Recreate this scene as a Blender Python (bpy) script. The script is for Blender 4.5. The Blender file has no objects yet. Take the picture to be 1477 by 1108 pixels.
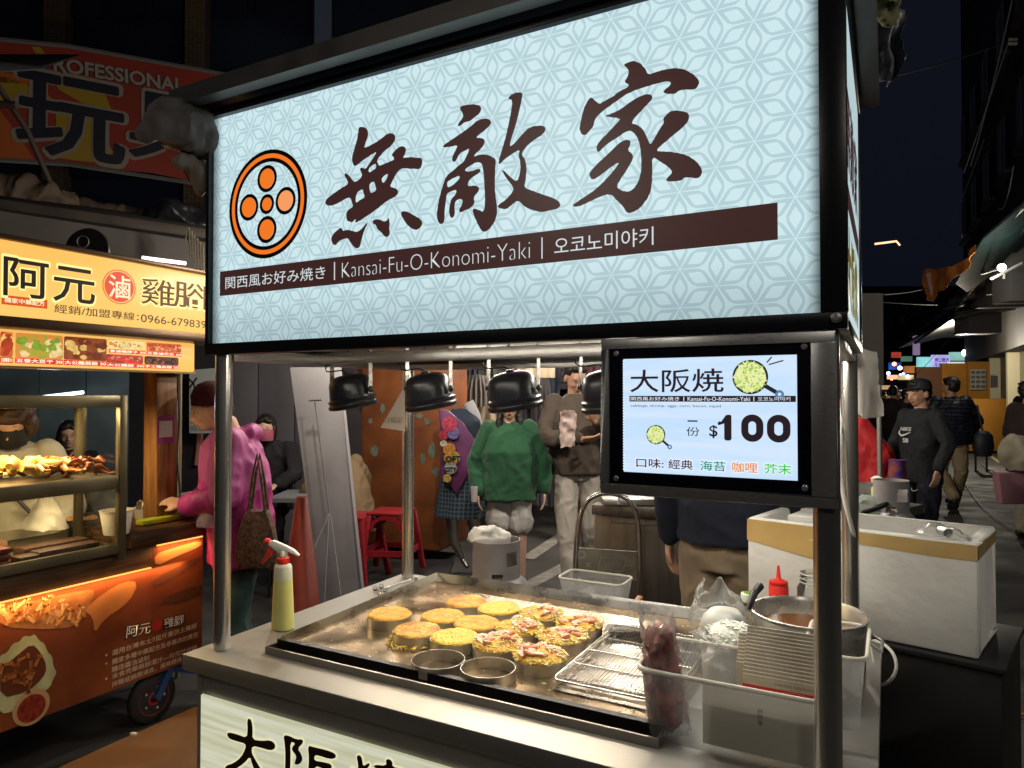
import bpy, bmesh, math, random
from mathutils import Vector, Matrix, noise
import numpy as np
random.seed(7)
S = bpy.context.scene
COL = S.collection
# ------------------------------------------------------------------ camera
FPX, YAW, PIT, CXP, CYP, H = 1009.4, math.radians(28.187), math.radians(1.034), 738.5, 554.0, 1.5
F0 = Vector((-math.sin(YAW), math.cos(YAW), 0)); RT = Vector((math.cos(YAW), math.sin(YAW), 0)); Z3 = Vector((0, 0, 1))
FW = F0*math.cos(PIT)+Z3*math.sin(PIT); UP = Z3*math.cos(PIT)-F0*math.sin(PIT)
CAM = Vector((0, 0, H))
cd = bpy.data.cameras.new('camera'); cam = bpy.data.objects.new('camera', cd); COL.objects.link(cam)
cam.matrix_world = Matrix(((RT.x, UP.x, -FW.x, 0), (RT.y, UP.y, -FW.y, 0), (RT.z, UP.z, -FW.z, H), (0, 0, 0, 1)))
cd.sensor_width = 36; cd.lens = FPX/1477*36; cd.clip_start = .05; cd.clip_end = 2000
S.camera = cam
# ------------------------------------------------------------------ world (night)
w = bpy.data.worlds.new('World'); S.world = w; w.use_nodes = True
nt = w.node_tree; bg = nt.nodes['Background']
sky = nt.nodes.new('ShaderNodeTexSky'); sky.sky_type = 'NISHITA'; sky.sun_disc = False
sky.sun_elevation = math.radians(-4.5); sky.sun_rotation = math.radians(150)
mixn = nt.nodes.new('ShaderNodeMixRGB'); mixn.blend_type = 'ADD'; mixn.inputs[0].default_value = 1   # city night: the last blue of dusk plus an even town glow
mixn.inputs[2].default_value = (.032, .042, .080, 1); nt.links.new(sky.outputs[0], mixn.inputs[1]); nt.links.new(mixn.outputs[0], bg.inputs[0]); bg.inputs[1].default_value = .1
S.view_settings.view_transform = 'Standard'; S.view_settings.look = 'None'; S.view_settings.gamma = 1
S.view_settings.exposure = 0.2; S.view_settings.use_curve_mapping = False
S.cycles.use_denoising = True; S.cycles.max_bounces = 7; S.cycles.diffuse_bounces = 3; S.cycles.glossy_bounces = 3
S.cycles.transmission_bounces = 4; S.cycles.transparent_max_bounces = 14
S.cycles.sample_clamp_indirect = 4; S.cycles.caustics_reflective = False; S.cycles.caustics_refractive = False
S.cycles.use_light_tree = True

def ray(px, py): return FW + RT*((px-CXP)/FPX) - UP*((py-CYP)/FPX)
def at(px, py, d): return CAM + ray(px, py)*d
def onz(px, py, z): r = ray(px, py); return CAM + r*((z-H)/r.z)
def onx(px, py, x): r = ray(px, py); return CAM + r*(x/r.x)
def ony(px, py, y): r = ray(px, py); return CAM + r*(y/r.y)
def ground(px, d, z=0):            # point at forward depth d in column px, height z
    p = at(px, 572, d); return Vector((p.x, p.y, z))
def V(*a): return Vector(a)
# ------------------------------------------------------------------ materials
MATS = {}
def _n(nt, t, **k):
    n = nt.nodes.new(t)
    for a, b in k.items(): setattr(n, a, b)
    return n
def srgb(r, g, b):
    f = lambda c: ((c/255+.055)/1.055)**2.4 if c > 10 else c/255/12.92
    return (f(r), f(g), f(b))
def mat(name, col=(.5, .5, .5), rough=.5, metal=0, var=0, vs=8, bump=0, bs=40, emit=None, es=0, alpha=1, trans=0, ior=1.45,
        col2=None, stretch=None, coat=0, spec=.5, sss=0, rvar=0, sheen=0, detail=4):
    if name in MATS: return MATS[name]
    m = bpy.data.materials.new(name); m.use_nodes = True; nt = m.node_tree; b = nt.nodes['Principled BSDF']
    MATS[name] = m
    b.inputs['Base Color'].default_value = (*col, 1); b.inputs['Roughness'].default_value = rough; b.inputs['Metallic'].default_value = metal
    b.inputs['IOR'].default_value = ior; b.inputs['Alpha'].default_value = alpha; b.inputs['Transmission Weight'].default_value = trans
    b.inputs['Coat Weight'].default_value = coat; b.inputs['Specular IOR Level'].default_value = spec; b.inputs['Subsurface Weight'].default_value = sss
    b.inputs['Subsurface Radius'].default_value = (.01, .005, .003); b.inputs['Sheen Weight'].default_value = sheen
    if emit: b.inputs['Emission Color'].default_value = (*emit, 1); b.inputs['Emission Strength'].default_value = es
    if var or bump or rvar or col2:
        tc = _n(nt, 'ShaderNodeTexCoord'); mp = _n(nt, 'ShaderNodeMapping'); nt.links.new(tc.outputs['Object'], mp.inputs[0])
        if stretch: mp.inputs['Scale'].default_value = stretch
        nz = _n(nt, 'ShaderNodeTexNoise'); nz.inputs['Scale'].default_value = vs; nz.inputs['Detail'].default_value = detail
        nt.links.new(mp.outputs[0], nz.inputs[0])
        if var or col2:
            cr = _n(nt, 'ShaderNodeValToRGB'); c2 = col2 if col2 else tuple(c*(1-var) for c in col)
            cr.color_ramp.elements[0].position = .35; cr.color_ramp.elements[1].position = .65
            cr.color_ramp.elements[0].color = (*c2, 1)
            cr.color_ramp.elements[1].color = (*(col if col2 else tuple(min(1, c*(1+var*.6)) for c in col)), 1)
            nt.links.new(nz.outputs[0], cr.inputs[0]); nt.links.new(cr.outputs[0], b.inputs['Base Color'])
        if rvar:
            mr = _n(nt, 'ShaderNodeMapRange'); mr.inputs['To Min'].default_value = max(.02, rough-rvar); mr.inputs['To Max'].default_value = min(1, rough+rvar)
            mr.inputs['From Min'].default_value = .3; mr.inputs['From Max'].default_value = .7
            nt.links.new(nz.outputs[0], mr.inputs[0]); nt.links.new(mr.outputs[0], b.inputs['Roughness'])
        if bump:
            n2 = _n(nt, 'ShaderNodeTexNoise'); n2.inputs['Scale'].default_value = bs; n2.inputs['Detail'].default_value = 5
            nt.links.new(mp.outputs[0], n2.inputs[0]); bp = _n(nt, 'ShaderNodeBump'); bp.inputs['Strength'].default_value = min(1, bump)
            bp.inputs['Distance'].default_value = .004; nt.links.new(n2.outputs[0], bp.inputs['Height']); nt.links.new(bp.outputs[0], b.inputs['Normal'])
    return m
def glow(name, rgb255, k=1.0, var=0, vs=6, stretch=None, col2=None):
    """surface lit from behind or a lamp: emission"""
    if name in MATS: return MATS[name]
    k *= .88; m = bpy.data.materials.new(name); m.use_nodes = True; nt = m.node_tree; b = nt.nodes['Principled BSDF']; MATS[name] = m
    c = srgb(*rgb255); b.inputs['Base Color'].default_value = (c[0]*.3, c[1]*.3, c[2]*.3, 1); b.inputs['Roughness'].default_value = .35
    b.inputs['Emission Color'].default_value = (*c, 1); b.inputs['Emission Strength'].default_value = k
    if var or col2:
        tc = _n(nt, 'ShaderNodeTexCoord'); mp = _n(nt, 'ShaderNodeMapping'); nt.links.new(tc.outputs['Object'], mp.inputs[0])
        if stretch: mp.inputs['Scale'].default_value = stretch
        nz = _n(nt, 'ShaderNodeTexNoise'); nz.inputs['Scale'].default_value = vs; nz.inputs['Detail'].default_value = 4; nt.links.new(mp.outputs[0], nz.inputs[0])
        cr = _n(nt, 'ShaderNodeValToRGB'); c2 = srgb(*col2) if col2 else tuple(x*(1-var) for x in c)
        cr.color_ramp.elements[0].position = .38; cr.color_ramp.elements[1].position = .62
        cr.color_ramp.elements[0].color = (*c2, 1); cr.color_ramp.elements[1].color = (*c, 1)
        nt.links.new(nz.outputs[0], cr.inputs[0]); nt.links.new(cr.outputs[0], b.inputs['Emission Color'])
    return m
def glassy(name, tint=(1, 1, 1), gloss=.1, rough=.02, white=0):
    """thin clear sheet: mostly transparent with a reflective coat"""
    if name in MATS: return MATS[name]
    m = bpy.data.materials.new(name); m.use_nodes = True; nt = m.node_tree; MATS[name] = m
    out = nt.nodes['Material Output']; nt.nodes.remove(nt.nodes['Principled BSDF'])
    t = _n(nt, 'ShaderNodeBsdfTransparent'); t.inputs[0].default_value = (*tint, 1)
    g = _n(nt, 'ShaderNodeBsdfGlossy'); g.inputs['Roughness'].default_value = rough
    fr = _n(nt, 'ShaderNodeLayerWeight'); fr.inputs[0].default_value = gloss
    mx = _n(nt, 'ShaderNodeMixShader'); nt.links.new(fr.outputs['Fresnel'], mx.inputs[0]); nt.links.new(t.outputs[0], mx.inputs[1]); nt.links.new(g.outputs[0], mx.inputs[2])
    last = mx
    if white:
        d = _n(nt, 'ShaderNodeBsdfTranslucent'); d.inputs[0].default_value = (.85, .86, .86, 1)
        d2 = _n(nt, 'ShaderNodeBsdfDiffuse'); d2.inputs[0].default_value = (.8, .82, .82, 1)
        a = _n(nt, 'ShaderNodeMixShader'); nt.links.new(d.outputs[0], a.inputs[1]); nt.links.new(d2.outputs[0], a.inputs[2])
        m2 = _n(nt, 'ShaderNodeMixShader'); m2.inputs[0].default_value = white; nt.links.new(mx.outputs[0], m2.inputs[1]); nt.links.new(a.outputs[0], m2.inputs[2]); last = m2
    nt.links.new(last.outputs[0], out.inputs[0]); return m
# ------------------------------------------------------------------ things and parts
def tag(o, label=None, cat=None, group=None, kind=None):
    for k, v in (('label', label), ('category', cat), ('group', group), ('kind', kind)):
        if v: o[k] = v
    return o
def thing(name, label, cat, loc=(0, 0, 0), rz=0, group=None):
    o = bpy.data.objects.new(name, None); COL.objects.link(o); o.location = loc; o.rotation_euler = (0, 0, rz)
    o.empty_display_size = .1
    return tag(o, label, cat, group)
def root_mat(o):
    while o.parent: o = o.parent
    return Matrix.Translation(o.location) @ o.rotation_euler.to_matrix().to_4x4()
def copy_tree(o, parent=None):
    kids = [c for c in o.children]
    c = o.copy(); COL.objects.link(c); c.parent = parent
    for k in kids: copy_tree(k, c)
    return c
class MB:
    """collects geometry in world coordinates, or local ones with build(local=True)"""
    def __init__(s): s.v = []; s.f = []; s.mi = []; s.cur = 0
    def add(s, vs, fs):
        o = len(s.v); s.v += [tuple(v) for v in vs]
        for f in fs: s.f.append([i+o for i in f]); s.mi.append(s.cur)
        return s
    def hexa(s, p):    # 8 points: bottom 4 ccw, top 4
        return s.add(p, [(3, 2, 1, 0), (4, 5, 6, 7), (0, 1, 5, 4), (1, 2, 6, 5), (2, 3, 7, 6), (3, 0, 4, 7)])
    def box(s, a, b):
        x0, y0, z0 = a; x1, y1, z1 = b
        return s.hexa([(x0, y0, z0), (x1, y0, z0), (x1, y1, z0), (x0, y1, z0), (x0, y0, z1), (x1, y0, z1), (x1, y1, z1), (x0, y1, z1)])
    def obox(s, c, ax, ay, az):   # oriented: centre, half-vectors
        c = Vector(c); p = []
        for k in (-1, 1):
            for i, j in ((-1, -1), (1, -1), (1, 1), (-1, 1)): p.append(c+ax*i+ay*j+az*k)
        return s.hexa(p)
    def bar(s, a, b, w, h=None, up=Z3):  # square bar between points
        a = Vector(a); b = Vector(b); h = h or w; d = (b-a).normalized()
        x = d.cross(up)
        if x.length < 1e-4: x = d.cross(Vector((1, 0, 0)))
        x.normalize(); y = x.cross(d).normalized()
        return s.obox((a+b)/2, x*w/2, (b-a)/2, y*h/2)
    def tube(s, path, r, n=8, cap=True, closed=False):
        P = [Vector(p) for p in path]; m = len(P); R = r if isinstance(r, (list, tuple)) else [r]*m
        base = len(s.v); prev = None
        for i, p in enumerate(P):
            if closed: t = (P[(i+1) % m]-P[i-1])
            else: t = P[min(i+1, m-1)]-P[max(i-1, 0)]
            t.normalize()
            if prev is None:
                x = t.orthogonal().normalized()
            else:
                x = prev-t*prev.dot(t)
                x = x.normalized() if x.length > 1e-6 else t.orthogonal().normalized()
            prev = x; y = t.cross(x)
            for k in range(n):
                a = 2*math.pi*k/n; s.v.append(tuple(p+(x*math.cos(a)+y*math.sin(a))*R[i]))
        for i in range(m if closed else m-1):
            for k in range(n):
                a = base+i*n+k; b = base+i*n+(k+1) % n; j = (i+1) % m
                s.f.append([a, b, base+j*n+(k+1) % n, base+j*n+k]); s.mi.append(s.cur)
        if cap and not closed:
            s.f.append([base+k for k in range(n)][::-1]); s.mi.append(s.cur); s.f.append([base+(m-1)*n+k for k in range(n)]); s.mi.append(s.cur)
        return s
    def lathe(s, c, prof, n=24, axis=Z3, sx=1, sy=1, caps=None):
        c = Vector(c); axis = Vector(axis).normalized(); x = axis.orthogonal().normalized() if abs(axis.z) < .999 else Vector((1, 0, 0)); y = axis.cross(x)
        base = len(s.v); m = len(prof)
        for (r, h) in prof:
            for k in range(n):
                a = 2*math.pi*k/n; s.v.append(tuple(c+axis*h+x*(math.cos(a)*r*sx)+y*(math.sin(a)*r*sy)))
        for i in range(m-1):
            for k in range(n):
                s.f.append([base+i*n+k, base+i*n+(k+1) % n, base+(i+1)*n+(k+1) % n, base+(i+1)*n+k]); s.mi.append(s.cur)
        if caps is None: caps = prof[0] != prof[-1]
        if not caps: return s
        if prof[0][0] > 1e-5: s.f.append([base+k for k in range(n)][::-1]); s.mi.append(s.cur)
        if prof[-1][0] > 1e-5: s.f.append([base+(m-1)*n+k for k in range(n)]); s.mi.append(s.cur)
        return s
    def ball(s, c, r, n=12, m=8, sc=(1, 1, 1)):
        c = Vector(c); base = len(s.v)
        for i in range(m+1):
            t = math.pi*i/m
            for k in range(n):
                a = 2*math.pi*k/n; s.v.append((c.x+r*sc[0]*math.sin(t)*math.cos(a), c.y+r*sc[1]*math.sin(t)*math.sin(a), c.z-r*sc[2]*math.cos(t)))
        for i in range(m):
            for k in range(n): s.f.append([base+i*n+k, base+i*n+(k+1) % n, base+(i+1)*n+(k+1) % n, base+(i+1)*n+k]); s.mi.append(s.cur)
        return s
    def prism(s, pts, off):   # polygon (3D pts) extruded by vector off
        n = len(pts); off = Vector(off); P = [Vector(p) for p in pts]
        return s.add(P+[p+off for p in P], [list(range(n))[::-1], [n+i for i in range(n)]]+[[i, (i+1) % n, n+(i+1) % n, n+i] for i in range(n)])
    def grid(s, fn, nu, nv, thick=None):
        base = len(s.v)
        for i in range(nu+1):
            for j in range(nv+1): s.v.append(tuple(fn(i/nu, j/nv)))
        for i in range(nu):
            for j in range(nv):
                a = base+i*(nv+1)+j; s.f.append([a, a+nv+1, a+nv+2, a+1]); s.mi.append(s.cur)
        return s
    def build(s, name, m, parent=None, smooth=False, local=False, bevel=0, remesh=0, solid=0, sub=0, smoothit=0, disp=0, dsc=.1, kind=None, fold=False):
        me = bpy.data.meshes.new(name); vs = s.v
        if parent is not None and not local:
            M = root_mat(parent).inverted(); vs = [tuple(M @ Vector(v)) for v in vs]
        me.from_pydata(vs, [], s.f)
        ms = m if isinstance(m, (list, tuple)) else [m]
        for q in ms: me.materials.append(q)
        if len(ms) > 1: me.polygons.foreach_set('material_index', s.mi)
        bm = bmesh.new(); bm.from_mesh(me); bmesh.ops.remove_doubles(bm, verts=bm.verts, dist=1e-6); bmesh.ops.recalc_face_normals(bm, faces=bm.faces); bm.to_mesh(me); bm.free()
        o = bpy.data.objects.new(name, me); COL.objects.link(o)
        if parent is not None: o.parent = parent
        if kind: o['kind'] = kind
        if remesh:
            q = o.modifiers.new('r', 'REMESH'); q.mode = 'VOXEL'; q.voxel_size = remesh
        if sub:
            q = o.modifiers.new('s', 'SUBSURF'); q.levels = q.render_levels = sub
        if smoothit:
            q = o.modifiers.new('m', 'SMOOTH'); q.iterations = smoothit; q.factor = .5
        if solid:
            q = o.modifiers.new('t', 'SOLIDIFY'); q.thickness = solid; q.offset = 0
        if bevel:
            q = o.modifiers.new('b', 'BEVEL'); q.width = bevel; q.segments = 2; q.limit_method = 'ANGLE'; q.angle_limit = .6
        if remesh or sub or smoothit or solid or bevel:
            dg = bpy.context.evaluated_depsgraph_get(); me2 = bpy.data.meshes.new_from_object(o.evaluated_get(dg))
            o.modifiers.clear(); o.data = me2; me = me2; me.name = name
            if len(me.materials) == 0:
                for q in ms: me.materials.append(q)
        if disp:
            q = []
            for v in me.vertices:
                p = v.co/dsc
                if fold:
                    p2 = Vector((p.x, p.y, p.z*.55)); a = noise.noise_vector(p*.5)*.8
                    rd = 1-abs(noise.noise(p2+a))*2.2; r2 = 1-abs(noise.noise(p2*2.3+a*2))*2
                    q.append(v.normal*disp*(rd*.9+r2*.35-.5)+noise.noise_vector(p*.6)*disp*.5)
                else: q.append(noise.noise_vector(p)*disp)
            for v, d_ in zip(me.vertices, q): v.co += d_
        if smooth or bevel:
            me.polygons.foreach_set('use_smooth', [True]*len(me.polygons))
            try: me.set_sharp_from_angle(angle=.6 if bevel else .9)
            except Exception: pass
        return o
def st(name, mb, m, **k):
    o = mb.build(name, m, **k); o['kind'] = 'structure'; return o

_tn = [0]
CJK = lambda t: any(ord(q) > 0x2E80 for q in t)
def text(body, m, o, r, u, h=None, w=None, parent=None, bold=0, name='lettering', depth=.0006, anchor=('l', 'b'), shear=0, res=3, off=.0008):
    """flat lettering: origin o, unit vectors r (right) and u (up); h = height of the glyph box, w = width to fill"""
    c = bpy.data.curves.new(name, 'FONT'); c.body = body; c.resolution_u = res; fat = bold if (bold > .008 and CJK(body)) else 0; c.offset = 0 if fat else bold; c.shear = shear; c.fill_mode = 'BOTH'
    ob = bpy.data.objects.new(name, c); COL.objects.link(ob); bpy.context.view_layer.update()
    me = bpy.data.meshes.new_from_object(ob.evaluated_get(bpy.context.evaluated_depsgraph_get())); bpy.data.objects.remove(ob)
    n = len(me.vertices); a = np.zeros(n*3); me.vertices.foreach_get('co', a); a = a.reshape(-1, 3)
    lo = a.min(0); hi = a.max(0); H0 = hi[1]-lo[1]; W0 = hi[0]-lo[0]
    sy = (h/H0) if h else w/W0
    sx = (w/W0) if w else sy
    if h is None: sy = sx
    ax = {'l': lo[0], 'c': (lo[0]+hi[0])/2, 'r': hi[0]}[anchor[0]]; ay = {'b': lo[1], 'c': (lo[1]+hi[1])/2, 't': hi[1]}[anchor[1]]
    o = Vector(o); r = Vector(r).normalized(); u = Vector(u).normalized(); nn = r.cross(u)
    M = root_mat(parent).inverted() if parent is not None else Matrix.Identity(4)
    if fat:     # heavier strokes: the outline laid down again round itself
        F = [tuple(p.vertices) for p in me.polygons]; vs = []; fs = []
        for k in range(11):
            dx, dy = (fat*math.cos(k*.6283), fat*math.sin(k*.6283)) if k < 10 else (0, 0)
            vs += [(x+dx, y+dy, k*.00004) for x, y, z in a]; fs += [tuple(i+k*n for i in f) for f in F]
        bpy.data.meshes.remove(me); me = bpy.data.meshes.new(name); me.from_pydata(vs, [], fs); a = vs
    co = []
    for x, y, z in a: co.append(M @ (o+r*((x-ax)*sx)+u*((y-ay)*sy)+nn*(off+z)))
    me.vertices.foreach_set('co', [q for v in co for q in v]); me.materials.clear(); me.materials.append(m); me.update(); me.name = name
    ob = bpy.data.objects.new(name, me); COL.objects.link(ob)
    if parent is not None: ob.parent = parent
    return ob
def flat(polys, m, name, parent, off=(0, 0, 0), frame=None):
    """2D filled outlines (with holes) lying in a plane; polys = lists of 3D points"""
    off = Vector(off); P = [[Vector(p)+off for p in q] for q in polys]
    o, r, u = frame
    c = bpy.data.curves.new(name, 'CURVE'); c.dimensions = '2D'; c.fill_mode = 'BOTH'
    for q in P:
        sp = c.splines.new('POLY'); sp.points.add(len(q)-1); sp.use_cyclic_u = True
        for i, p in enumerate(q): sp.points[i].co = ((p-o).dot(r), (p-o).dot(u), 0, 1)
    ob = bpy.data.objects.new(name, c); COL.objects.link(ob); bpy.context.view_layer.update()
    me = bpy.data.meshes.new_from_object(ob.evaluated_get(bpy.context.evaluated_depsgraph_get())); bpy.data.objects.remove(ob)
    nrm = r.cross(u); k = (P[0][0]-o).dot(nrm)
    M = root_mat(parent).inverted() if parent is not None else Matrix.Identity(4)
    for v in me.vertices: v.co = M @ (o+r*v.co.x+u*v.co.y+nrm*k)
    me.materials.clear(); me.materials.append(m); me.update(); me.name = name
    ob = bpy.data.objects.new(name, me); COL.objects.link(ob)
    if parent is not None: ob.parent = parent
    return ob
def smoothpts(q, it=1):
    for _ in range(it):
        r = []
        for i in range(len(q)):
            a = q[i]; b = q[(i+1) % len(q)]
            r.append((a[0]*.75+b[0]*.25, a[1]*.75+b[1]*.25)); r.append((a[0]*.25+b[0]*.75, a[1]*.25+b[1]*.75))
        q = r
    return q
def cloth_sheet(fn, nu, nv, name, m, parent=None, th=.004):
    b = MB(); b.grid(fn, nu, nv); return b.build(name, m, parent, smooth=True, solid=th)
def light(kind, loc, power, color=(1, 1, 1), parent=None, size=.1, name='lamp_light', rot=None, spot=None, blend=.5, sizey=None):
    l = bpy.data.lights.new(name, kind); l.energy = power; l.color = color
    if kind == 'AREA':
        l.size = size
        if sizey: l.shape = 'RECTANGLE'; l.size_y = sizey
    else: l.shadow_soft_size = size
    if spot: l.spot_size = spot; l.spot_blend = blend
    o = bpy.data.objects.new(name, l); COL.objects.link(o)
    if parent is not None:
        o.parent = parent; loc = root_mat(parent).inverted() @ Vector(loc)
    o.location = loc
    if rot: o.rotation_euler = rot
    return o
# ------------------------------------------------------------------ shared materials
steel = mat('brushed_steel', (.58, .57, .55), .34, .82, rvar=.1, vs=60, stretch=(1, 25, 25), bump=.03, bs=120)
steel_top = mat('counter_steel', (.37, .36, .34), .5, .72, rvar=.06, vs=3, bump=.04, bs=60, stretch=(1.5, 14, 14), var=.04)
steel_post = mat('polished_post_steel', (.64, .62, .58), .24, .9)
steel_dark = mat('dark_steel_body', (.20, .19, .17), .42, 1, rvar=.1, vs=12, bump=.05)
black_metal = mat('black_painted_frame', (.012, .013, .016), .3, 0, bump=.05, bs=60)
black_plastic = mat('black_plastic', (.012, .012, .013), .45, 0)
white_plastic = mat('white_plastic', (.75, .74, .70), .45, 0)
BR = glow('sign_brown_print', (60, 36, 34), .95)
dark_void = mat('dark_interior', (.01, .01, .011), .8)
# ================================================================== GROUND AND SKY LINE
g = MB(); g.add([(-400, -60, 0), (400, -60, 0), (400, 900, 0), (-400, 900, 0)], [(0, 1, 2, 3)])
asphalt = mat('wet_asphalt', (.040, .037, .034), .72, 0, var=.5, vs=2.3, bump=.35, bs=140, rvar=.12, detail=8)
st('ground', g, asphalt)
# ================================================================== THE PANCAKE CART
XL, XR, YF, YB = -1.635, -.095, 1.344, 2.206
cart = thing('food_cart', 'stainless pancake cart with big glowing pale blue sign box, steel posts and a steel counter', 'food cart', (-.87, 1.76, 0))
for x, y in ((XL, YF), (XR, YF), (XL-.005, YB), (XR, YB)):
    b = MB(); r = .0225
    b.lathe((x, y, 0), [(r, .802), (r, 1.618)], 28)
    b.build('post', steel_post, cart, smooth=True)
b = MB()   # counter slab with a front lip
b.box((-1.697, 1.266, .757), (-.02, 2.262, .8)); b.build('counter_top', steel_top, cart, bevel=.003)
b = MB(); b.box((-1.665, 1.30, .10), (-.045, 2.24, .757)); b.build('cart_body', steel_dark, cart, bevel=.002)
b = MB(); b.box((-1.667, 1.292, .10), (-1.648, 1.302, .756)); b.box((-.06, 1.292, .10), (-.043, 1.302, .756)); b.box((-1.647, 1.294, .70), (-.061, 1.30, .756)); b.build('body_trim', steel, cart)
for x in (-1.5, -.2):
    for y in (1.42, 2.1):
        b = MB(); b.lathe((x-.02, y, .05), [(0, 0), (.035, 0), (.05, .006), (.05, .034), (.035, .04), (0, .04)], 18, (1, 0, 0)); b.bar((x, y, .05), (x, y, .11), .03); b.build('caster_wheel', black_plastic, cart)
# lower lightbox panel with wood-grain print
lp = glow('wood_print_backlit', (232, 234, 208), .74, vs=3.0, stretch=(1.2, 1, 34), col2=(210, 208, 172))
b = MB(); b.box((-1.645, 1.286, .14), (-.065, 1.2935, .693)); fp = b.build('front_panel', lp, cart)
OSA = mat('osaka_print', srgb(48, 26, 22), .45); OSY = glow('osaka_outline', (246, 240, 190), .8)
def tr2(pts, off): return [ony(240+x*.314, 760+y*.314, 1.286)-V(0, off, 0) for x, y in smoothpts(pts, 1)]
OG = [[(280,950),(290,942),(330,952),(372,968),(376,930),(374,885),(384,878),(395,890),(400,930),(398,975),(440,982),(480,978),(503,995),(502,1018),(480,1026),(440,1014),(398,1004),(394,1035),(410,1065),(435,1108),(470,1150),(500,1180),(488,1200),(450,1180),(420,1140),(396,1090),(388,1052),(360,1085),(320,1112),(285,1140),(270,1120),(275,1095),(310,1085),(345,1058),(365,1020),(368,995),(330,985),(290,972)],
[(540,958),(560,955),(600,975),(628,974),(632,990),(605,1018),(622,1040),(630,1070),(610,1092),(590,1088),(596,1070),(600,1050),(580,1025),(580,1012),(596,992),(572,985),(574,1060),(570,1160),(560,1230),(542,1225),(546,1150),(550,1050),(546,990)],
[(652,1002),(680,1010),(740,1024),(780,1040),(782,1060),(755,1066),(700,1048),(684,1048),(682,1072),(720,1078),(764,1088),(760,1120),(735,1160),(780,1200),(810,1225),(790,1235),(740,1215),(710,1185),(670,1215),(640,1225),(650,1205),(690,1165),(668,1130),(684,1122),(706,1146),(728,1110),(684,1095),(672,1150),(650,1190),(640,1180),(654,1120),(658,1060)],
[(875,1050),(892,1046),(902,1062),(906,1100),(930,1082),(940,1090),(912,1125),(908,1160),(930,1200),(945,1235),(925,1238),(902,1190),(880,1225),(850,1248),(842,1240),(870,1200),(884,1150),(858,1150),(846,1110),(858,1104),(882,1130),(884,1090)],
[(1010,1068),(1026,1064),(1042,1078),(1040,1100),(1090,1112),(1092,1128),(1042,1120),(1040,1150),(1100,1165),(1100,1182),(1050,1176),(1046,1230),(1085,1240),(1090,1215),(1104,1218),(1104,1258),(1030,1256),(1028,1176),(1000,1172),(990,1215),(960,1250),(950,1240),(975,1200),(982,1168),(945,1160),(948,1144),(1016,1148),(1018,1116),(955,1106),(958,1090),(1014,1096)]]
def grown(P, r):
    out = []; n = len(P); A = sum((P[i].x*P[(i+1) % n].z-P[(i+1) % n].x*P[i].z) for i in range(n)); sg = 1 if A > 0 else -1
    for i in range(n):
        t = (P[(i+1) % n]-P[i-1]).normalized(); out.append(P[i]+V(t.z, 0, -t.x)*r*sg)
    return out
for i, q in enumerate(OG):
    P = tr2(q, .0022); flat([P], OSA, 'brush_character', fp, frame=(P[0], V(1, 0, 0), V(0, 0, 1)))
    P = grown(tr2(q, .0012), .0045); flat([P], OSY, 'brush_outline', fp, frame=(P[0], V(1, 0, 0), V(0, 0, 1)))
text('関西風お好み焼き', OSA, (-1.5, 1.286, .26), (1, 0, 0), (0, 0, 1), h=.06, parent=fp, bold=.01, off=.0022)
# ---- sign box
SX0, SX1, SY0, SY1, SZ0, SZ1 = -1.672, -.058, 1.31, 2.14, 1.616, 2.30
b = MB()
b.box((SX0, SY0, SZ0), (SX1, SY0+.035, 1.645)); b.box((SX0, SY0, 2.278), (SX1, SY0+.035, SZ1))
b.box((SX0, SY0, 1.645), (SX0+.012, SY0+.035, 2.278)); b.box((-.1, SY0-.001, 1.645), (SX1+.001, SY0+.036, 2.278))
b.box((SX0+.001, SY0+.035, SZ0+.001), (SX0+.03, SY1, SZ1-.001)); b.box((SX0+.03, SY1-.03, SZ0+.002), (SX1-.03, SY1, SZ1-.002))
b.box((SX1-.03, SY0+.035, SZ0+.001), (SX1-.0005, SY1, 1.64)); b.box((SX1-.03, SY0+.035, 2.27), (SX1-.0005, SY1, SZ1)); b.box((SX1-.03, SY1-.03, 1.64), (SX1-.0005, SY1-.001, 2.27))
sb = b.build('sign_box', black_metal, cart, bevel=.0015)
FY = 1.326
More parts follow.
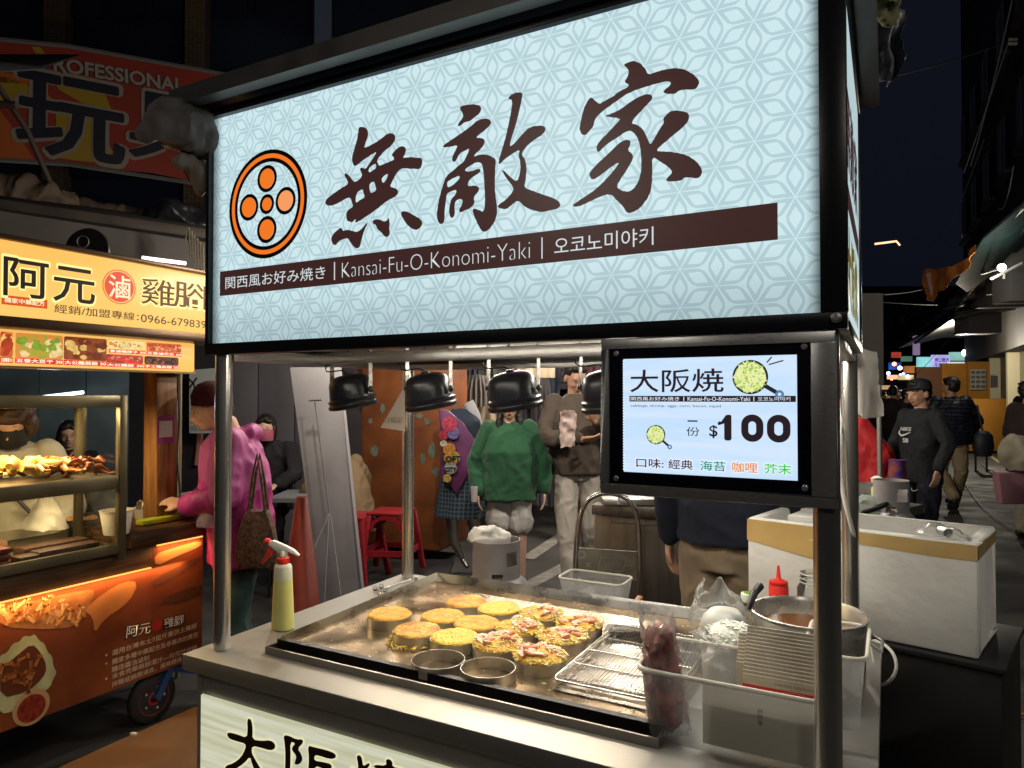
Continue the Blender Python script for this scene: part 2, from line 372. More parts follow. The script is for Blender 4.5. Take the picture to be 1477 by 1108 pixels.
# face material: backlit; dimming at the ends and bottom is painted into emission
def sign_face_mat(name, c, k):
    m = glow(name, c, k); nt = m.node_tree; p = nt.nodes['Principled BSDF']
    tc = _n(nt, 'ShaderNodeTexCoord'); sx = _n(nt, 'ShaderNodeSeparateXYZ'); nt.links.new(tc.outputs['Object'], sx.inputs[0])
    def edge(lo, hi, inv):
        r = _n(nt, 'ShaderNodeMapRange'); r.interpolation_type = 'SMOOTHSTEP'
        r.inputs['From Min'].default_value = lo; r.inputs['From Max'].default_value = hi
        r.inputs['To Min'].default_value = 1 if inv else .12; r.inputs['To Max'].default_value = .12 if inv else 1
        nt.links.new(sx.outputs['X'], r.inputs[0]); return r
    a = edge(-.80, -.745, False); c2 = edge(.742, .776, True)
    mu = _n(nt, 'ShaderNodeMath', operation='MULTIPLY'); nt.links.new(a.outputs[0], mu.inputs[0]); nt.links.new(c2.outputs[0], mu.inputs[1])
    z = _n(nt, 'ShaderNodeMapRange'); z.interpolation_type = 'SMOOTHSTEP'; z.inputs['From Min'].default_value = 1.64; z.inputs['From Max'].default_value = 1.80
    z.inputs['To Min'].default_value = .70; z.inputs['To Max'].default_value = 1; nt.links.new(sx.outputs['Z'], z.inputs[0])
    m3 = _n(nt, 'ShaderNodeMath', operation='MULTIPLY'); nt.links.new(mu.outputs[0], m3.inputs[0]); nt.links.new(z.outputs[0], m3.inputs[1])
    m4 = _n(nt, 'ShaderNodeMath', operation='MULTIPLY'); m4.inputs[1].default_value = k*.88; nt.links.new(m3.outputs[0], m4.inputs[0]); nt.links.new(m4.outputs[0], p.inputs['Emission Strength'])
    return m
face = sign_face_mat('sign_face_backlit', (202, 228, 233), 1.0); patm = sign_face_mat('sign_pattern_print', (178, 205, 211), 1.0)
b = MB(); b.add([(SX0+.012, FY, 1.645), (-.1, FY, 1.645), (-.1, FY, 2.278), (SX0+.012, FY, 2.278)], [(0, 1, 2, 3)]); b.build('sign_face', face, sb)
def inpoly_clip(poly, x0, x1, z0, z1):
    for ax, lim, sgn in ((0, x0, 1), (0, x1, -1), (1, z0, 1), (1, z1, -1)):
        out = []
        for i in range(len(poly)):
            p = poly[i]; q = poly[(i+1) % len(poly)]; ip = (p[ax]-lim)*sgn >= 0; iq = (q[ax]-lim)*sgn >= 0
            if ip: out.append(p)
            if ip != iq:
                t = (lim-p[ax])/(q[ax]-p[ax]); out.append((p[0]+(q[0]-p[0])*t, p[1]+(q[1]-p[1])*t))
        poly = out
        if len(poly) < 3: return []
    return poly
def kumiko(x0, x1, z0, z1, cx, cz, s, dx, emitq):
    """star-and-rhombus lattice print: a ring-shaped rhombus along each lattice edge"""
    lat = {}
    for i in range(int((x0-cx)/dx)-2, int((x1-cx)/dx)+3):
        for j in range(int((z0-cz)/s)-2, int((z1-cz)/s)+3): lat[i, j] = (cx+i*dx, cz+j*s+(s/2 if i % 2 else 0))
    for (i, j), A in lat.items():
        nb = [(i, j+1), (i+1, j if i % 2 == 0 else j+1), (i+1, j-1 if i % 2 == 0 else j)]
        for k in nb:
            if k not in lat: continue
            B = lat[k]; M = ((A[0]+B[0])/2, (A[1]+B[1])/2); ex, ez = (B[0]-A[0])/2, (B[1]-A[1])/2
            px, pz = -ez*.5774, ex*.5774
            def ringp(a, c, rd):   # rhombus with softened obtuse corners
                pts = []
                for ca, cb in ((1, 0), (rd, 1-rd), (rd*.45, 1-rd*.55), (-rd*.45, 1-rd*.55), (-rd, 1-rd), (-1, 0), (-rd, rd-1), (-rd*.45, -1+rd*.55), (rd*.45, -1+rd*.55), (rd, rd-1)):
                    pts.append((M[0]+ex*a*ca+px*c*cb, M[1]+ez*a*ca+pz*c*cb))
                return pts
            o = ringp(.97, .86, .34); n = ringp(.55, .55, .22)
            for q in range(10):
                r = (q+1) % 10; pl = inpoly_clip([o[q], o[r], n[r], n[q]], x0, x1, z0, z1)
                if len(pl) >= 3: emitq(pl)
b = MB(); PS = []
def eq(pl):
    b.add([(p[0], FY-.0006, p[1]) for p in pl], [list(range(len(pl)))])
kumiko(SX0+.013, -.101, 1.646, 2.277, -.278, 2.002, .074, .0688, eq)
b.build('sign_pattern', patm, sb)
# brush lettering traced stroke by stroke
def tr(pts, ox, oy, k): return [ony(ox+x*k, oy+y*k, FY-.0018) for x, y in smoothpts(pts, 1)]
G1 = [[(318,75),(345,72),(375,80),(392,105),(393,145),(375,190),(358,245),(400,225),(450,200),(500,165),(540,130),(575,122),(600,130),(612,155),(605,190),(570,230),(530,260),(495,295),(462,345),(475,370),(480,385),(530,365),(575,345),(600,335),(598,315),(580,300),(590,280),(630,240),(660,225),(690,235),(697,260),(685,295),(670,320),(700,318),(740,313),(780,320),(815,318),(827,340),(822,380),(808,410),(760,408),(700,405),(660,405),(635,425),(610,460),(590,500),(565,550),(600,560),(630,575),(635,600),(610,630),(560,655),(510,690),(450,740),(390,780),(330,820),(285,842),(298,802),(265,838),(250,830),(225,825),(218,790),(220,755),(240,730),(275,710),(262,670),(250,635),(215,645),(150,685),(90,705),(55,695),(50,665),(80,630),(130,595),(190,555),(235,530),(225,495),(200,455),(215,440),(240,460),(270,500),(290,515),(330,485),(345,460),(340,440),(325,410),(340,395),(375,410),(400,370),(430,325),(465,268),(420,295),(350,340),(290,390),(270,370),(262,325),(285,240),(305,170),(315,110)],
[(395,410),(430,375),(455,365),(458,400),(430,420),(400,440)],[(500,480),(555,440),(545,480),(520,520),(505,515)],[(400,530),(440,505),(450,540),(460,580),(415,605),(405,570)],[(300,600),(350,565),(355,600),(370,635),(330,655),(290,685)],
[(170,878),(187,885),(190,905),(220,895),(260,900),(300,915),(345,885),(385,835),(390,845),(360,905),(345,955),(330,1030),(305,1045),(280,1035),(255,1000),(230,960),(190,970),(160,985),(135,1020),(110,1010),(95,970),(110,930),(145,900)],
[(430,820),(460,808),(490,815),(520,830),(545,820),(557,795),(565,830),(562,880),(568,930),(545,955),(520,945),(495,910),(465,890),(455,855),(430,845)],
[(650,760),(675,742),(720,755),(760,780),(800,800),(828,830),(820,870),(780,898),(740,885),(700,850),(675,810)]]
G2 = [[(215,165),(260,155),(310,150),(355,158),(368,185),(350,220),(320,240),(285,270),(245,278),(215,305),(195,305),(210,275),(240,240),(230,205),(215,190)],
[(90,445),(150,405),(230,350),(300,300),(340,260),(400,250),(430,262),(437,285),(410,320),(340,370),(330,390),(370,390),(392,405),(385,440),(350,480),(325,500),(310,525),(360,505),(420,510),(470,540),(465,600),(462,700),(465,800),(478,880),(475,950),(440,1020),(400,1055),(370,1055),(340,1000),(315,950),(300,890),(340,895),(380,920),(392,860),(390,780),(385,680),(378,600),(365,565),(330,560),(280,590),(240,622),(290,630),(350,605),(362,620),(350,640),(300,670),(272,700),(270,735),(320,725),(352,740),(345,770),(310,810),(320,850),(295,885),(250,905),(215,920),(205,905),(225,870),(235,830),(210,820),(180,840),(175,880),(180,930),(160,962),(140,945),(135,900),(145,850),(150,825),(185,790),(190,755),(150,770),(120,785),(115,830),(105,900),(105,960),(95,1000),(65,1000),(48,950),(55,880),(70,800),(95,720),(115,660),(160,625),(200,590),(240,560),(260,520),(285,460),(250,480),(210,500),(185,555),(165,560),(155,535),(180,480),(200,440),(150,452),(100,458)],
[(120,700),(160,680),(205,655),(215,670),(190,700),(150,735),(125,740)],
[(550,112),(590,70),(660,62),(655,110),(630,220),(600,330),(560,455),(600,430),(650,370),(710,308),(800,300),(825,320),(810,360),(740,405),(690,445),(655,490),(655,515),(680,545),(688,620),(680,690),(668,742),(740,770),(830,800),(910,830),(932,870),(900,895),(850,905),(790,918),(720,900),(670,875),(625,830),(590,860),(540,900),(485,885),(480,870),(540,830),(595,765),(590,735),(555,690),(530,655),(508,615),(530,625),(570,665),(620,705),(640,640),(645,570),(630,515),(640,470),(590,500),(530,540),(495,580),(485,560),(510,480),(540,380),(570,240),(590,120)]]
G3 = [[(380,65),(415,48),(455,36),(500,55),(535,95),(553,135),(600,118),(660,98),(740,87),(800,95),(850,120),(880,140),(912,185),(890,230),(860,238),(800,238),(765,245),(740,268),(690,268),(655,258),(670,235),(700,215),(715,185),(680,180),(620,195),(560,210),(500,230),(430,255),(370,290),(310,335),(260,370),(210,410),(180,450),(175,490),(150,520),(120,555),(90,550),(75,510),(85,450),(110,360),(135,310),(158,288),(185,315),(215,340),(250,315),(310,285),(360,245),(430,210),(385,185),(410,150),(420,110),(405,85)],
[(245,420),(300,405),(360,375),(420,330),(480,290),(540,268),(575,272),(585,295),(560,330),(500,390),(430,470),(475,480),(520,515),(550,580),(568,625),(600,570),(640,500),(665,465),(655,440),(690,400),(725,380),(790,388),(838,400),(835,455),(790,505),(720,560),(650,620),(605,665),(660,668),(740,672),(820,690),(890,735),(928,790),(925,830),(900,855),(850,850),(805,845),(785,870),(740,875),(680,875),(680,855),(725,812),(700,780),(640,740),(580,700),(582,800),(580,900),(560,980),(500,1060),(440,1095),(405,1095),(380,1050),(330,1000),(290,960),(220,980),(140,1020),(60,1055),(22,1045),(60,1015),(130,970),(200,920),(270,850),(330,780),(355,740),(310,765),(250,810),(200,850),(160,865),(142,830),(155,800),(210,745),(290,670),(350,610),(395,585),(430,590),(430,620),(410,660),(445,685),(450,715),(420,770),(370,850),(330,910),(370,940),(420,950),(470,910),(500,830),(508,760),(500,650),(480,570),(450,530),(410,522),(350,565),(290,600),(240,640),(210,675),(195,660),(195,625),(230,580),(290,520),(350,455),(360,440),(300,430)]]
FR = (V(0, FY-.0018, 0), V(1, 0, 0), V(0, 0, 1))
def rough(P, seed):      # dry-brush edges: subdivide and jitter
    rnd = random.Random(seed); out = []
    for i in range(len(P)):
        a = P[i]; q = P[(i+1) % len(P)]; out.append(a); L = (q-a).length
        for k in range(int(L/.006)):
            t = (k+1)/(int(L/.006)+1); out.append(a.lerp(q, t)+V(rnd.uniform(-1, 1), 0, rnd.uniform(-1, 1))*.0006)
    return out
for gi, (G, ox, oy, k) in enumerate(((G1, 460, 170, .18059), (G2, 620, 120, .20305), (G3, 820, 80, .20768))):
    flat([rough(tr(q, ox, oy, k), gi*20+i) for i, q in enumerate(G)], BR, 'brush_character', sb, frame=FR)
# logo
OR = glow('logo_orange', (244, 122, 36), .95); OR2 = glow('logo_light_orange', (250, 158, 96), .95); BK = mat('logo_black', (.012, .006, .006), .4)
lc = (-1.4495, 2.012); lr = .1447
def disc(b, r0, r1, cx, cz, y, n=64):
    vs = []; fs = []
    for k in range(n):
        a = 2*math.pi*k/n
        vs += [(cx+r0*math.cos(a), y, cz+r0*math.sin(a)), (cx+r1*math.cos(a), y, cz+r1*math.sin(a))]
    if r0 == 0: fs = [[2*k+1 for k in range(n)]]
    else: fs = [[2*k, 2*k+1, (2*k+3) % (2*n), (2*k+2) % (2*n)] for k in range(n)]
    b.add(vs, fs)
b = MB(); disc(b, lr*.775, lr, *lc, FY-.0014)
cs = [(0, .47, .25, .185), (0, -.47, .25, .185), (-.47, 0, .25, .185), (.47, 0, .25, .185), (0, 0, .185, .12)]
for dx, dz, ro, ri in cs: disc(b, ri*lr, ro*lr, lc[0]+dx*lr, lc[1]+dz*lr, FY-.0014)
lg = b.build('logo_outline', BK, sb)
b = MB(); disc(b, lr*.845, lr*.925, *lc, FY-.0018)
for i, (dx, dz, ro, ri) in enumerate(cs):
    if i != 3: disc(b, 0, ri*lr, lc[0]+dx*lr, lc[1]+dz*lr, FY-.0018)
b.build('logo_fill', OR, sb)
b = MB(); disc(b, 0, cs[3][3]*lr, lc[0]+.47*lr, lc[1], FY-.0018); b.build('logo_fill', OR2, sb)
# brown band with the three-language line
b = MB(); b.add([(-1.63, FY-.0012, 1.779), (-.17, FY-.0012, 1.781), (-.17, FY-.0012, 1.848), (-1.63, FY-.0012, 1.847)], [(0, 1, 2, 3)]); b.build('name_band', BR, sb)
WT = glow('band_white_print', (226, 238, 240), .8)
def bandtext(s, xa, xb, h, z=1.813, **k): text(s, WT, (xa, FY-.0012, z), (1, 0, 0), (0, 0, 1), h=h, w=xb-xa, parent=sb, off=.0008, anchor=('l', 'c'), **k)
X = lambda px, py: ony(px, py, FY).x
bandtext('関西風お好み焼き', X(326, 405), X(470, 392), .0335); bandtext('|', X(482.5, 390), X(484, 390), .045); bandtext('Kansai-Fu-O-Konomi-Yaki', X(494, 390), X(765, 360), .037, bold=-.022)
bandtext('|', X(781.5, 358), X(783.2, 358), .045); bandtext('오코노미야키', X(800, 355), X(943, 345), .036)
# right side lightbox face with its prints
b = MB(); b.add([(SX1-.006, SY0+.037, 1.641), (SX1-.006, SY1-.031, 1.641), (SX1-.006, SY1-.031, 2.269), (SX1-.006, SY0+.037, 2.269)], [(0, 1, 2, 3)])
sf = b.build('side_face', glow('side_face_backlit', (196, 222, 228), .75), sb)
rY = (0, 1, 0)
text('無敵家', BR, (SX1-.006, 1.42, 2.03), rY, (0, 0, 1), h=.17, w=.56, parent=sf, bold=.04, off=.001, anchor=('l', 'c'))
b = MB(); b.add([(SX1-.005, 1.40, 1.86), (SX1-.005, 2.05, 1.86), (SX1-.005, 2.05, 1.91), (SX1-.005, 1.40, 1.91)], [(0, 1, 2, 3)]); b.build('side_band', BR, sf)
text('大阪焼', mat('side_yellow_print', srgb(220, 200, 20), .5), (SX1-.006, 1.44, 1.75), rY, (0, 0, 1), h=.15, w=.5, parent=sf, bold=.05, off=.001, anchor=('l', 'c'))
# ---- underside and roof
b = MB(); b.box((SX0+.03, SY0+.036, 1.648), (SX1-.031, SY1-.031, 1.654)); b.build('canopy_ceiling', mat('ceiling_steel', (.62, .6, .57), .4, .85, rvar=.1, vs=5), cart)
b = MB()
for x in (XL, XR): b.box((x-.019, YF+.02, 1.600), (x+.019, YB-.02, 1.636))
b.box((XL+.02, YB-.019, 1.601), (XR-.02, YB+.019, 1.635)); b.build('canopy_beam', steel, cart, bevel=.002)
b = MB(); b.box((XL-.02, 1.70, 1.606), (XR+.02, 1.735, 1.64)); b.build('canopy_beam', steel, cart, bevel=.002)
RX0, RX1, RY0, RY1 = -1.745, -.012, 1.245, 2.17
b = MB()
b.box((RX0, RY0, 2.302), (RX1, RY0+.012, 2.347)); b.box((RX0, RY0+.012, 2.302), (RX0+.012, RY1, 2.347)); b.box((RX1-.012, RY0+.012, 2.302), (RX1, RY1, 2.347)); b.box((RX0+.012, RY1-.012, 2.302), (RX1-.012, RY1, 2.347))
b.box((RX0+.012, RY0+.012, 2.303), (RX0+.04, RY1-.012, 2.307)); b.box((RX0+.04, RY0+.012, 2.303), (RX1-.04, RY0+.04, 2.307)); b.box((RX1-.04, RY0+.012, 2.303), (RX1-.012, RY1-.012, 2.307))
b.build('roof_rim', mat('dull_roof_steel', (.13, .12, .11), .45, .7, rvar=.1, vs=8), cart)
b = MB(); b.box((RX0+.013, RY0+.013, 2.335), (RX1-.013, RY1-.013, 2.345)); b.build('roof_sheet', black_metal, cart)
for x in (-.075,):
    b = MB(); b.lathe((x, SY0-.001, 1.634), [(.0, 0), (.009, 0), (.009, .006), (.004, .008), (.0, .008)], 14, (0, -1, 0)); b.build('bolt', steel, cart)
# assumed lit tube, unseen behind the front rail, and a second over the griddle
tubes = []
for i, (x0, x1, y, z, lab) in enumerate(((-1.45, -.45, 1.375, 1.634, 'assumed unseen long white lamp tube just behind the front rail of the cart canopy'), (-1.25, -.14, 1.95, 1.634, 'assumed unseen long white lamp tube over the back half of the cart'))):
    t = thing('lamp_tube', lab, 'assumed light tube', ((x0+x1)/2, y, z), group='assumed tubes under the canopy')
    b = MB(); b.tube([(x0, y, z), (x1, y, z)], .008, 10); b.build('tube', glow('white_tube', (255, 244, 225), 12), t, smooth=True)
    b = MB(); b.box((x0-.02, y-.012, z+.0085), (x1+.02, y+.012, z+.014)); b.build('holder', white_plastic, t)
    light('AREA', ((x0+x1)/2, y, z-.012), 2.6 if i == 0 else 7, (1, .93, .8), t, size=x1-x0, sizey=.02)  # area light of each assumed tube, brightening counter and lamp tops
# ================================================================== MENU SCREEN
ms = thing('menu_screen', 'lit menu screen in a steel frame bolted below the sign by the right front post', 'menu screen', (-.29, 1.31, 1.46))
b = MB(); x0, x1, z0, z1 = -.5, -.076, 1.309, 1.613
for a, c in (((x0, z0), (x1, z0+.020)), ((x0, z1-.019), (x1, z1)), ((x0, z0+.020), (x0+.016, z1-.019)), ((x1-.040, z0+.020), (x1, z1-.019))):
    b.box((a[0], 1.306, a[1]), (c[0], 1.345, c[1]))
b.build('screen_frame', steel, ms, bevel=.002)
b = MB(); b.box((x0+.016, 1.313, z0+.02), (x1-.04, 1.34, z1-.019)); bz = b.build('bezel', mat('glossy_bezel', (.006, .007, .014), .12, 0, coat=.6), ms)
for px, py in ((889, 510), (1160, 500), (889, 690), (1161, 704)):
    p = ony(px, py, 1.313); b = MB(); b.lathe(p, [(0, 0), (.0055, 0), (.0055, .002), (.0035, .003), (0, .003)], 16, (0, -1, 0)); b.build('screw', steel, ms)
DX0, DX1, DZ0, DZ1 = -.455, -.1385, 1.3535, 1.5735; DY = 1.3115
scr = glow('display_picture', (188, 215, 243), 1.08, vs=2.2, stretch=(1.5, 1, 22), col2=(204, 222, 241))
b = MB(); b.box((DX0, DY, DZ0), (DX1, 1.3128, DZ1)); dp = b.build('display', scr, ms)
k_ = MB()
for i in range(40): k_.box((DX0-.0012, DY-.0002, DZ0+.004+i*.0054), (DX0+.0008, DY+.0008, DZ0+.0062+i*.0054))
k_.build('edge_glow', glow('led_white_edge', (235, 245, 255), 1.5), ms)
INK = glow('screen_ink', (52, 40, 48), .6)
def stx(s, pa, pb, m=INK, h=None, bold=0, **k):      # from px point a (left, mid) to b (right)
    A = ony(*pa, DY); B = ony(*pb, DY); text(s, m, A, (1, 0, 0), (0, 0, 1), h=h, w=B.x-A.x, parent=dp, bold=bold, anchor=('l', 'c'), **k)
stx('大阪焼', (909, 550), (1044, 547), h=.044, bold=.008)
A = ony(908, 582, DY); B = ony(1148, 581, DY); b = MB(); b.add([(A.x, DY-.0005, 1.4905), (B.x, DY-.0005, 1.4905), (B.x, DY-.0005, 1.5015), (A.x, DY-.0005, 1.5015)], [(0, 1, 2, 3)]); b.build('name_band', INK, dp)
WS = glow('screen_white', (235, 242, 255), 1)
def s2(s, xa, xb, z, h, m, bold=0, off=.001): text(s, m, (xa, DY, z), (1, 0, 0), (0, 0, 1), h=h, w=xb-xa, parent=dp, bold=bold, off=off, anchor=('l', 'c'))
XX = lambda px: ony(px, 580, DY).x
s2('関西風お好み焼き', XX(910), XX(980), 1.496, .0075, WS); s2('|', XX(986), XX(987), 1.496, .008, WS); s2('Kansai-Fu-O-Konomi-Yaki', XX(992), XX(1082), 1.496, .0075, WS); s2('|', XX(1087), XX(1088), 1.496, .008, WS); s2('오코노미야키', XX(1093), XX(1140), 1.496, .0075, WS)
def one_zero():
    def rr(x0, x1, z0, z1, r, n=8):
        q = []
        for cx, cz, a0 in ((x1-r, z1-r, 0), (x0+r, z1-r, 90), (x0+r, z0+r, 180), (x1-r, z0+r, 270)):
            for i in range(n+1): a = math.radians(a0+90*i/n); q.append(V(cx+r*math.cos(a), DY-.0008, cz+r*math.sin(a)))
        return q
    fr = (V(0, DY-.0008, 0), V(1, 0, 0), V(0, 0, 1)); z0, z1 = 1.4200, 1.4670
    for a, c in ((1069, 1101), (1106, 1140)):
        xa, xb = XX(a), XX(c); r = (xb-xa)/2; flat([rr(xa, xb, z0-.001, z1+.001, r*.98), rr(xa+.0125, xb-.0125, z0+.0115, z1-.0115, (xb-xa-.025)/2*.98)], INK, 'price_digit', dp, frame=fr)
    xa, xb = XX(1041), XX(1055); f = lambda x, z: V(x, DY-.0008, z)
    flat([[f(xb, z1), f(xb, z0+.003), f(xb-.002, z0), f(xa+.0045, z0), f(xa+.003, z0+.003), f(xa+.003, z1-.014), f(XX(1036)+.001, z1-.0105), f(XX(1035)-.001, z1-.0145), f(XX(1036), z1-.018)][::-1][0:0] or
         [f(xb-.002, z1), f(xb, z1-.002), f(xb, z0+.003), f(xb-.003, z0), f(xb-.0105, z0), f(xb-.013, z0+.003), f(xb-.013, z1-.016), f(xb-.021, z1-.012), f(xb-.0245, z1-.0145), f(xb-.0245, z1-.0175), f(xb-.023, z1-.0195), f(xb-.010, z1-.001), f(xb-.007, z1)]], INK, 'price_digit', dp, frame=fr)
s2('cabbage, shrimp, eggs, corn, bacon, squid', XX(910), XX(1040), 1.482, .0058, INK)
s2('一', XX(992), XX(1006), 1.4545, .0022, INK, .01); s2('份', XX(990), XX(1009), 1.435, .017, INK)
s2('$', XX(1023), XX(1035), 1.4355, .024, INK, .015); one_zero()
for s, a, c, col in (('口味:', 918, 957, (64, 44, 52)), ('經典', 964, 999, (64, 44, 52)), ('海苔', 1010, 1046, (20, 140, 110)), ('咖哩', 1056, 1092, (226, 140, 50)), ('芥末', 1102, 1141, (60, 200, 40))):
    z = 1.3725 + (a-918)*-.0000
    s2(s, XX(a)-.0008, XX(c)+.0008, z, .0205, WS, .035, .0005); s2(s, XX(a), XX(c), z, .018, glow('menu_ink_%d_%d' % (col[0], col[1]), col, 1), .012, .0012)
def panpic(cx, cz, r, ang):    # picture of a skillet full of shredded cabbage, flat on the screen
    b = MB(); disc(b, 0, r, cx, cz, DY-.0005, 40); d = V(math.cos(ang), 0, math.sin(ang)); q = V(-d.z, 0, d.x); c = V(cx, DY-.0005, cz)
    b.add([c+d*r*.95+q*r*.12, c+d*r*1.75+q*r*.12, c+d*r*1.75-q*r*.12, c+d*r*.95-q*r*.12], [(0, 1, 2, 3)])
    b.build('skillet_picture', glow('skillet_print', (38, 42, 48), .8), dp)
    b = MB(); c2 = c+d*r*1.9; n = 20
    disc(b, r*.10, r*.24, c2.x, c2.z, DY-.0007, 20); b.build('skillet_picture', glow('skillet_handle_print', (92, 130, 165), .9), dp)
    gs = [glow('veg_a', (206, 222, 120), 1), glow('veg_b', (160, 196, 84), 1), glow('veg_c', (232, 236, 176), 1)]
    for gi, gm in enumerate(gs):
        b = MB(); rnd = random.Random(gi)
        if gi == 0: disc(b, 0, r*.88, cx, cz, DY-.0009, 30)
        for _ in range(110 if gi else 0):
            a = rnd.uniform(0, 6.28); rr = r*.86*math.sqrt(rnd.random()); p = V(cx+rr*math.cos(a), DY-.0011-.0001*gi-_*.000001, cz+rr*math.sin(a)); t = rnd.uniform(0, 3.14)
            e = V(math.cos(t), 0, math.sin(t))*r*.14; f = V(-e.z, 0, e.x)*.25
            b.add([p-e-f, p+e-f, p+e+f, p-e+f], [(0, 1, 2, 3)])
        b.build('cabbage_picture', gm, dp)
panpic(ony(1082, 544, DY).x, ony(1082, 544, DY).z, .0315*.98, math.radians(-32)); panpic(ony(946, 627, DY).x, ony(946, 627, DY).z, .0185, math.radians(-40))
b = MB()
for p, q in (((1106, 523), (1113, 515)), ((1109, 526), (1130, 520))): b.bar(ony(*p, DY-.0008), ony(*q, DY-.0008), .0022, .0004, V(0, 1, 0))
b.build('sizzle_lines', INK, dp)
# ================================================================== HEAT LAMPS
enamel = mat('black_enamel', (.010, .011, .016), .34, 0)
def heat_lamp(x, label, tilt=(.17, -.09)):
    y = 1.75; z = 1.522
    t = thing('heat_lamp', label, 'heat lamp', (x, y, z), group='heat lamps hanging over the griddle')
    ax = V(tilt[1], -tilt[0], 1).normalized()
    b = MB(); b.lathe(V(x, y, z)-ax*.055, [(.0755, 0), (.078, .002), (.0785, .010), (.074, .013), (.0735, .018), (.0765, .021), (.0765, .026), (.070, .030), (.069, .052), (.066, .075), (.060, .090), (.048, .099), (.030, .103), (.012, .104), (.012, .110), (0, .110)], 36, ax)
    sh = b.build('lamp_shade', enamel, t, smooth=True, solid=.0015)
    b = MB()
    for k in range(30):
        a = 2*math.pi*k/30; xx = ax.orthogonal().normalized(); yy = ax.cross(xx)
        d = xx*math.cos(a)+yy*math.sin(a); c = V(x, y, z)-ax*.055+ax*.038+d*.0697; b.obox(c, ax.cross(d)*.0022, ax*.006, d*.0006)
    b.build('vent_slot', dark_void, sh)
    b = MB(); c = V(x, y, z)-ax*.03; b.ball(c, .032, 16, 10); b.build('bulb', glow('warm_bulb', (255, 225, 170), 14), t, smooth=True)
    for s in (-1, 1):
        b = MB(); p = V(x+s*.076, y, z+.005)
        b.box((p.x-.0015+s*.004, y-.009, z-.01), (p.x+.0015+s*.004, y+.009, 1.648)); b.build('bracket', mat('bracket_steel', (.42, .4, .37), .45, .9, var=.5, vs=40), t)
        b = MB(); b.lathe((p.x+s*.002, y, z+.002), [(0, 0), (.010, 0), (.011, .004), (.008, .008), (.004, .010), (0, .010)], 14, (s, 0, 0)); b.build('knob', black_plastic, t, smooth=True)
    b = MB(); rnd = random.Random(int(x*100)); q = V(x, y, z)+ax*.055
    b.tube([q, q+V(-.01, -.02, .012), q+V(-.045, -.035, .0), q+V(-.085, -.02, .008), q+V(-.08, 0, .045), q+V(-.03, .0, .055), q+V(.0, .01, .075)], .0028, 6); b.build('cable', black_plastic, t, smooth=True, sub=1)
    light('SPOT', V(x, y, z)-ax*.04, 60, (1, .78, .46), t, size=.03, rot=(0, 0, 0), spot=math.radians(125), blend=.6)
    return t
LX = (-1.53, -1.226, -.935, -.648)
for x, lab in zip(LX, ('leftmost black heat lamp, beside the left front post', 'black heat lamp in front of the rear left post, second from the left', 'black heat lamp hiding the eyes of the girl in the green sweater', 'black heat lamp half hidden behind the menu screen')):
    heat_lamp(x, lab)
# ================================================================== GRIDDLE
gt = thing('griddle', 'oily steel griddle with a raised rim and black front gutter, set in the counter top', 'griddle', (-.95, 1.77, .8))
GX0, GX1, GY0, GY1 = -1.497, -.405, 1.372, 2.185
iron = mat('oily_griddle_plate', (.38, .27, .155), .24, .72, rvar=.12, vs=7, var=.55, bump=.12, bs=18, detail=8)
rimm = mat('griddle_rim_steel', (.5, .48, .44), .28, 1, rvar=.1, vs=9, var=.25)
b = MB(); b.box((GX0, GY0+.058, .800), (GX1, GY1, .810)); b.build('plate', iron, gt)
b = MB(); b.box((GX0, GY0, .8), (GX1, GY0+.006, .820)); b.box((GX0, GY0+.006, .8), (GX0+.006, GY0+.05, .820)); b.box((GX1-.006, GY0+.006, .8), (GX1, GY0+.05, .820)); b.build('gutter_rim', mat('gutter_rim_steel', (.28, .26, .24), .4, 1, rvar=.1, vs=14), gt)
b = MB(); b.box((GX0+.006, GY0+.006, .8005), (GX1-.006, GY0+.05, .803)); b.box((GX0+.002, GY0+.040, .803), (GX1-.002, GY0+.0575, .829)); b.build('gutter', mat('burnt_gutter', (.012, .010, .009), .35, .3, bump=.4, bs=60), gt)
b = MB()
b.add([(GX0+.001, GY0+.06, .8103), (GX0-.003, GY0+.06, .831), (GX0-.003, GY1+.01, .838), (GX0+.001, GY1-.001, .8103)], [(0, 1, 2, 3)])
b.add([(GX0+.001, GY1-.001, .8103), (GX0-.003, GY1+.012, .838), (GX1+.001, GY1+.012, .845), (GX1-.001, GY1-.001, .8103)], [(0, 1, 2, 3)])
b.build('splash_rim', rimm, gt, solid=.002)
b = MB(); rnd = random.Random(3)
for i in range(150):    # scraps of batter and cabbage fallen on the plate
    u = rnd.random(); x = GX0+.02+(GX1-GX0-.06)*rnd.random()**.8; y = GY0+.08+.70*rnd.random(); r = rnd.uniform(.0015, .005)
    b.ball((x, y, .8105), r, 6, 4, (1.6, .8, .5))
o = b.build('scraps', mat('scraps', (.62, .5, .22), .5), gt); o['kind'] = 'stuff'
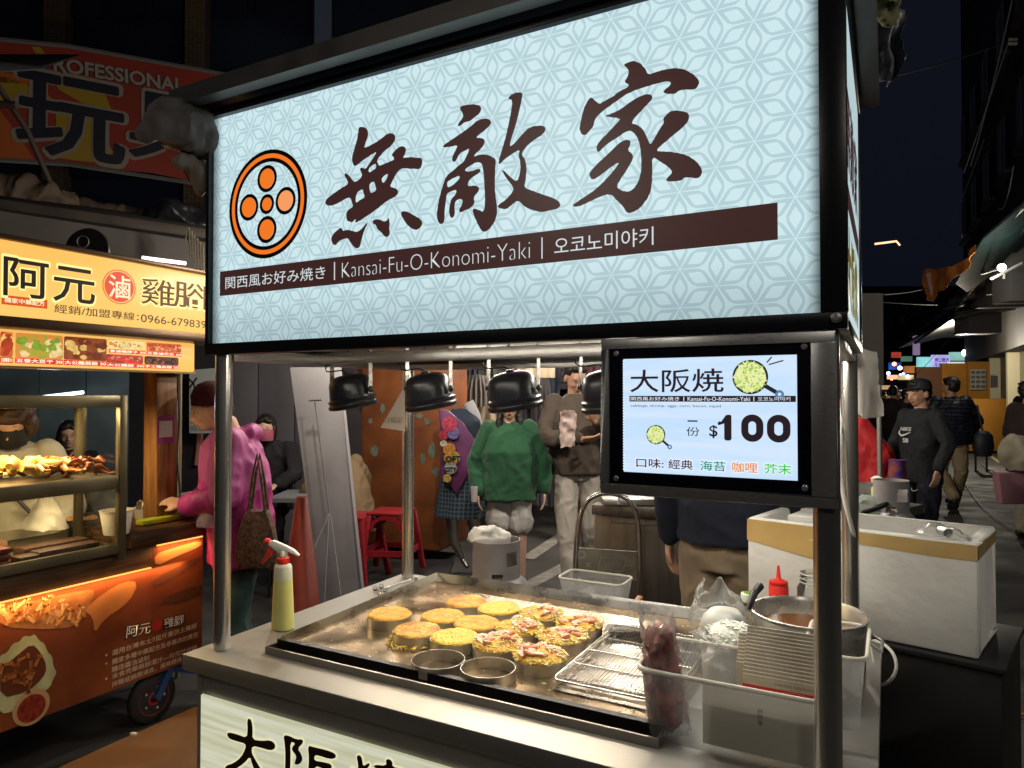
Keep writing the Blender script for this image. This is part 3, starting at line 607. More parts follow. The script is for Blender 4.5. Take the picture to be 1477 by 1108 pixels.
# ================================================================== PANCAKES AND RINGS
ringm = mat('ring_steel', (.78, .75, .68), .34, 1, rvar=.06, vs=20)
batter = mat('golden_batter', (.80, .47, .055), .5, 0, vs=34, col2=(.66, .29, .03), bump=.9, bs=160, sss=.1)
batter2 = mat('pale_batter', (.82, .57, .085), .5, 0, vs=50, col2=(.72, .43, .045), bump=.9, bs=160, sss=.1)
batter3 = mat('browned_batter', (.82, .53, .10), .45, 0, vs=22, col2=(.50, .17, .02), bump=.9, bs=150, sss=.1, detail=8)
cab = mat('cabbage_shreds', (.84, .70, .26), .6, 0, vs=90, col2=(.80, .62, .14), spec=.08, sss=.1)
cab2 = mat('egg_shreds', (.78, .56, .12), .65, 0, spec=.1)
ham = mat('shrimp_pink', (.80, .22, .12), .4, 0, vs=60, col2=(.82, .46, .30), sss=.15)
ham2 = mat('bacon_pink', (.80, .45, .33), .4, 0, vs=60, col2=(.85, .62, .45), sss=.15)
corn = mat('corn_kernels', (.86, .58, .06), .35, 0)
onion = mat('white_onion', (.84, .74, .42), .7, 0, sss=.2, spec=.1)
def ring(x, y, lab, z=.810, r=.0675):
    b = MB(); n = 44
    b.lathe((x, y, z), [(r, .0005), (r, .029), (r-.0012, .029), (r-.0012, .0005), (r, .0005)], n)
    o = b.build('ring_mould', ringm, None, smooth=True); return tag(o, lab, 'ring mould', 'steel ring moulds on the griddle')
def shreds(b, x, y, z, r, n, rnd, hgt, L=.014, w=.0014):
    for _ in range(n):
        a = rnd.uniform(0, 6.28); q = r*math.sqrt(rnd.random()); t = rnd.uniform(0, 6.28); e = V(math.cos(t), math.sin(t), rnd.uniform(-.35, .35)).normalized()*L*rnd.uniform(.4, 1)
        c = V(x+q*math.cos(a), y+q*math.sin(a), z+hgt*(1-(q/r)**2)*rnd.uniform(.3, 1)); m = c+V(0, 0, .002)
        b.bar(c-e/2, m, w*rnd.uniform(.7, 1.6), w*.7); b.bar(m, c+e/2, w*rnd.uniform(.7, 1.6), w*.7)
def pancake(px, py, lab, pal=0, loaded=False, spill=False, seed=0):
    p = onz(px, py, .844); x, y = p.x, p.y; rnd = random.Random(seed)
    ring(x, y, 'steel ring mould holding the '+lab)
    r = .066; n = 40; b = MB(); vs = []; ph = rnd.uniform(0, 6)
    rr = [0, .25, .5, .7, .85, .95, 1.0, 1.01, .99]; hh = [.0375, .0375, .037, .0365, .036, .0345, .0315, .027, .012] if not loaded else [.049, .048, .045, .042, .038, .034, .030, .026, .012]
    for q, h in zip(rr, hh):
        for k in range(n):
            a = 2*math.pi*k/n; e = noise.noise(V(math.cos(a)*1.4+seed*3, math.sin(a)*1.4, q*2)); hz = noise.noise(V(x*60+q*math.cos(a)*6, y*60+q*math.sin(a)*6, seed))*.0026 if q < 1 else 0
            vs.append((x+math.cos(a)*r*q*(1+.05*e if q > .8 and h > .03 else 1), y+math.sin(a)*r*q*(1+.05*e if q > .8 and h > .03 else 1), .810+h+hz))
    fs = [[i*n+k, i*n+(k+1) % n, (i+1)*n+(k+1) % n, (i+1)*n+k] for i in range(len(rr)-1) for k in range(n)]
    b.add(vs, fs)
    t = thing('pancake', lab, 'pancake', (x, y, .81), group='savoury pancakes cooking on the griddle')
    b.build('batter', batter2 if pal else (batter3 if seed in (2, 4, 7, 8, 11) else batter), t, smooth=True)
    if not loaded:
        b = MB(); shreds(b, x, y, .8455, .062, 60, rnd, .002, .011, .0012); o = b.build('cabbage', cab if pal else cab2, t, kind='stuff')
    if spill:
        b = MB()
        for _ in range(150):
            a = rnd.uniform(0, 6.28); q = rnd.uniform(.068, .083); c = V(x+q*math.cos(a), y-.004+q*math.sin(a), .812+rnd.random()*.008); e = V(rnd.uniform(-1, 1), rnd.uniform(-1, 1), rnd.uniform(-.3, .3))*.007
            b.bar(c-e, c+e, .0022, .0016)
        b.build('spilt_cabbage', cab2, t, kind='stuff')
    if loaded:
        b = MB(); shreds(b, x, y, .842, .070, 300, rnd, .016, .017, .0024); b.build('cabbage', cab, t, kind='stuff')
        b = MB(); shreds(b, x+.01, y, .846, .062, 60, rnd, .015, .022, .0036); b.build('onion', onion, t, kind='stuff')
        for m, nm, cnt in ((ham, 'shrimp', 3), (ham2, 'bacon', 6), (ham, 'ham_piece', 4)):
            for _ in range(cnt):
                a = rnd.uniform(0, 6.28); q = .046*math.sqrt(rnd.random()); c = V(x+q*math.cos(a), y+q*math.sin(a), .862-.008*q/.046); t0 = rnd.uniform(0, 6.28); R_ = rnd.uniform(.012, .019); tl = rnd.uniform(-.5, .5)
                bb = MB(); path = [c+V(math.cos(t0+s*.5)*R_, math.sin(t0+s*.5)*R_, math.sin(s)*.004+tl*.006) for s in range(5)]
                if nm == 'ham_piece':
                    e1 = V(math.cos(t0), math.sin(t0), rnd.uniform(-.3, .3)); e2 = V(-math.sin(t0), math.cos(t0), rnd.uniform(-.3, .3)); bb.obox(c, e1*rnd.uniform(.006, .012), e2*rnd.uniform(.005, .009), V(0, 0, 1)*rnd.uniform(.003, .006)); bb.build(nm, m, t, bevel=.0015); continue
                if nm == 'shrimp': bb.tube(path, [.0035, .006, .0065, .005, .002], 8)
                else:
                    for i in range(4): bb.bar(path[i], path[i+1], .017, .0022)
                bb.build(nm, m, t, smooth=True)
        b = MB()
        for _ in range(30):
            a = rnd.uniform(0, 6.28); q = .055*math.sqrt(rnd.random()); b.ball((x+q*math.cos(a), y+q*math.sin(a), .858-.012*q/.055+rnd.random()*.006), .0033, 6, 4)
        b.build('corn', corn, t, smooth=True, kind='stuff')
for i, (px, py, lab, kw) in enumerate((
    (562, 884, 'golden pancake alone at the left end of the griddle', {}),
    (601, 907, 'golden pancake with cabbage spilt round its foot', dict(spill=True)),
    (638.6, 887, 'browned pancake behind the one with spilt cabbage', {}),
    (672, 866, 'browned pancake farthest back in the left half of the griddle', {}),
    (719.5, 876, 'smooth pale pancake at the back beside the topped ones', dict(pal=1)),
    (688, 897, 'golden pancake in the middle of the untopped ones', dict(pal=0)),
    (656, 917, 'pale pancake just behind the left empty ring', dict(pal=1)),
    (780, 884, 'topped pancake farthest back, beside the smooth pale one', dict(loaded=True)),
    (749, 904, 'topped pancake in front of the smooth pale one', dict(loaded=True)),
    (718, 927, 'topped pancake just behind the right empty ring', dict(loaded=True)),
    (811, 916.5, 'topped pancake near the left edge of the wire rack', dict(loaded=True)),
    (835, 899, 'topped pancake nearest the spatula', dict(loaded=True)),
    (779, 944, 'topped pancake with a red heap, nearest the front gutter', dict(loaded=True)))):
    pancake(px, py, lab, seed=i+1, **kw)
for px, py, lab in ((632, 951, 'empty ring mould at the front left of the griddle'), (704, 963, 'empty ring mould with scraps inside, at the front middle')):
    p = onz(px, py, .838); ring(p.x, p.y, lab)
# ---- wire rack on a tray
rk = thing('cooling_rack', 'empty wire cooling rack lying at the right end of the griddle', 'wire rack', (-.56, 1.73, .812))
wire = mat('bright_wire', (.75, .72, .66), .25, 1); rx0, rx1, ry0, ry1 = -.700, -.425, 1.505, 1.955
b = MB()
def rrect(x0, x1, y0, y1, r, z):
    q = []
    for cx, cy, a0 in ((x1-r, y1-r, 0), (x0+r, y1-r, 90), (x0+r, y0+r, 180), (x1-r, y0+r, 270)):
        for i in range(6): a = math.radians(a0+18*i); q.append((cx+r*math.cos(a), cy+r*math.sin(a), z))
    return q
b.tube(rrect(rx0, rx1, ry0, ry1, .022, .836), .003, 8, closed=True); b.build('rim_wire', wire, rk, smooth=True)
for k in range(5):
    b = MB(); y = ry0+.02+(ry1-ry0-.04)*k/4; b.tube([(rx0, y, .835), (rx1, y, .835)], .0022, 6); b.build('cross_wire', wire, rk, smooth=True)
b = MB(); b.tube([(rx0, ry0+.03, .84), (rx0, ry0+.03, .84)], .001, 3)
w0 = None
for k in range(30):
    x = rx0+.008+(rx1-rx0-.016)*k/29
    b = MB(); b.tube([(x, ry0, .839), (x, ry1, .839)], .0010, 5)
    if w0 is None: w0 = b.build('thin_wire', wire, rk, smooth=True); w0x = x
    else:
        o = w0.copy(); COL.objects.link(o); o.location = w0.location+V(x-w0x, 0, 0)
b = MB(); b.add([(rx0, ry0, .813), (rx1, ry0, .813), (rx1, ry1, .813), (rx0, ry1, .813)], [(0, 1, 2, 3)])
b.tube(rrect(rx0-.002, rx1+.002, ry0-.002, ry1+.002, .024, .825), .0035, 6, closed=True)
b.build('drip_tray', mat('scuffed_tray', (.5, .44, .36), .3, 1, var=.35, vs=12, rvar=.12), rk)
# ---- spatula
sp = thing('spatula', 'broad steel spatula with a wooden handle leaning on the back rim', 'spatula', onz(893, 905, .83))
a0, a1, a2, a3 = onz(871, 911, .83), onz(927, 912, .83), at(922, 884, 2.42), at(897, 881, 2.42)
b = MB(); q = [a0, a1, a1.lerp(a2, .45)+V(.006, 0, 0), a2, a3, a0.lerp(a3, .45)-V(.012, 0, 0)]; b.prism(q, V(0, -.0015, .001)); b.build('blade', mat('spatula_steel', (.24, .23, .22), .35, 1, var=.4, vs=70, rvar=.15), sp)
b = MB(); c0 = at(907, 884, 2.42); c1 = at(924, 861, 2.50); b.bar(c0, c1, .022, .014); b.build('handle', mat('red_wood_handle', (.42, .16, .05), .45, 0, var=.4, vs=30, stretch=(1, 1, 6)), sp, bevel=.004)
# ---- spray bottle with oil
bt = onz(408, 907, .8)
so = thing('spray_bottle', 'translucent spray bottle of yellow oil with a red and white trigger head', 'spray bottle', bt)
oil = mat('oil_in_frosted_plastic', (.82, .80, .30), .3, 0, sss=.4, emit=None, trans=.25, ior=1.3)
b = MB(); b.lathe(bt, [(0, 0), (.030, 0), (.036, .003), (.0365, .012), (.034, .08), (.0305, .150)], 28, sx=1, sy=.8); b.build('oil_body', oil, so, smooth=True)
b = MB(); b.lathe(bt, [(.0305, .1505), (.0292, .186), (.026, .193), (.014, .197), (.013, .203)], 28, sx=1, sy=.8); b.build('bottle_top', mat('frosted_plastic', (.80, .78, .62), .35, 0, sss=.3, trans=.25), so, smooth=True)
b = MB(); b.lathe(bt, [(.0155, .196), (.0175, .197), (.0175, .213), (.0155, .215)], 24, sx=1, sy=1)
for k in range(24):
    a = k*math.pi/12; b.obox(bt+V(math.cos(a)*.0176, math.sin(a)*.0176, .205), V(-math.sin(a), math.cos(a), 0)*.001, V(0, 0, .007), V(math.cos(a), math.sin(a), 0)*.0007)
red = mat('red_plastic', (.70, .03, .02), .35, 0); b.build('collar', red, so, smooth=True)
wp = mat('ivory_plastic', (.78, .74, .66), .35, 0, sss=.1)
d = -RT; hb = bt+V(0, 0, .216)
b = MB(); b.lathe(hb-V(0, 0, .001), [(.011, 0), (.012, .012), (.010, .022)], 16)
prof = [(.016, .018), (.010, .030), (-.022, .026), (-.040, .014), (-.042, .010), (-.020, .013), (-.006, .012), (.006, .006)]  # side outline of the head: (towards nozzle, up)
prof = [(.040, .052), (.046, .042), (.030, .030), (.012, .016), (-.008, .016), (-.012, .022), (-.046, .006), (-.050, .009), (-.030, .028), (.0, .042), (.028, .054)]
b.prism([hb+d*x+V(0, 0, z-.004)-F0*.009 for x, z in prof], F0*.018); b.build('trigger_head', wp, so, bevel=.003)
b = MB(); p0 = hb+d*.044+V(0, 0, .044); b.lathe(p0-d*.004, [(.009, 0), (.010, .004), (.010, .014), (.006, .017), (0, .017)], 16, (d.x, d.y, .25)); b.build('nozzle', red, so, smooth=True)
b = MB(); b.prism([hb+d*x+V(0, 0, z)-F0*.006 for x, z in ((.024, .028), (.040, .034), (.050, .010), (.066, -.018), (.062, -.022), (.040, .002))], F0*.012); b.build('trigger', red, so, bevel=.002)
# ---- latch rod and stud at the back left corner of the counter
lt = thing('glass_knob_rod', 'short steel rod with a cut glass knob lying by the rear left post', 'rod', onz(560, 848, .802))
b = MB(); b.tube([onz(553, 850, .815), onz(592, 836, .815)], .004, 8); b.build('rod', steel, lt, smooth=True)
b = MB()
for i, (px, py) in enumerate(((541, 849), (550, 846), (547, 854), (556, 852))): b.ball(onz(px, py, .812), .010, 7, 5)
b.build('knob', mat('clear_glass', (1, 1, 1), .05, 0, trans=1), lt)
b = MB(); b.lathe(onz(600, 844, .8), [(.007, 0), (.007, .03), (.0, .03)], 14); tag(b.build('steel_stud', steel, None, smooth=True), 'small upright steel stud on the counter by the rear left post', 'stud')
# ================================================================== RIGHT END OF THE COUNTER
# clear tub with boxes, a bag and a bowl
frost = glassy('frosted_tub', (.93, .95, .95), .12, .15, white=.26)
clear = glassy('clear_bag_film', (.98, .99, .99), .18, .22, white=.16)
TX0, TX1, TY0, TY1, TZ = -.455, -.105, 1.392, 1.60, .945
tb = thing('plastic_tub', 'frosted clear plastic tub with a rim, at the front right corner of the counter', 'tub', ((TX0+TX1)/2, 1.5, .8))
b = MB()
def tubshell(b, x0, x1, y0, y1, z0, z1, ins, r=.03):
    A = rrect(x0+ins, x1-ins, y0+ins, y1-ins, r, z0); B = rrect(x0, x1, y0, y1, r, z1); n = len(A); b.add(A+B, [[i, (i+1) % n, n+(i+1) % n, n+i] for i in range(n)]+[list(range(n))[::-1]])
tubshell(b, TX0, TX1, TY0, TY1, .802, TZ, .012); b.build('tub_wall', frost, tb, smooth=True)
b = MB(); b.tube(rrect(TX0-.004, TX1+.004, TY0-.004, TY1+.004, .032, TZ), .005, 8, closed=True); b.build('tub_rim', mat('tub_rim', (.78, .76, .66), .3, 0, alpha=.75), tb, smooth=True)
# second tub behind at the right end
tb2 = thing('plastic_tub', 'tall clear plastic tub standing behind the right front post', 'tub', (-.09, 1.75, .8))
b = MB(); tubshell(b, -.16, -.045, 1.62, 1.86, .802, .955, .012); b.build('tub_wall', frost, tb2, smooth=True)
b = MB(); b.tube(rrect(-.164, -.041, 1.616, 1.864, .032, .957), .005, 8, closed=True); b.build('tub_rim', MATS['tub_rim'], tb2, smooth=True)
# stack of folded boxes
card = mat('grey_card', (.52, .47, .38), .7, 0, var=.08, vs=40); cardred = mat('red_card_print', (.62, .03, .03), .5)
def lidstack(px0, py0, wd, n, lab, printed, y0):
    p = ony(px0, py0, y0); t = thing('box_stack', lab, 'stack of boxes', (p.x, y0, .85))
    ww = wd
    for k in range(n):
        z = p.z-.0062*k; yk = y0-.0045*k
        b = MB(); b.hexa([(p.x, yk, z-.12), (p.x+ww, yk, z-.12), (p.x+ww, yk+.003, z-.12), (p.x, yk+.003, z-.12), (p.x, yk, z), (p.x+ww, yk, z), (p.x+ww, yk+.003, z), (p.x, yk+.003, z)]); f = b.build('folded_box', card, t, bevel=.0008)
    if printed:
        b = MB(); zz = z; b.add([(p.x, yk-.0008, zz-.060), (p.x+ww, yk-.0008, zz-.060), (p.x+ww, yk-.0008, zz-.020), (p.x, yk-.0008, zz-.038+.018)], [(0, 1, 2, 3)]); b.build('red_band', cardred, f)
        b = MB()
        for k in range(5): b.tube([(p.x+ww*i/12, yk-.0012, zz-.028-.006*k-.006*math.sin(i*.6+k)) for i in range(13)], .0004, 4)
        b.build('wave_print', mat('wave_print', (.8, .4, .35), .5), f)
        text('TAKING DELICIOUS', BR, (p.x+ww*.4, yk-.0008, zz-.013), (1, 0, 0), (0, 0, 1), h=.0045, w=ww*.52, parent=f)
    return t, yk
lidstack(1078, 902, .155, 14, 'stack of folded grey card boxes with a red printed band, in the tub', True, 1.56)
lidstack(1066, 913, .045, 9, 'narrow stack of folded card boxes behind the red printed stack', False, 1.592)
ptub = MB(); ptub.box((-.33, 1.42, .81), (-.125, 1.425, .93)); o = ptub.build('card_sleeve', mat('beige_card', (.62, .56, .42), .7, 0), None); tag(o, 'beige card sleeve with small dark characters seen through the tub wall', 'card sleeve')
text('好\n好\n食', mat('faded_ink', (.12, .10, .08), .6), (-.22, 1.42, .885), (1, 0, 0), (0, 0, 1), h=.032, parent=o, anchor=('c', 'c'), bold=.02)
# steel bowl of shredded radish with film over it
rb = onz(1035, 935, .93); bowl = thing('steel_bowl', 'deep steel bowl heaped with white shredded cabbage behind the tub', 'bowl', (rb.x, rb.y, .8))
bx, by = -.33, 1.72
bowl.location = (bx, by, .8)
b = MB(); b.lathe((bx, by, .802), [(0, 0), (.062, 0), (.066, .006), (.071, .125), (.074, .127), (.074, .130), (.070, .130), (.069, .12), (.060, .012), (0, .008)], 32); b.build('bowl', steel, bowl, smooth=True)
b = MB(); rnd = random.Random(5); shreds(b, bx, by, .922, .068, 520, rnd, .045, .034, .0036); tag(b.build('shredded_cabbage', mat('white_shreds', (.88, .89, .84), .4, 0, sss=.2), None), 'heap of white shredded cabbage in the deep steel bowl', 'cabbage', kind='stuff')
b = MB(); b.lathe((bx, by, .91), [(.066, 0), (.060, .025), (.040, .045), (.015, .055), (0, .056)], 24); b.build('cabbage_fill', mat('cabbage_core', (.74, .76, .68), .5, 0, vs=90, var=.2, bump=.8, bs=120), bowl, smooth=True)
def crumple(fn, nu, nv, name, m, lab, cat, amp=.008, sc=.03, parent=None, th=0, seed=0):
    def f(u, v):
        p = Vector(fn(u, v)); return p+noise.noise_vector(p/sc+V(seed, 0, 0))*amp+noise.noise_vector(p/(sc*.35)+V(seed, 3, 0))*amp*.35
    b = MB(); b.grid(f, nu, nv); o = b.build(name, m, parent, smooth=True, solid=th)
    if lab: tag(o, lab, cat)
    return o
# clear bag over eggs, behind
ex, ey = -.385, 1.86
eggs = thing('bag_with_tub', 'crinkled clear plastic bag with a round white lid showing in it, behind the bowl', 'plastic bag', (ex, ey, .8))
b = MB(); b.lathe((ex+.01, ey, .802), [(0, 0), (.055, 0), (.060, .10), (.062, .105), (.054, .130), (.035, .148), (0, .155)], 30); b.build('white_lid', mat('egg_shell', (.80, .80, .74), .4, 0, sss=.15), eggs, smooth=True)
b = MB(); b.lathe((ex+.01, ey, .802), [(.0615, .05), (.0625, .055), (.064, .095), (.0625, .098)], 30); b.build('yellow_band', mat('pale_yellow', (.70, .66, .30), .5), eggs, smooth=True)
crumple(lambda u, v: (ex+.01+(.090-.05*v**1.5)*math.cos(u*6.283), ey+(.085-.05*v**1.5)*math.sin(u*6.283), .81+.13*v), 50, 18, 'bag', clear, None, None, .014, .022, eggs)
crumple(lambda u, v: (ex+.01+(.085-.06*v**1.5)*math.cos(u*6.283)-.03*v, ey+(.08-.055*v**1.5)*math.sin(u*6.283), .90+.11*v+.02*math.sin(u*12.6)*v), 40, 14, 'bag', clear, None, None, .012, .03, eggs)
# raw meat in a film bag in the tub
meat = mat('raw_meat', (.30, .012, .012), .3, 0, vs=34, col2=(.50, .15, .13), coat=.5, sss=.2, detail=8)
mx, my = -.404, 1.445
mb_ = thing('bag_of_meat', 'long clear bag of dark red meat standing in the left end of the tub', 'bag of meat', (mx, my, .81))
b = MB(); b.lathe((mx+.003, my, .815), [(0, 0), (.022, .002), (.032, .015), (.0355, .045), (.035, .080), (.029, .100), (.027, .112), (.029, .130), (.028, .165), (.026, .192), (.019, .206), (0, .210)], 40, (-.13, .0, 1)); b.build('meat', meat, mb_, smooth=True, sub=1, disp=.011, dsc=.024, fold=True)
crumple(lambda u, v: (mx+.003-.030*v+(.041-.008*v+.012*max(0, v-.8))*math.cos(u*6.283), my+(.036)*math.sin(u*6.283), .812+.235*v), 40, 30, 'bag', glassy('crinkled_film', (.97, .97, .97), .25, .18, white=.24), None, None, .010, .014, mb_)
crumple(lambda u, v: (mx+.02+.09*u, 1.46+.09*v+.02*math.sin(u*5), .955+.03*math.sin(v*3)*(1-u)+.02*v), 16, 16, 'film', clear, 'loose clear film spread between the meat bag and the bowl', 'plastic film', .012, .025)
# big pot of sauce
pc = onz(1165, 884, .965); R0 = .132; px_, py_ = pc.x, pc.y
pot = thing('stock_pot', 'wide steel pot of brown sauce behind the right front post', 'pot', (px_, py_, .8))
b = MB(); b.lathe((px_, py_, .801), [(0, 0), (R0*.94, 0), (R0*.97, .008), (R0*.98, .158), (R0*1.035, .163), (R0*1.04, .168), (R0*1.0, .168), (R0*.955, .157), (R0*.93, .012), (0, .010)], 56); b.build('pot_wall', mat('pot_steel', (.64, .61, .56), .28, .85, rvar=.05, vs=10), pot, smooth=True)
b = MB(); b.lathe((px_, py_, .801), [(0, .122), (R0*.94, .122), (R0*.945, .124)], 48); b.build('sauce', mat('brown_sauce', (.16, .055, .012), .12, 0, coat=.3), pot, smooth=True)
b = MB(); b.tube([(px_+R0*1.0, py_-.05, .93), (px_+R0*1.22, py_-.055, .915), (px_+R0*1.24, py_+.02, .915), (px_+R0*1.0, py_+.03, .93)], .004, 8); b.build('handle', steel, pot, smooth=True)
b = MB(); b.tube([at(1079, 880, 1.60), at(1088, 855, 1.62), at(1096, 846, 1.66)], [.006, .009, .010], 10); tag(b.build('ladle_handle', black_plastic, None, smooth=True), 'black ladle handle resting on the left rim of the pot', 'ladle')
# bottles behind the pot
bp = onz(1078, 880, .885); bx2 = onz(1078, 896, .84)
def jar_at(px, pz, d): p = at(px, 700, d); return V(p.x, p.y, pz)
q = jar_at(1079, .8, 1.96)
j = thing('seasoning_bottle', 'round seasoning jar with a green lid, left of the pot', 'jar', q)
b = MB(); b.lathe(q, [(0, 0), (.019, 0), (.020, .003), (.020, .118)], 22); b.build('jar', mat('green_white_label', (.70, .72, .62), .4, 0, vs=14, col2=(.18, .42, .05)), j, smooth=True)
b = MB(); b.lathe(q, [(.0205, .118), (.0205, .128)], 22); b.build('brown_band', mat('brown_band', (.10, .05, .03), .5), j, smooth=True)
b = MB(); b.lathe(q, [(.0215, .129), (.0215, .149), (.019, .152), (0, .152)], 22); b.build('lid', mat('pale_lid', (.62, .66, .56), .4), j, smooth=True)
b = MB(); b.lathe(q, [(0, .1525), (.015, .1525), (.015, .1535), (0, .1535)], 22); b.build('lid_disc', mat('green_lid', (.12, .28, .03), .5), j)
q = jar_at(1122, .8, 2.15)
j = thing('squeeze_bottle', 'red squeeze bottle with a pointed nozzle behind the pot', 'sauce bottle', q)
b = MB(); b.lathe(q, [(0, 0), (.028, 0), (.029, .12), (.022, .13)], 24); b.build('bottle', red, j, smooth=True)
b = MB(); b.lathe(q, [(.027, .125), (.028, .127), (.027, .135), (.010, .142), (.0075, .145), (.0035, .182), (0, .183)], 22); b.build('nozzle_cap', red, j, smooth=True)
q = jar_at(1178, .8, 2.12)
gj = thing('glass_jar', 'open clear glass jar behind the pot and the right post', 'glass jar', q)
b = MB(); b.lathe(q, [(.055, .003), (.058, .01), (.058, .12), (.050, .135), (.050, .165)], 32); b.build('jar_wall', glassy('jar_glass', (.94, .96, .94), .3, .03, white=.05), gj, smooth=True)
for h in (.14, .152, .166):
    b = MB(); b.tube([(q.x+.051*math.cos(k*.2618), q.y+.051*math.sin(k*.2618), q.z+h) for k in range(24)], .0022, 6, closed=True); b.build('thread', mat('glass_rim', (.8, .82, .78), .12, 0, alpha=.55), gj, smooth=True)
# clear box behind the griddle
q = at(861, 700, 2.95)
cb = thing('clear_box', 'shallow frosted plastic box behind the griddle, below the trolley', 'plastic box', (q.x, q.y, .6))
b = MB(); X_ = V(1, 0, 0); bx0, bx1, by0, by1 = q.x-.14, q.x+.14, q.y-.10, q.y+.06
tubshell(b, bx0, bx1, by0, by1, .60, .742, .02); b.build('box_wall', frost, cb, smooth=True); b = MB(); b.tube(rrect(bx0, bx1, by0, by1, .03, .745), .005, 6, closed=True); b.build('box_rim', MATS['tub_rim'], cb, smooth=True)
b = MB(); b.box((bx0-.05, by0-.05, .5), (bx1+.05, by1+.05, .597)); b.box((bx0, by0, 0), (bx0+.03, by0+.03, .5)); b.box((bx1-.03, by0, 0), (bx1, by0+.03, .5)); b.box((bx0, by1-.03, 0), (bx0+.03, by1, .5)); b.box((bx1-.03, by1-.03, 0), (bx1, by1, .5)); tag(b.build('low_stand', steel_dark, None), 'low dark stand carrying the shallow frosted box behind the cart', 'stand')
# ================================================================== FOAM BOX ON ITS BLACK CABINET
foam = mat('white_foam', (.80, .79, .74), .75, 0, var=.14, vs=3.2, bump=.8, bs=26, detail=9)
A = V(*at(1078, 770, 2.395)); B = V(*at(1410, 790, 1.96)); A.z = B.z = 0
u = (B-A).normalized(); v = V(-u.y, u.x, 0)
if v.dot(F0) < 0: v = -v
L = (B-A).length
def fb(a, bb, z): return V(A.x, A.y, z)+u*a+v*bb
cab_ = thing('black_cabinet', 'tall matt black cabinet under the white foam box', 'cabinet', fb(L*.5, .2, 0))
b = MB(); b.hexa([fb(.02, -.02, 0), fb(L+.055, -.02, 0), fb(L+.055, .42, 0), fb(.02, .42, 0), fb(.02, -.02, .745), fb(L+.055, -.02, .745), fb(L+.055, .42, .745), fb(.02, .42, .745)]); b.build('cabinet_body', mat('matt_black', (.014, .014, .013), .55, 0, bump=.08, bs=40), cab_, bevel=.004)
b = MB(); b.hexa([fb(-.0, -.03, .746), fb(L+.065, -.03, .746), fb(L+.065, .43, .746), fb(-.0, .43, .746), fb(-.0, -.03, .762), fb(L+.065, -.03, .762), fb(L+.065, .43, .762), fb(-.0, .43, .762)]); b.build('cabinet_top', mat('black_top', (.02, .02, .021), .4), cab_, bevel=.003)
fx = thing('foam_box', 'big white foam box with brown packing tape round its top edge, on the black cabinet', 'foam box', fb(L*.5, .17, .763))
b = MB(); z0, z1 = .764, 1.086; wl = .035; D = .36
def fq(a0, a1, b0, b1, c0, c1): b.hexa([fb(a0, b0, c0), fb(a1, b0, c0), fb(a1, b1, c0), fb(a0, b1, c0), fb(a0, b0, c1), fb(a1, b0, c1), fb(a1, b1, c1), fb(a0, b1, c1)])
fq(0, L, 0, wl, z0, z1); fq(0, L, D-wl, D, z0, z1); fq(0, wl, wl, D-wl, z0, z1); fq(L-wl, L, wl, D-wl, z0, z1); fq(wl, L-wl, wl, D-wl, z0, z0+.03)
b.build('box_wall', foam, fx, bevel=.008)
tape = mat('brown_packing_tape', (.62, .42, .16), .18, 0, vs=5, var=.12, bump=.25, bs=25, coat=.4)
b = MB()
nT = 14
for i in range(nT):
    s0, s1 = i/nT, (i+1)/nT; dz = lambda s: .042+(.0 if s > .25 else 0)+.004*math.sin(s*9)
    a0, a1 = L*s0, L*s1; f0 = (-.0012 if i % 2 == 0 else -.0012)
    b.add([fb(a0, -.0015, z1-.004), fb(a1, -.0015, z1-.004), fb(a1, -.0015, z1-.004-dz(s1)), fb(a0, -.0015, z1-.004-dz(s0))], [(0, 1, 2, 3)])
    if i < 6: b.add([fb(a0, -.0027, z1-.02-.09*s0), fb(a1, -.0027, z1-.02-.09*s1), fb(a1, -.0027, z1-.075-.10*s1), fb(a0, -.0027, z1-.075-.10*s0)], [(0, 1, 2, 3)])
b.add([fb(L+.0015, .003, z1-.004), fb(L+.0015, D-.003, z1-.004), fb(L+.0015, D-.003, z1-.046), fb(L+.0015, .003, z1-.046)], [(0, 1, 2, 3)])
b.build('packing_tape', tape, fx, smooth=True)
crumple(lambda a, c: fb(L-.17+.15*a, .01+.12*c, z1+.012+.02*math.sin(a*4)*math.sin(c*3)), 14, 14, 'plastic_film', clear, 'crumpled clear plastic on the right end of the foam box', 'plastic film', .012, .03)
b = MB(); c = fb(L-.085, .03, z1+.02); b.lathe(c, [(.010, -.02), (.014, -.018), (.014, .018), (.010, .02)], 18, (F0.x, F0.y, 0)); b.lathe(c, [(.011, -.016), (.011, .016)], 18, (F0.x, F0.y, 0)); tag(b.build('steel_clip', steel, None, smooth=True), 'small round steel ring on the right end of the foam box', 'ring')
b = MB(); fq(.10, .28, .10, .22, z1-.03, z1+.008); tag(b.build('foam_tray', foam, None, bevel=.004), 'white foam tray poking out of the left end of the foam box', 'foam tray')
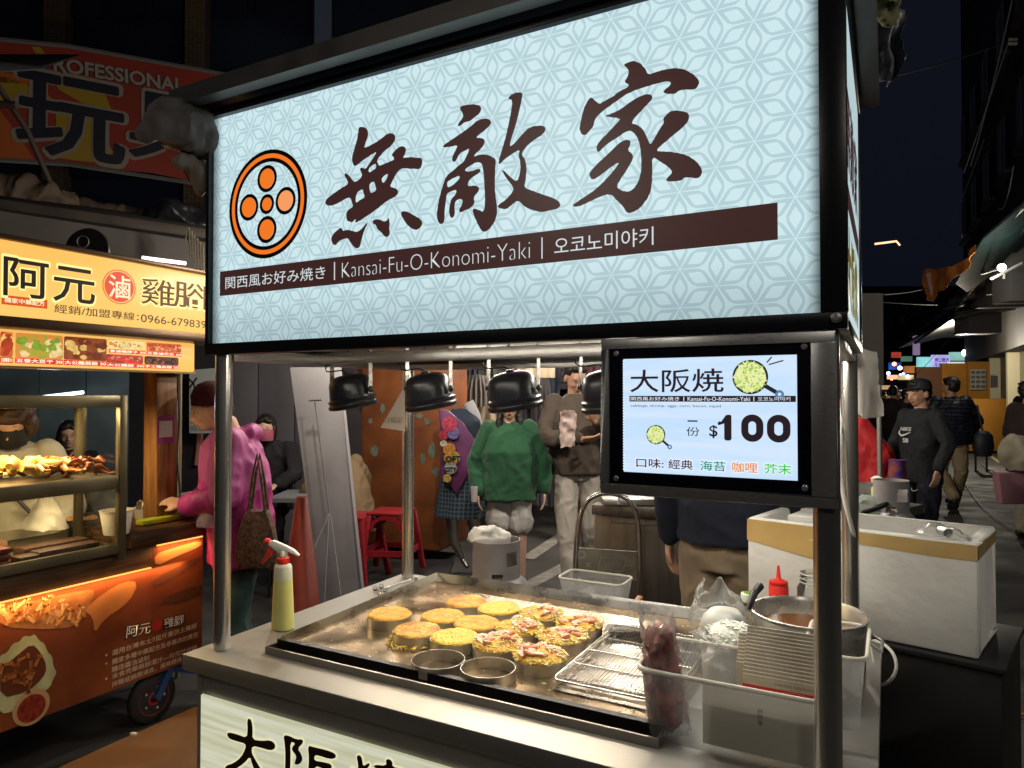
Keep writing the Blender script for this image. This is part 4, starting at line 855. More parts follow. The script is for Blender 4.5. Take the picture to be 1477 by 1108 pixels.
# white hose
hose = mat('white_hose', (.72, .70, .64), .4, 0)
b = MB(); b.tube([at(1218, 560, 2.02), at(1211, 620, 1.98), at(1210, 690, 1.96), at(1222, 740, 1.95), at(1238, 790, 1.97), at(1236, 850, 2.02), at(1220, 900, 2.05)], .0062, 10); o = b.build('hose', hose, None, smooth=True, sub=2); tag(o, 'white hose hanging down between the two right posts', 'hose')
b = MB(); b.tube([at(1254, 924, 1.98), at(1272, 925, 1.92), at(1293, 945, 1.88), at(1294, 972, 1.86), at(1278, 988, 1.87), at(1266, 988, 1.90)], .0052, 10); o = b.build('hose', hose, None, smooth=True, sub=2); tag(o, 'white hose looping out beside the black cabinet', 'hose')
b = MB(); b.tube([at(1245, 905, 1.9), at(1256, 935, 1.86), at(1264, 970, 1.84)], .003, 8); b.tube([at(1271, 930, 1.88), at(1269, 1000, 1.87), at(1265, 1060, 1.86)], .0018, 6); o = b.build('thin_cable', white_plastic, None, smooth=True); tag(o, 'thin pale cable hanging down at the right edge of the counter', 'cable')
# cloths hanging on the roof
def hang(path_top, drop, m, name, lab, cat, nu=16, nv=18, amp=.02, sc=.09, tap=0, seed=0, th=.003, grav=Z3*-1, swell=.03):
    P = [Vector(p) for p in path_top]
    def f(u, v):
        s = u*(len(P)-1); i = min(int(s), len(P)-2); p = P[i].lerp(P[i+1], s-i)
        mid = (P[0]+P[-1])/2; dr = drop(u) if callable(drop) else drop
        q = p.lerp(mid+(p-mid)*(1-tap), v)+grav*dr*v
        return q+F0*math.sin(u*9+v*2)*swell*v
    return crumple(f, nu, nv, name, m, lab, cat, amp, sc, None, th, seed)
gcl = mat('grey_cloth', (.16, .14, .125), .9, 0, var=.2, vs=20, bump=.3, bs=200); rcl = mat('dark_red_cloth', (.14, .02, .025), .9, 0); ocl = mat('olive_cloth', (.16, .16, .07), .9, 0, var=.2); ncl = mat('navy_tarp', (.028, .034, .045), .45, 0, var=.2)
ccl = mat('cream_cloth', (.24, .19, .15), .9, 0, var=.15)
def bundle(pts, r, m, name, lab, cat, amp=.02, sc=.07, parent=None, vox=.008):
    b = MB()
    for i, p in enumerate(pts):
        b.ball(p, r[i], 12, 8)
        if i: b.tube([pts[i-1], p], [r[i-1], r[i]], 12)
    o = b.build(name, m, parent, smooth=True, remesh=vox, smoothit=2, disp=amp*1.6, dsc=sc*1.5, fold=True)
    if lab: tag(o, lab, cat)
    return o
bundle([at(216, 190, 1.92), at(240, 176, 1.92), at(275, 182, 1.95), at(292, 200, 1.97)], [.030, .058, .062, .045], gcl, 'rolled_cloth', 'grey cloth cover bundled on the left end of the cart roof', 'cloth', .012, .05)
bundle([at(246, 230, 1.93), at(270, 232, 1.95), at(286, 250, 1.98), at(290, 262, 1.99)], [.014, .020, .034, .032], ccl, 'tied_cloth', 'cream and dark red cloth end tied behind the left edge of the sign', 'cloth', .010, .04)
b = MB(); b.prism([at(262, 214, 1.99), at(292, 216, 1.99), at(292, 240, 1.99), at(272, 262, 1.99), at(258, 236, 1.99)], F0*.03); tag(b.build('red_cloth', rcl, None, bevel=.004), 'dark red cloth fold between the grey cover and the cream cloth', 'cloth')
bundle([at(1250, -14, 1.85), at(1266, 5, 1.85), at(1275, 25, 1.86)], [.036, .040, .022], ocl, 'olive_cloth', 'olive green cloth bunched at the top right corner of the roof', 'cloth', .014, .04)
hang([at(1252, 20, 2.0), at(1285, 10, 2.0), at(1306, 15, 2.0)], lambda u: .19+.03*math.sin(u*4), ncl, 'navy_tarp', 'dark navy tarp hanging from the right side of the roof', 'tarp', amp=.014, sc=.05, tap=.45, seed=4)
# white carrier bag at the right rear post
wb = mat('white_bag_film', (.88, .83, .74), .4, 0, sss=.1, bump=.2, bs=30)
hang([at(1228, 497, 2.10), at(1245, 500, 2.10), at(1264, 508, 2.12)], lambda u: .19+.05*u*(1-u)*2, wb, 'plastic_bag', 'white plastic bag hanging outside the right rear post', 'plastic bag', amp=.007, sc=.05, tap=-.25, seed=2, swell=.022)
# pennant of paper hanging by the rear left post
b = MB(); b.prism([at(584, 556, 2.62), at(549, 617, 2.62), at(584, 622, 2.62)], F0*.002); o = b.build('paper_pennant', mat('pale_paper', (.62, .52, .44), .8), None); tag(o, 'pale triangular paper bag hanging left of the rear left post', 'paper bag')
text('口福田', mat('grey_ink', (.3, .26, .22), .7), at(567, 606, 2.618), RT, Z3, h=.022, parent=o, anchor=('c', 'c'), off=.001)
# ================================================================== PEOPLE
skinm = mat('skin', (.52, .30, .20), .5, 0, var=.06, vs=12, sss=.12)
skinp = mat('pale_skin', (.58, .37, .27), .5, 0, var=.05, vs=12, sss=.12)
hairm = mat('black_hair', (.014, .011, .010), .42, 0, bump=.6, bs=260, stretch=(1, 1, .12)); hairb = mat('brown_hair', (.055, .028, .016), .45, 0, bump=.6, bs=260, stretch=(1, 1, .12))
eyem = mat('eye_dark', (.02, .014, .012), .25); lipm = mat('lip', (.40, .12, .10), .45); shoem = mat('dark_shoe', (.02, .018, .016), .4)
def rings(b, secs, n=22, power=2.0):     # secs: (x, y, z, rx, ry) horizontal super-ellipses
    base = len(b.v)
    for (x, y, z, rx, ry) in secs:
        for k in range(n):
            a = 2*math.pi*k/n; c, s_ = math.cos(a), math.sin(a)
            b.v.append((x+rx*math.copysign(abs(c)**(2/power), c), y+ry*math.copysign(abs(s_)**(2/power), s_), z))
    m = len(secs)
    for i in range(m-1):
        for k in range(n): b.f.append([base+i*n+k, base+i*n+(k+1) % n, base+(i+1)*n+(k+1) % n, base+(i+1)*n+k]); b.mi.append(0)
    b.f.append([base+k for k in range(n)][::-1]); b.mi.append(0); b.f.append([base+(m-1)*n+k for k in range(n)]); b.mi.append(0)
def limb(b, pts, r, n=14):
    for i in range(len(pts)-1):
        b.tube([pts[i], Vector(pts[i]).lerp(Vector(pts[i+1]), .5), pts[i+1]], [r[i], (r[i]+r[i+1])/2*1.03, r[i+1]], n)
    for i, p in enumerate(pts): b.ball(p, r[i], n, 8)
def hand(b, w, d, nrm, s=1.0, curl=.5, thumb=None):
    """w wrist, d direction of the fingers, nrm back-of-hand normal"""
    w = Vector(w); d = Vector(d).normalized(); nrm = Vector(nrm); nrm = (nrm-d*nrm.dot(d)).normalized(); side = d.cross(nrm)
    for q in (-.028, -.010, .008, .026): b.tube([w+d*.01+side*q*.6*s, w+d*.045*s+side*q*s, w+d*.085*s+side*q*s], [.015*s, .0135*s, .011*s], 8)
    for i, (q, L) in enumerate(((-.030, .060), (-.010, .074), (.010, .078), (.030, .068))):
        p = w+d*.085*s+side*q*s; dd = d.copy(); path = [p]; rr = [.0098*s]
        for k in range(3):
            a = curl*(.5+.35*k); dd = (d*math.cos(a)-nrm*math.sin(a)); p = p+dd*L*s*(.42, .33, .25)[k]; path.append(p); rr.append((.0092, .0086, .0072)[k]*s)
        b.tube(path, rr, 7); b.ball(path[-1], rr[-1], 7, 5)
    sg = thumb or 1
    p = w+d*.03*s+side*.026*s*sg; path = [p, p+(d*.6+side*.7*sg-nrm*.3).normalized()*.034*s, p+(d*.6+side*.7*sg-nrm*.3).normalized()*.034*s+(d*.85+side*.15*sg-nrm*.5*curl).normalized()*.032*s]
    b.tube(path, [.013*s, .011*s, .008*s], 7); b.ball(path[-1], .008*s, 7, 5)
def head_geo(b, c, yaw=0, pitch=0, s=1.0):
    """face towards +Y"""
    R = Matrix.Rotation(yaw, 3, 'Z') @ Matrix.Rotation(pitch, 3, 'X'); c = Vector(c)
    T = lambda x, y, z: c+R @ Vector((x*s, y*s, z*s))
    def el(x, y, z, rx, ry, rz, n=18, m=12):
        base = len(b.v)
        for i in range(m+1):
            t = math.pi*i/m
            for k in range(n): a = 2*math.pi*k/n; b.v.append(tuple(T(x+rx*math.sin(t)*math.cos(a), y+ry*math.sin(t)*math.sin(a), z-rz*math.cos(t))))
        for i in range(m):
            for k in range(n): b.f.append([base+i*n+k, base+i*n+(k+1) % n, base+(i+1)*n+(k+1) % n, base+(i+1)*n+k]); b.mi.append(0)
    el(0, -.012, .030, .076, .095, .088); el(0, .010, -.020, .064, .078, .085); el(0, .035, -.068, .040, .046, .040); el(0, .058, -.088, .020, .020, .018)
    el(0, .020, .012, .066, .078, .075)
    for s_ in (-1, 1):
        el(.030*s_, .060, -.030, .024, .022, .026); el(.078*s_, -.012, -.012, .010, .020, .032); el(.030*s_, .082, .022, .026, .010, .008)
    b.tube([T(0, .084, .010), T(0, .098, -.012), T(0, .108, -.034)], [.008*s, .010*s, .012*s], 8); b.ball(T(0, .106, -.036), .013*s, 8, 6)
    for s_ in (-1, 1): b.ball(T(.012*s_, .096, -.038), .009*s, 7, 5)
    el(0, .088, -.058, .024, .012, .006); el(0, .084, -.069, .020, .012, .006)
    return T, R
def features(parent, T, R, s=1.0, mask=None, glasses=False, eyes=True, open_=.0045):
    b = MB()
    if eyes:
        for s_ in (-1, 1):
            c = T(.030*s_, .0835, .002); e = MB()
            o = len(b.v); b.ball((0, 0, 0), 1, 10, 6)
            for i in range(o, len(b.v)):
                v = Vector(b.v[i]); b.v[i] = tuple(c+R @ Vector((v.x*.0115*s, v.y*.006*s, v.z*open_*.8*s)))
            b.tube([T((.030-.017)*s_, .088, .021), T(.030*s_, .0925, .0265), T((.030+.019)*s_, .080, .022)], 0.0017*s, 5)
        b.build('eyes_and_brows', eyem, parent, smooth=True, local=True)
    if mask is None:
        b = MB(); b.tube([T(-.022, .091, -.063), T(-.008, .0985, -.060), T(0, .0985, -.062), T(.008, .0985, -.060), T(.022, .091, -.063)], [.002*s, .0045*s, .004*s, .0045*s, .002*s], 7); b.build('mouth', lipm, parent, smooth=True, local=True)
    else:
        b = MB()
        def f(u, v):
            a = (u-.5)*2.5; zz = .000-.100*v; r = .088+.012*math.sin(v*math.pi)*math.cos(a); return T(r*.86*math.sin(a), -.006+.112*math.cos(a)*(1-.10*v)+.012*math.sin(v*3.1)*math.cos(a)**2, zz+.006*math.cos(a*2)*(1-v))
        b.grid(f, 14, 8); b.build('face_mask', mask, parent, smooth=True, local=True, solid=.002)
    if glasses:
        b = MB()
        for s_ in (-1, 1): b.tube([T(.032*s_+.021*math.cos(k*.524), .100, .002+.017*math.sin(k*.524)) for k in range(12)], .0014*s, 5, closed=True); b.tube([T(.052*s_, .098, .006), T(.078*s_, .0, .0)], .0014*s, 5)
        b.build('glasses', mat('glasses_rim', (.03, .03, .03), .3), parent, local=True)
def hair_geo(parent, T, R, s=1.0, style='short', m=None, ):
    m = m or hairm; b = MB()
    def el(x, y, z, rx, ry, rz, n=18, mm=12):
        base = len(b.v)
        for i in range(mm+1):
            t = math.pi*i/mm
            for k in range(n): a = 2*math.pi*k/n; b.v.append(tuple(T(x+rx*math.sin(t)*math.cos(a), y+ry*math.sin(t)*math.sin(a), z-rz*math.cos(t))))
        for i in range(mm):
            for k in range(n): b.f.append([base+i*n+k, base+i*n+(k+1) % n, base+(i+1)*n+(k+1) % n, base+(i+1)*n+k]); b.mi.append(0)
    el(0, -.026, .045, .084, .098, .092); el(0, -.050, .0, .078, .066, .080); el(0, .035, .088, .062, .052, .036)
    if style in ('bob', 'long', 'fluffy'):
        for s_ in (-1, 1): el(.074*s_, -.018, -.02, .020, .045, .085); 
        el(0, -.068, -.05, .078, .045, .085); el(.03, .062, .070, .045, .030, .026); el(-.03, .062, .070, .045, .030, .026)
    if style == 'fluffy':
        el(0, -.03, .06, .112, .115, .090); el(.085, -.02, .0, .040, .06, .07); el(-.085, -.02, .0, .040, .06, .07); el(0, .075, .060, .075, .030, .032)
    if style == 'long':
        for s_ in (-1, 1):
            b.tube([T(.072*s_, -.02, -.02), T(.086*s_, .005, -.13), T(.092*s_, .03, -.24)], [.03*s, .034*s, .018*s], 10)
    o = b.build('hair', m, parent, smooth=True, local=True, remesh=.007, smoothit=2, disp=.004, dsc=.02)
    return o
def person(label, loc, facing, height=1.7, top=None, legs=None, skin=None, hair='short', hairmat=None, arms=None, knees=None, ankles=None, hip=.92, head_yaw=0, head_pitch=0,
           lean=0, mask=None, glasses=False, shorts=False, hood=False, name='person', bulk=1.0, sleeves=True, group=None, topz=None, hands=True, feat=True, flare=1.0, sleeve_short=False, vox=.0075, shoe=None, nohair=False, creases=.009, head_off=(0, 0, 0), topname='jacket', skirt=False):
    s = height/1.70; skin = skin or skinm
    t = thing(name, label, 'person', loc, facing, group)
    K = lambda x, y, z: V(x*s, y*s, z*s)
    ly = lean
    def Lp(x, y, z):     # lean the trunk forward about the hips
        dz = max(0, z-hip); return K(x, y+math.sin(ly)*dz, hip+math.cos(ly)*dz if z > hip else z)
    sh = 1.405-.92+hip; nk = 1.475-.92+hip; hd = 1.592-.92+hip
    arms = arms or (((-.235, .0, 1.14-.92+hip), (-.25, .06, .90-.92+hip), (0, .15, -1), (-1, 0, 0)), ((.235, .0, 1.14-.92+hip), (.25, .06, .90-.92+hip), (0, .15, -1), (1, 0, 0)))
    knees = knees or ((-.095, .03, .49), (.095, .03, .49)); ankles = ankles or ((-.10, -.01, .085), (.10, -.01, .085))
    b = MB(); hc = Lp(0, 0, hd)+K(0, .022+math.sin(ly)*.03, 0)+K(*head_off)
    T, R = head_geo(b, hc, head_yaw, head_pitch, s)
    b.tube([Lp(0, -.01, nk-.06), Lp(0, 0, nk+.02), hc+K(0, -.02, -.06)], [.062*s, .053*s, .052*s], 14)
    rings(b, [tuple(Lp(0, 0, hip-.03))+(.13*s, .09*s), tuple(Lp(0, 0, hip+.15))+(.12*s, .085*s), tuple(Lp(0, 0, sh-.12))+(.145*s, .10*s), tuple(Lp(0, 0, sh))+(.14*s, .075*s), tuple(Lp(0, 0, nk-.02))+(.06*s, .05*s)])
    for i, sd in enumerate((-1, 1)):
        el_, wr, hdir, hn = arms[i]; S0 = Lp(.165*sd, 0, sh-.01); E = K(*el_); W = K(*wr)
        limb(b, [S0, E, W], [.046*s, .036*s, .026*s], 12)
        if hands: hand(b, W, hdir, hn, s*.98, .55, thumb=1 if i else -1)
        else: b.ball(W+Vector(hdir).normalized()*.05*s, .035*s)
        limb(b, [K(.085*sd, 0, hip-.03), K(*knees[i]), K(*ankles[i])], [.082*s, .053*s, .036*s], 14)
    b.build('body', skin, t, smooth=True, local=True, remesh=vox, smoothit=2)
    if feat: features(t, T, R, s, mask, glasses)
    if not nohair: hair_geo(t, T, R, s, hair, hairmat)
    # shoes
    for i, sd in enumerate((-1, 1)):
        a = K(*ankles[i]); q = MB(); q.tube([a+K(0, -.04, -.045), a+K(0, .05, -.05), a+K(.005*sd, .15, -.058)], [.040*s, .042*s, .030*s], 12); q.ball(a+K(0, -.03, -.03), .042*s); q.ball(a+K(.005*sd, .15, -.058), .030*s)
        q.build('shoe', shoe or shoem, t, smooth=True, local=True, remesh=.009)
    bk = bulk
    if legs:
        b = MB()
        for i, sd in enumerate((-1, 1)):
            k1 = K(*knees[i]); a1 = K(*ankles[i]); h1 = K(.085*sd, 0, hip-.04)
            if shorts: limb(b, [h1, h1.lerp(k1, .45), h1.lerp(k1, .72)], [.105*s, .105*s, .108*s], 16)
            else: limb(b, [h1, k1, a1+K(0, 0, .02)], [.104*s, .075*s, .062*s*flare], 16)
        rings(b, [tuple(K(0, 0, hip-.10))+(.165*s, .115*s), tuple(Lp(0, 0, hip))+(.165*s, .118*s), tuple(Lp(0, 0, hip+.10))+(.150*s, .108*s)])
        b.build('shorts' if shorts else 'trousers', legs, t, smooth=True, local=True, remesh=.009, smoothit=2, disp=creases*1.3, dsc=.10, fold=True)
    if skirt:
        pass
    if top:
        zt = (topz if topz is not None else hip-.08); b = MB()
        secs = [tuple(Lp(0, 0, zt) if zt > hip else K(0, 0, zt))+(.172*s*bk*flare, .132*s*bk), tuple(Lp(0, 0, hip+.10))+(.168*s*bk*(1+(flare-1)*.5), .132*s*bk), tuple(Lp(0, .005, sh-.20))+(.172*s*bk, .135*s*bk), tuple(Lp(0, 0, sh-.06))+(.178*s*bk**.5, .115*s*bk**.5), tuple(Lp(0, -.005, sh+.02))+(.150*s, .085*s), tuple(Lp(0, -.005, nk-.012))+(.070*s, .064*s)]
        rings(b, secs, 26, 2.3)
        for i, sd in enumerate((-1, 1)):
            el_, wr, hdir, hn = arms[i]; S0 = Lp(.162*sd, 0, sh-.012); E = K(*el_); W = K(*wr); ar = .064*s*bk**.8
            if sleeve_short: limb(b, [S0, S0.lerp(E, .92)], [ar*1.05, ar*.9], 14)
            else: limb(b, [S0, E, E.lerp(W, .88)], [ar*1.05, ar*.92, ar*.72], 14)
        if hood: b.tube([Lp(-.10, -.02, nk-.03), Lp(-.06, -.085, nk-.01), Lp(0, -.10, nk-.01), Lp(.06, -.085, nk-.01), Lp(.10, -.02, nk-.03)], [.03*s, .035*s, .038*s, .035*s, .03*s], 12)
        b.build(topname, top, t, smooth=True, local=True, remesh=.010, smoothit=2, disp=creases*1.5, dsc=.12, fold=True)
    return t, T, R, K
def facing_dir(dx, dy): return math.atan2(-dx, dy)    # rotation that turns +Y to (dx, dy)
def toward(loc, tgt): d = Vector(tgt)-Vector(loc); return facing_dir(d.x, d.y)
CAMG = V(0, 0, 0)
# ---- woman in the magenta jacket at the chicken stall
mag = mat('magenta_shell', (.36, .022, .17), .55, 0, var=.25, vs=4, bump=.15, bs=25); pinkl = mat('pink_shell', (.40, .075, .24), .55, 0, bump=.15, bs=25)
loc = ground(350, 3.52); loc.z = 0
lady, T, R, K = person('woman in a magenta hooded jacket and maroon knitted hat, looking at her hands', loc, facing_dir(*(-RT*.95-F0*.35).xy), 1.56, mag, mat('dark_green_trousers', (.02, .045, .04), .85, 0, var=.2), bulk=1.32, lean=.13, head_off=(0, .045, -.02), hair='short', head_pitch=-.25, hood=False, topz=.74,
    arms=(((-.24, .08, 1.12), (-.13, .27, 1.07), (.5, .8, .25), (-.4, .2, 1)), ((.26, .06, 1.12), (.13, .27, 1.06), (-.6, .7, .2), (.4, .2, 1))))
b = MB(); cc = T(0, -.018, .055)
b.lathe(cc, [(.094, -.035), (.097, -.02), (.096, .01), (.088, .045), (.066, .072), (.03, .088), (0, .09)], 28); b.build('knitted_hat', mat('maroon_knit', (.060, .008, .014), .95, 0, bump=.8, bs=120), lady, smooth=True, local=True)
b = MB(); s = 1.56/1.7; b.tube([K(-.10, .03, 1.43), K(-.08, -.03, 1.44), K(0, -.06, 1.44), K(.08, -.03, 1.44), K(.10, .03, 1.43)], [.02, .034, .042, .034, .02], 12)
rings(b, [tuple(K(0, .03, 1.13))+(.226*s, .180*s), tuple(K(0, .045, 1.26))+(.232*s, .180*s), tuple(K(0, .055, 1.36))+(.215*s, .150*s), tuple(K(0, .06, 1.42))+(.170*s, .11*s), tuple(K(0, .065, 1.46))+(.085*s, .08*s)], 26, 2.3)
limb(b, [K(.165, .06, 1.385), K(.26, .06, 1.12)], [.088*s, .082*s]); limb(b, [K(-.165, .06, 1.385), K(-.24, .08, 1.13)], [.088*s, .08*s])
b.build('light_yoke', pinkl, lady, smooth=True, local=True, remesh=.010, smoothit=2, disp=.0135, dsc=.12, fold=True)
# woven bag hanging from her arm
bagm = mat('woven_bag', (.16, .075, .04), .7, 0, vs=60, col2=(.035, .018, .012), bump=.8, bs=90)
bp = at(372, 790, 3.22)
bag = thing('handbag', 'brown patterned woven handbag hanging at the side of the woman in magenta', 'handbag', (bp.x, bp.y, bp.z-.05))
b = MB(); U_ = RT; 
prof = [(-.085, -.02), (-.102, .04), (-.085, .16), (-.052, .25), (.050, .25), (.078, .16), (.100, .04), (.088, -.02)]
b.prism([bp+U_*x+Z3*(z-.075)-F0*.03 for x, z in prof], F0*.06); b.build('bag_body', bagm, bag, bevel=.02)
for q in (-.018, .018):
    b = MB(); b.tube([bp+U_*-.04+Z3*.16+F0*q, bp+U_*-.02+Z3*.32+F0*q, bp+U_*.0+Z3*.43+F0*q, bp+U_*.02+Z3*.32+F0*q, bp+U_*.04+Z3*.16+F0*q], .007, 8); b.build('strap', bagm, bag, smooth=True)
# ---- girl in the green sweater
loc = ground(735, 5.4)
green = mat('green_sweatshirt', (.016, .085, .036), .9, 0, var=.12, vs=5, bump=.15, bs=200, sheen=.2)
person('girl in a loose dark green sweatshirt and pale grey shorts standing behind the heat lamps', loc, toward(loc, CAMG), 1.52, green, mat('grey_shorts', (.46, .44, .41), .85, 0, var=.1), skin=skinp, hair='long', shorts=True, bulk=1.38, topz=.80, flare=1.05, topname='sweatshirt', creases=.010, shoe=mat('white_shoe', (.5, .5, .48), .6),
    arms=(((-.29, .02, 1.12), (-.30, .05, .86), (0.05, .1, -1), (-1, 0, 0)), ((.29, .0, 1.12), (.27, .10, .86), (-.1, .15, -1), (1, 0, 0))))
# drink cup in her hand
pc_ = at(684, 712, 5.2); b = MB(); b.lathe(pc_, [(.022, -.06), (.028, .05), (.0, .05)], 16); tag(b.build('drink_cup', mat('clear_cup', (.45, .42, .42), .2, 0), None, smooth=True), 'small clear drink cup in the hand of the girl in green', 'cup')
# ---- young man eating from a bag
loc = ground(829, 5.55)
oliv = mat('olive_jacket', (.085, .065, .05), .8, 0, var=.2, vs=5, bump=.2, bs=60)
eater, T, R, K = person('young man in a brown jacket and pale trousers looking down into a crumpled paper bag', loc, toward(loc, CAMG)+.30, 1.76, oliv, mat('stone_trousers', (.42, .38, .33), .85, 0, var=.12), skin=skinm, hair='short', head_pitch=-.40, head_yaw=.15, bulk=1.15, topz=.86,
    arms=(((-.27, .10, 1.16), (-.07, .28, 1.27), (.35, .5, .6), (0, 1, 0)), ((.28, .08, 1.14), (.04, .30, 1.14), (-1, .45, .1), (0, .5, -1))), knees=((-.11, .03, .49), (.10, .12, .50)), ankles=((-.16, -.05, .085), (.10, .22, .085)))
bb = at(819, 622, 5.16)
crumple(lambda u, v: (bb.x+(.07-.02*v)*math.cos(u*6.283)*(.7+.5*v), bb.y+.05*math.sin(u*6.283), bb.z-.11+.25*v), 34, 16, 'paper_bag', mat('crumpled_paper', (.55, .42, .38), .55, 0, var=.1, vs=20), 'crumpled pale pink paper bag in the hands of the young man', 'paper bag', .022, .045, th=.002)
# ---- stall keeper behind the screen
loc = ground(1046, 2.78); navy = mat('navy_sweatshirt', (.010, .014, .028), .85, 0, var=.2, vs=6, bump=.2, bs=60)
person('stall keeper in a navy sweatshirt and khaki trousers, body seen under the menu screen', loc, toward(loc, CAMG)+2.9, 1.70, navy, mat('khaki_trousers', (.24, .18, .12), .85, 0, var=.15, vs=6), hair='short', bulk=1.12, topz=.93, topname='sweatshirt', creases=.006)
# ---- man in the black cap
loc = ground(1328, 6.0); blk = mat('black_sweatshirt', (.012, .014, .017), .85, 0, var=.2, vs=6, bump=.2, bs=60)
capman, T, R, K = person('man in a black cap and sports shirt looking left beside the gas cylinder', loc, facing_dir(*(-RT*.95-F0*.25).xy), 1.63, blk, mat('black_track_pants', (.010, .013, .026), .8), hair='short', head_pitch=-.12, bulk=1.02, topz=.80, topname='sweatshirt',
    arms=(((-.27, -.02, 1.16), (-.27, .10, .93), (0, .25, -1), (-1, 0, 0)), ((.27, .0, 1.16), (.26, .16, .95), (0, .3, -1), (1, 0, 0))))
b = MB(); cc = T(0, -.018, .045); b.lathe(cc, [(.092, -.012), (.094, .0), (.092, .035), (.078, .068), (.045, .084), (0, .088)], 26); b.build('cap', mat('black_cap', (.012, .014, .018), .7), capman, smooth=True, local=True)
b = MB(); b.grid(lambda u, v: T((u-.5)*.15, .055+.085*v*(1-(2*u-1)**2*.45), .066-.012*v-.012*(2*u-1)**2), 10, 6); b.build('cap_peak', MATS['black_cap'], capman, smooth=True, local=True, solid=.004)
wpm = mat('white_print', (.62, .62, .62), .6)
Mx = root_mat(capman)
o_ = Mx @ K(.06, .165, 1.26); rr_ = (Mx.to_3x3() @ V(-1, -.25, 0)).normalized()
text('NIKE', wpm, o_+V(0, 0, .0), rr_, Z3, h=.032, parent=capman, bold=.03, shear=.2, off=.004); text('SB', wpm, o_+rr_*.02-Z3*.10, rr_, Z3, h=.038, parent=capman, bold=.03, off=.004)
def swoosh(o, r, u, L, parent, m):
    n = r.cross(u); pts = [(0, .30), (.10, .12), (.24, .04), (.45, .10), (1.0, .42), (.45, .22), (.26, .17), (.17, .20), (.12, .34), (.16, .52)]
    q = [o+n*.004+r*(x*L)+u*(y*L) for x, y in smoothpts(pts, 2)]; b = MB(); b.prism(q, n*.0006); b.build('tick_print', m, parent)
swoosh(o_-Z3*.055-rr_*.02, rr_, Z3, .13, capman, wpm)
swoosh(Mx @ K(-.0, .115, .72), rr_, Z3, .08, capman, wpm)
b = MB(); q = Mx @ K(.26, .14, .975); b.lathe(q, [(.034, -.005), (.036, 0), (.034, .005)], 16, (0, 0, 1)); b.build('bracelet', mat('brown_bead', (.05, .02, .012), .4), capman, smooth=True)
# ---- man walking away in a quilted jacket
loc = ground(1372, 9.2); quilt = mat('navy_quilt', (.010, .014, .026), .5, 0, var=.2, vs=5)
wk, T, R, K = person('man walking away in a navy quilted jacket and tan trousers', loc, facing_dir(*(F0*1+RT*.12).xy), 1.74, quilt, mat('tan_trousers', (.30, .23, .14), .85, 0, var=.12), hair='short', head_yaw=.5, bulk=1.35, topz=.86,
    arms=(((-.30, .02, 1.16), (-.26, .20, 1.02), (.3, 1, 0), (-1, 0, 0)), ((.30, .0, 1.16), (.27, .14, .95), (0, .8, -.4), (1, 0, 0))), knees=((-.09, .10, .50), (.10, -.02, .50)), ankles=((-.09, -.22, .20), (.10, .16, .085)), shoe=mat('black_white_shoe', (.02, .02, .02), .5), feat=False)
b = MB()
for k in range(11): b.tube([tuple(K(.252*math.cos(a_)*(1.0 if k < 8 else .96), .188*math.sin(a_), .92+.05*k)) for a_ in [i*math.pi/10 for i in range(20)]], .009, 6, closed=True)
b.build('quilt_ridges', quilt, wk, smooth=True, local=True)
b = MB(); p = at(1418, 640, 9.0); b.lathe(p, [(0, -.17), (.09, -.16), (.12, -.05), (.11, .10), (.06, .16), (0, .17)], 18, sy=.6); b.tube([p+V(0, 0, .14), p+V(-.06, 0, .5)], .012, 6); tag(b.build('shoulder_bag', MATS['navy_quilt'], None, smooth=True), 'dark shoulder bag at the hip of the man walking away', 'bag')
# ---- figures at the right edge
loc = ground(1484, 7.4); lady2, T, R, K = person('person in dark clothes at the right edge of the picture holding white and pink bags', loc, toward(loc, CAMG)+2.4, 1.66, mat('dark_brown_coat', (.035, .022, .018), .85, 0), mat('cream_skirt', (.36, .32, .24), .85), hair='short', bulk=1.3, topz=.72, feat=False)
p = at(1466, 655, 7.1); crumple(lambda u, v: (p.x+.17*math.cos(u*6.283)*math.sin(.3+v*2.5), p.y+.08*math.sin(u*6.283)*math.sin(.3+v*2.5), p.z-.17+.36*v), 28, 14, 'tote_bag', mat('cream_tote', (.50, .45, .33), .8, 0, var=.1), 'bulging cream cloth bag held at the right edge of the picture', 'cloth bag', .025, .1, th=.004)
p = at(1462, 705, 7.15); b = MB(); b.hexa([p+RT*-.12+Z3*-.16, p+RT*.12+Z3*-.16, p+RT*.12+F0*.09+Z3*-.16, p+RT*-.12+F0*.09+Z3*-.16, p+RT*-.15+Z3*.16, p+RT*.15+Z3*.16, p+RT*.15+F0*.12+Z3*.16, p+RT*-.15+F0*.12+Z3*.16]); tag(b.build('pink_bag', mat('pink_bag', (.50, .24, .28), .75), None, bevel=.02), 'pink square shopping bag below the cream cloth bag', 'shopping bag')
# ---- seated woman with a pink face mask
loc = ground(392, 6.0); loc.z = .12
sit = dict(hip=.52, knees=((-.12, .42, .50), (.12, .42, .50)), ankles=((-.12, .40, .09), (.12, .46, .09)))
person('seated woman in black with a pink face mask, resting her cheek on her hand', loc, toward(loc, CAMG)-.2, 1.62, mat('black_coat', (.012, .011, .014), .9, 0), mat('black_trousers', (.012, .012, .014), .9), skin=skinp, hair='bob', mask=mat('pink_mask', (.36, .09, .14), .8), lean=.15, bulk=1.1, head_off=(.02, .03, -.02),
    arms=(((-.25, .22, .78), (-.12, .40, .70), (.6, .6, -.1), (0, 0, 1)), ((.30, .30, .80), (.15, .22, 1.06), (-.3, -.1, .9), (1, 0, 0))), topz=.44, **sit)
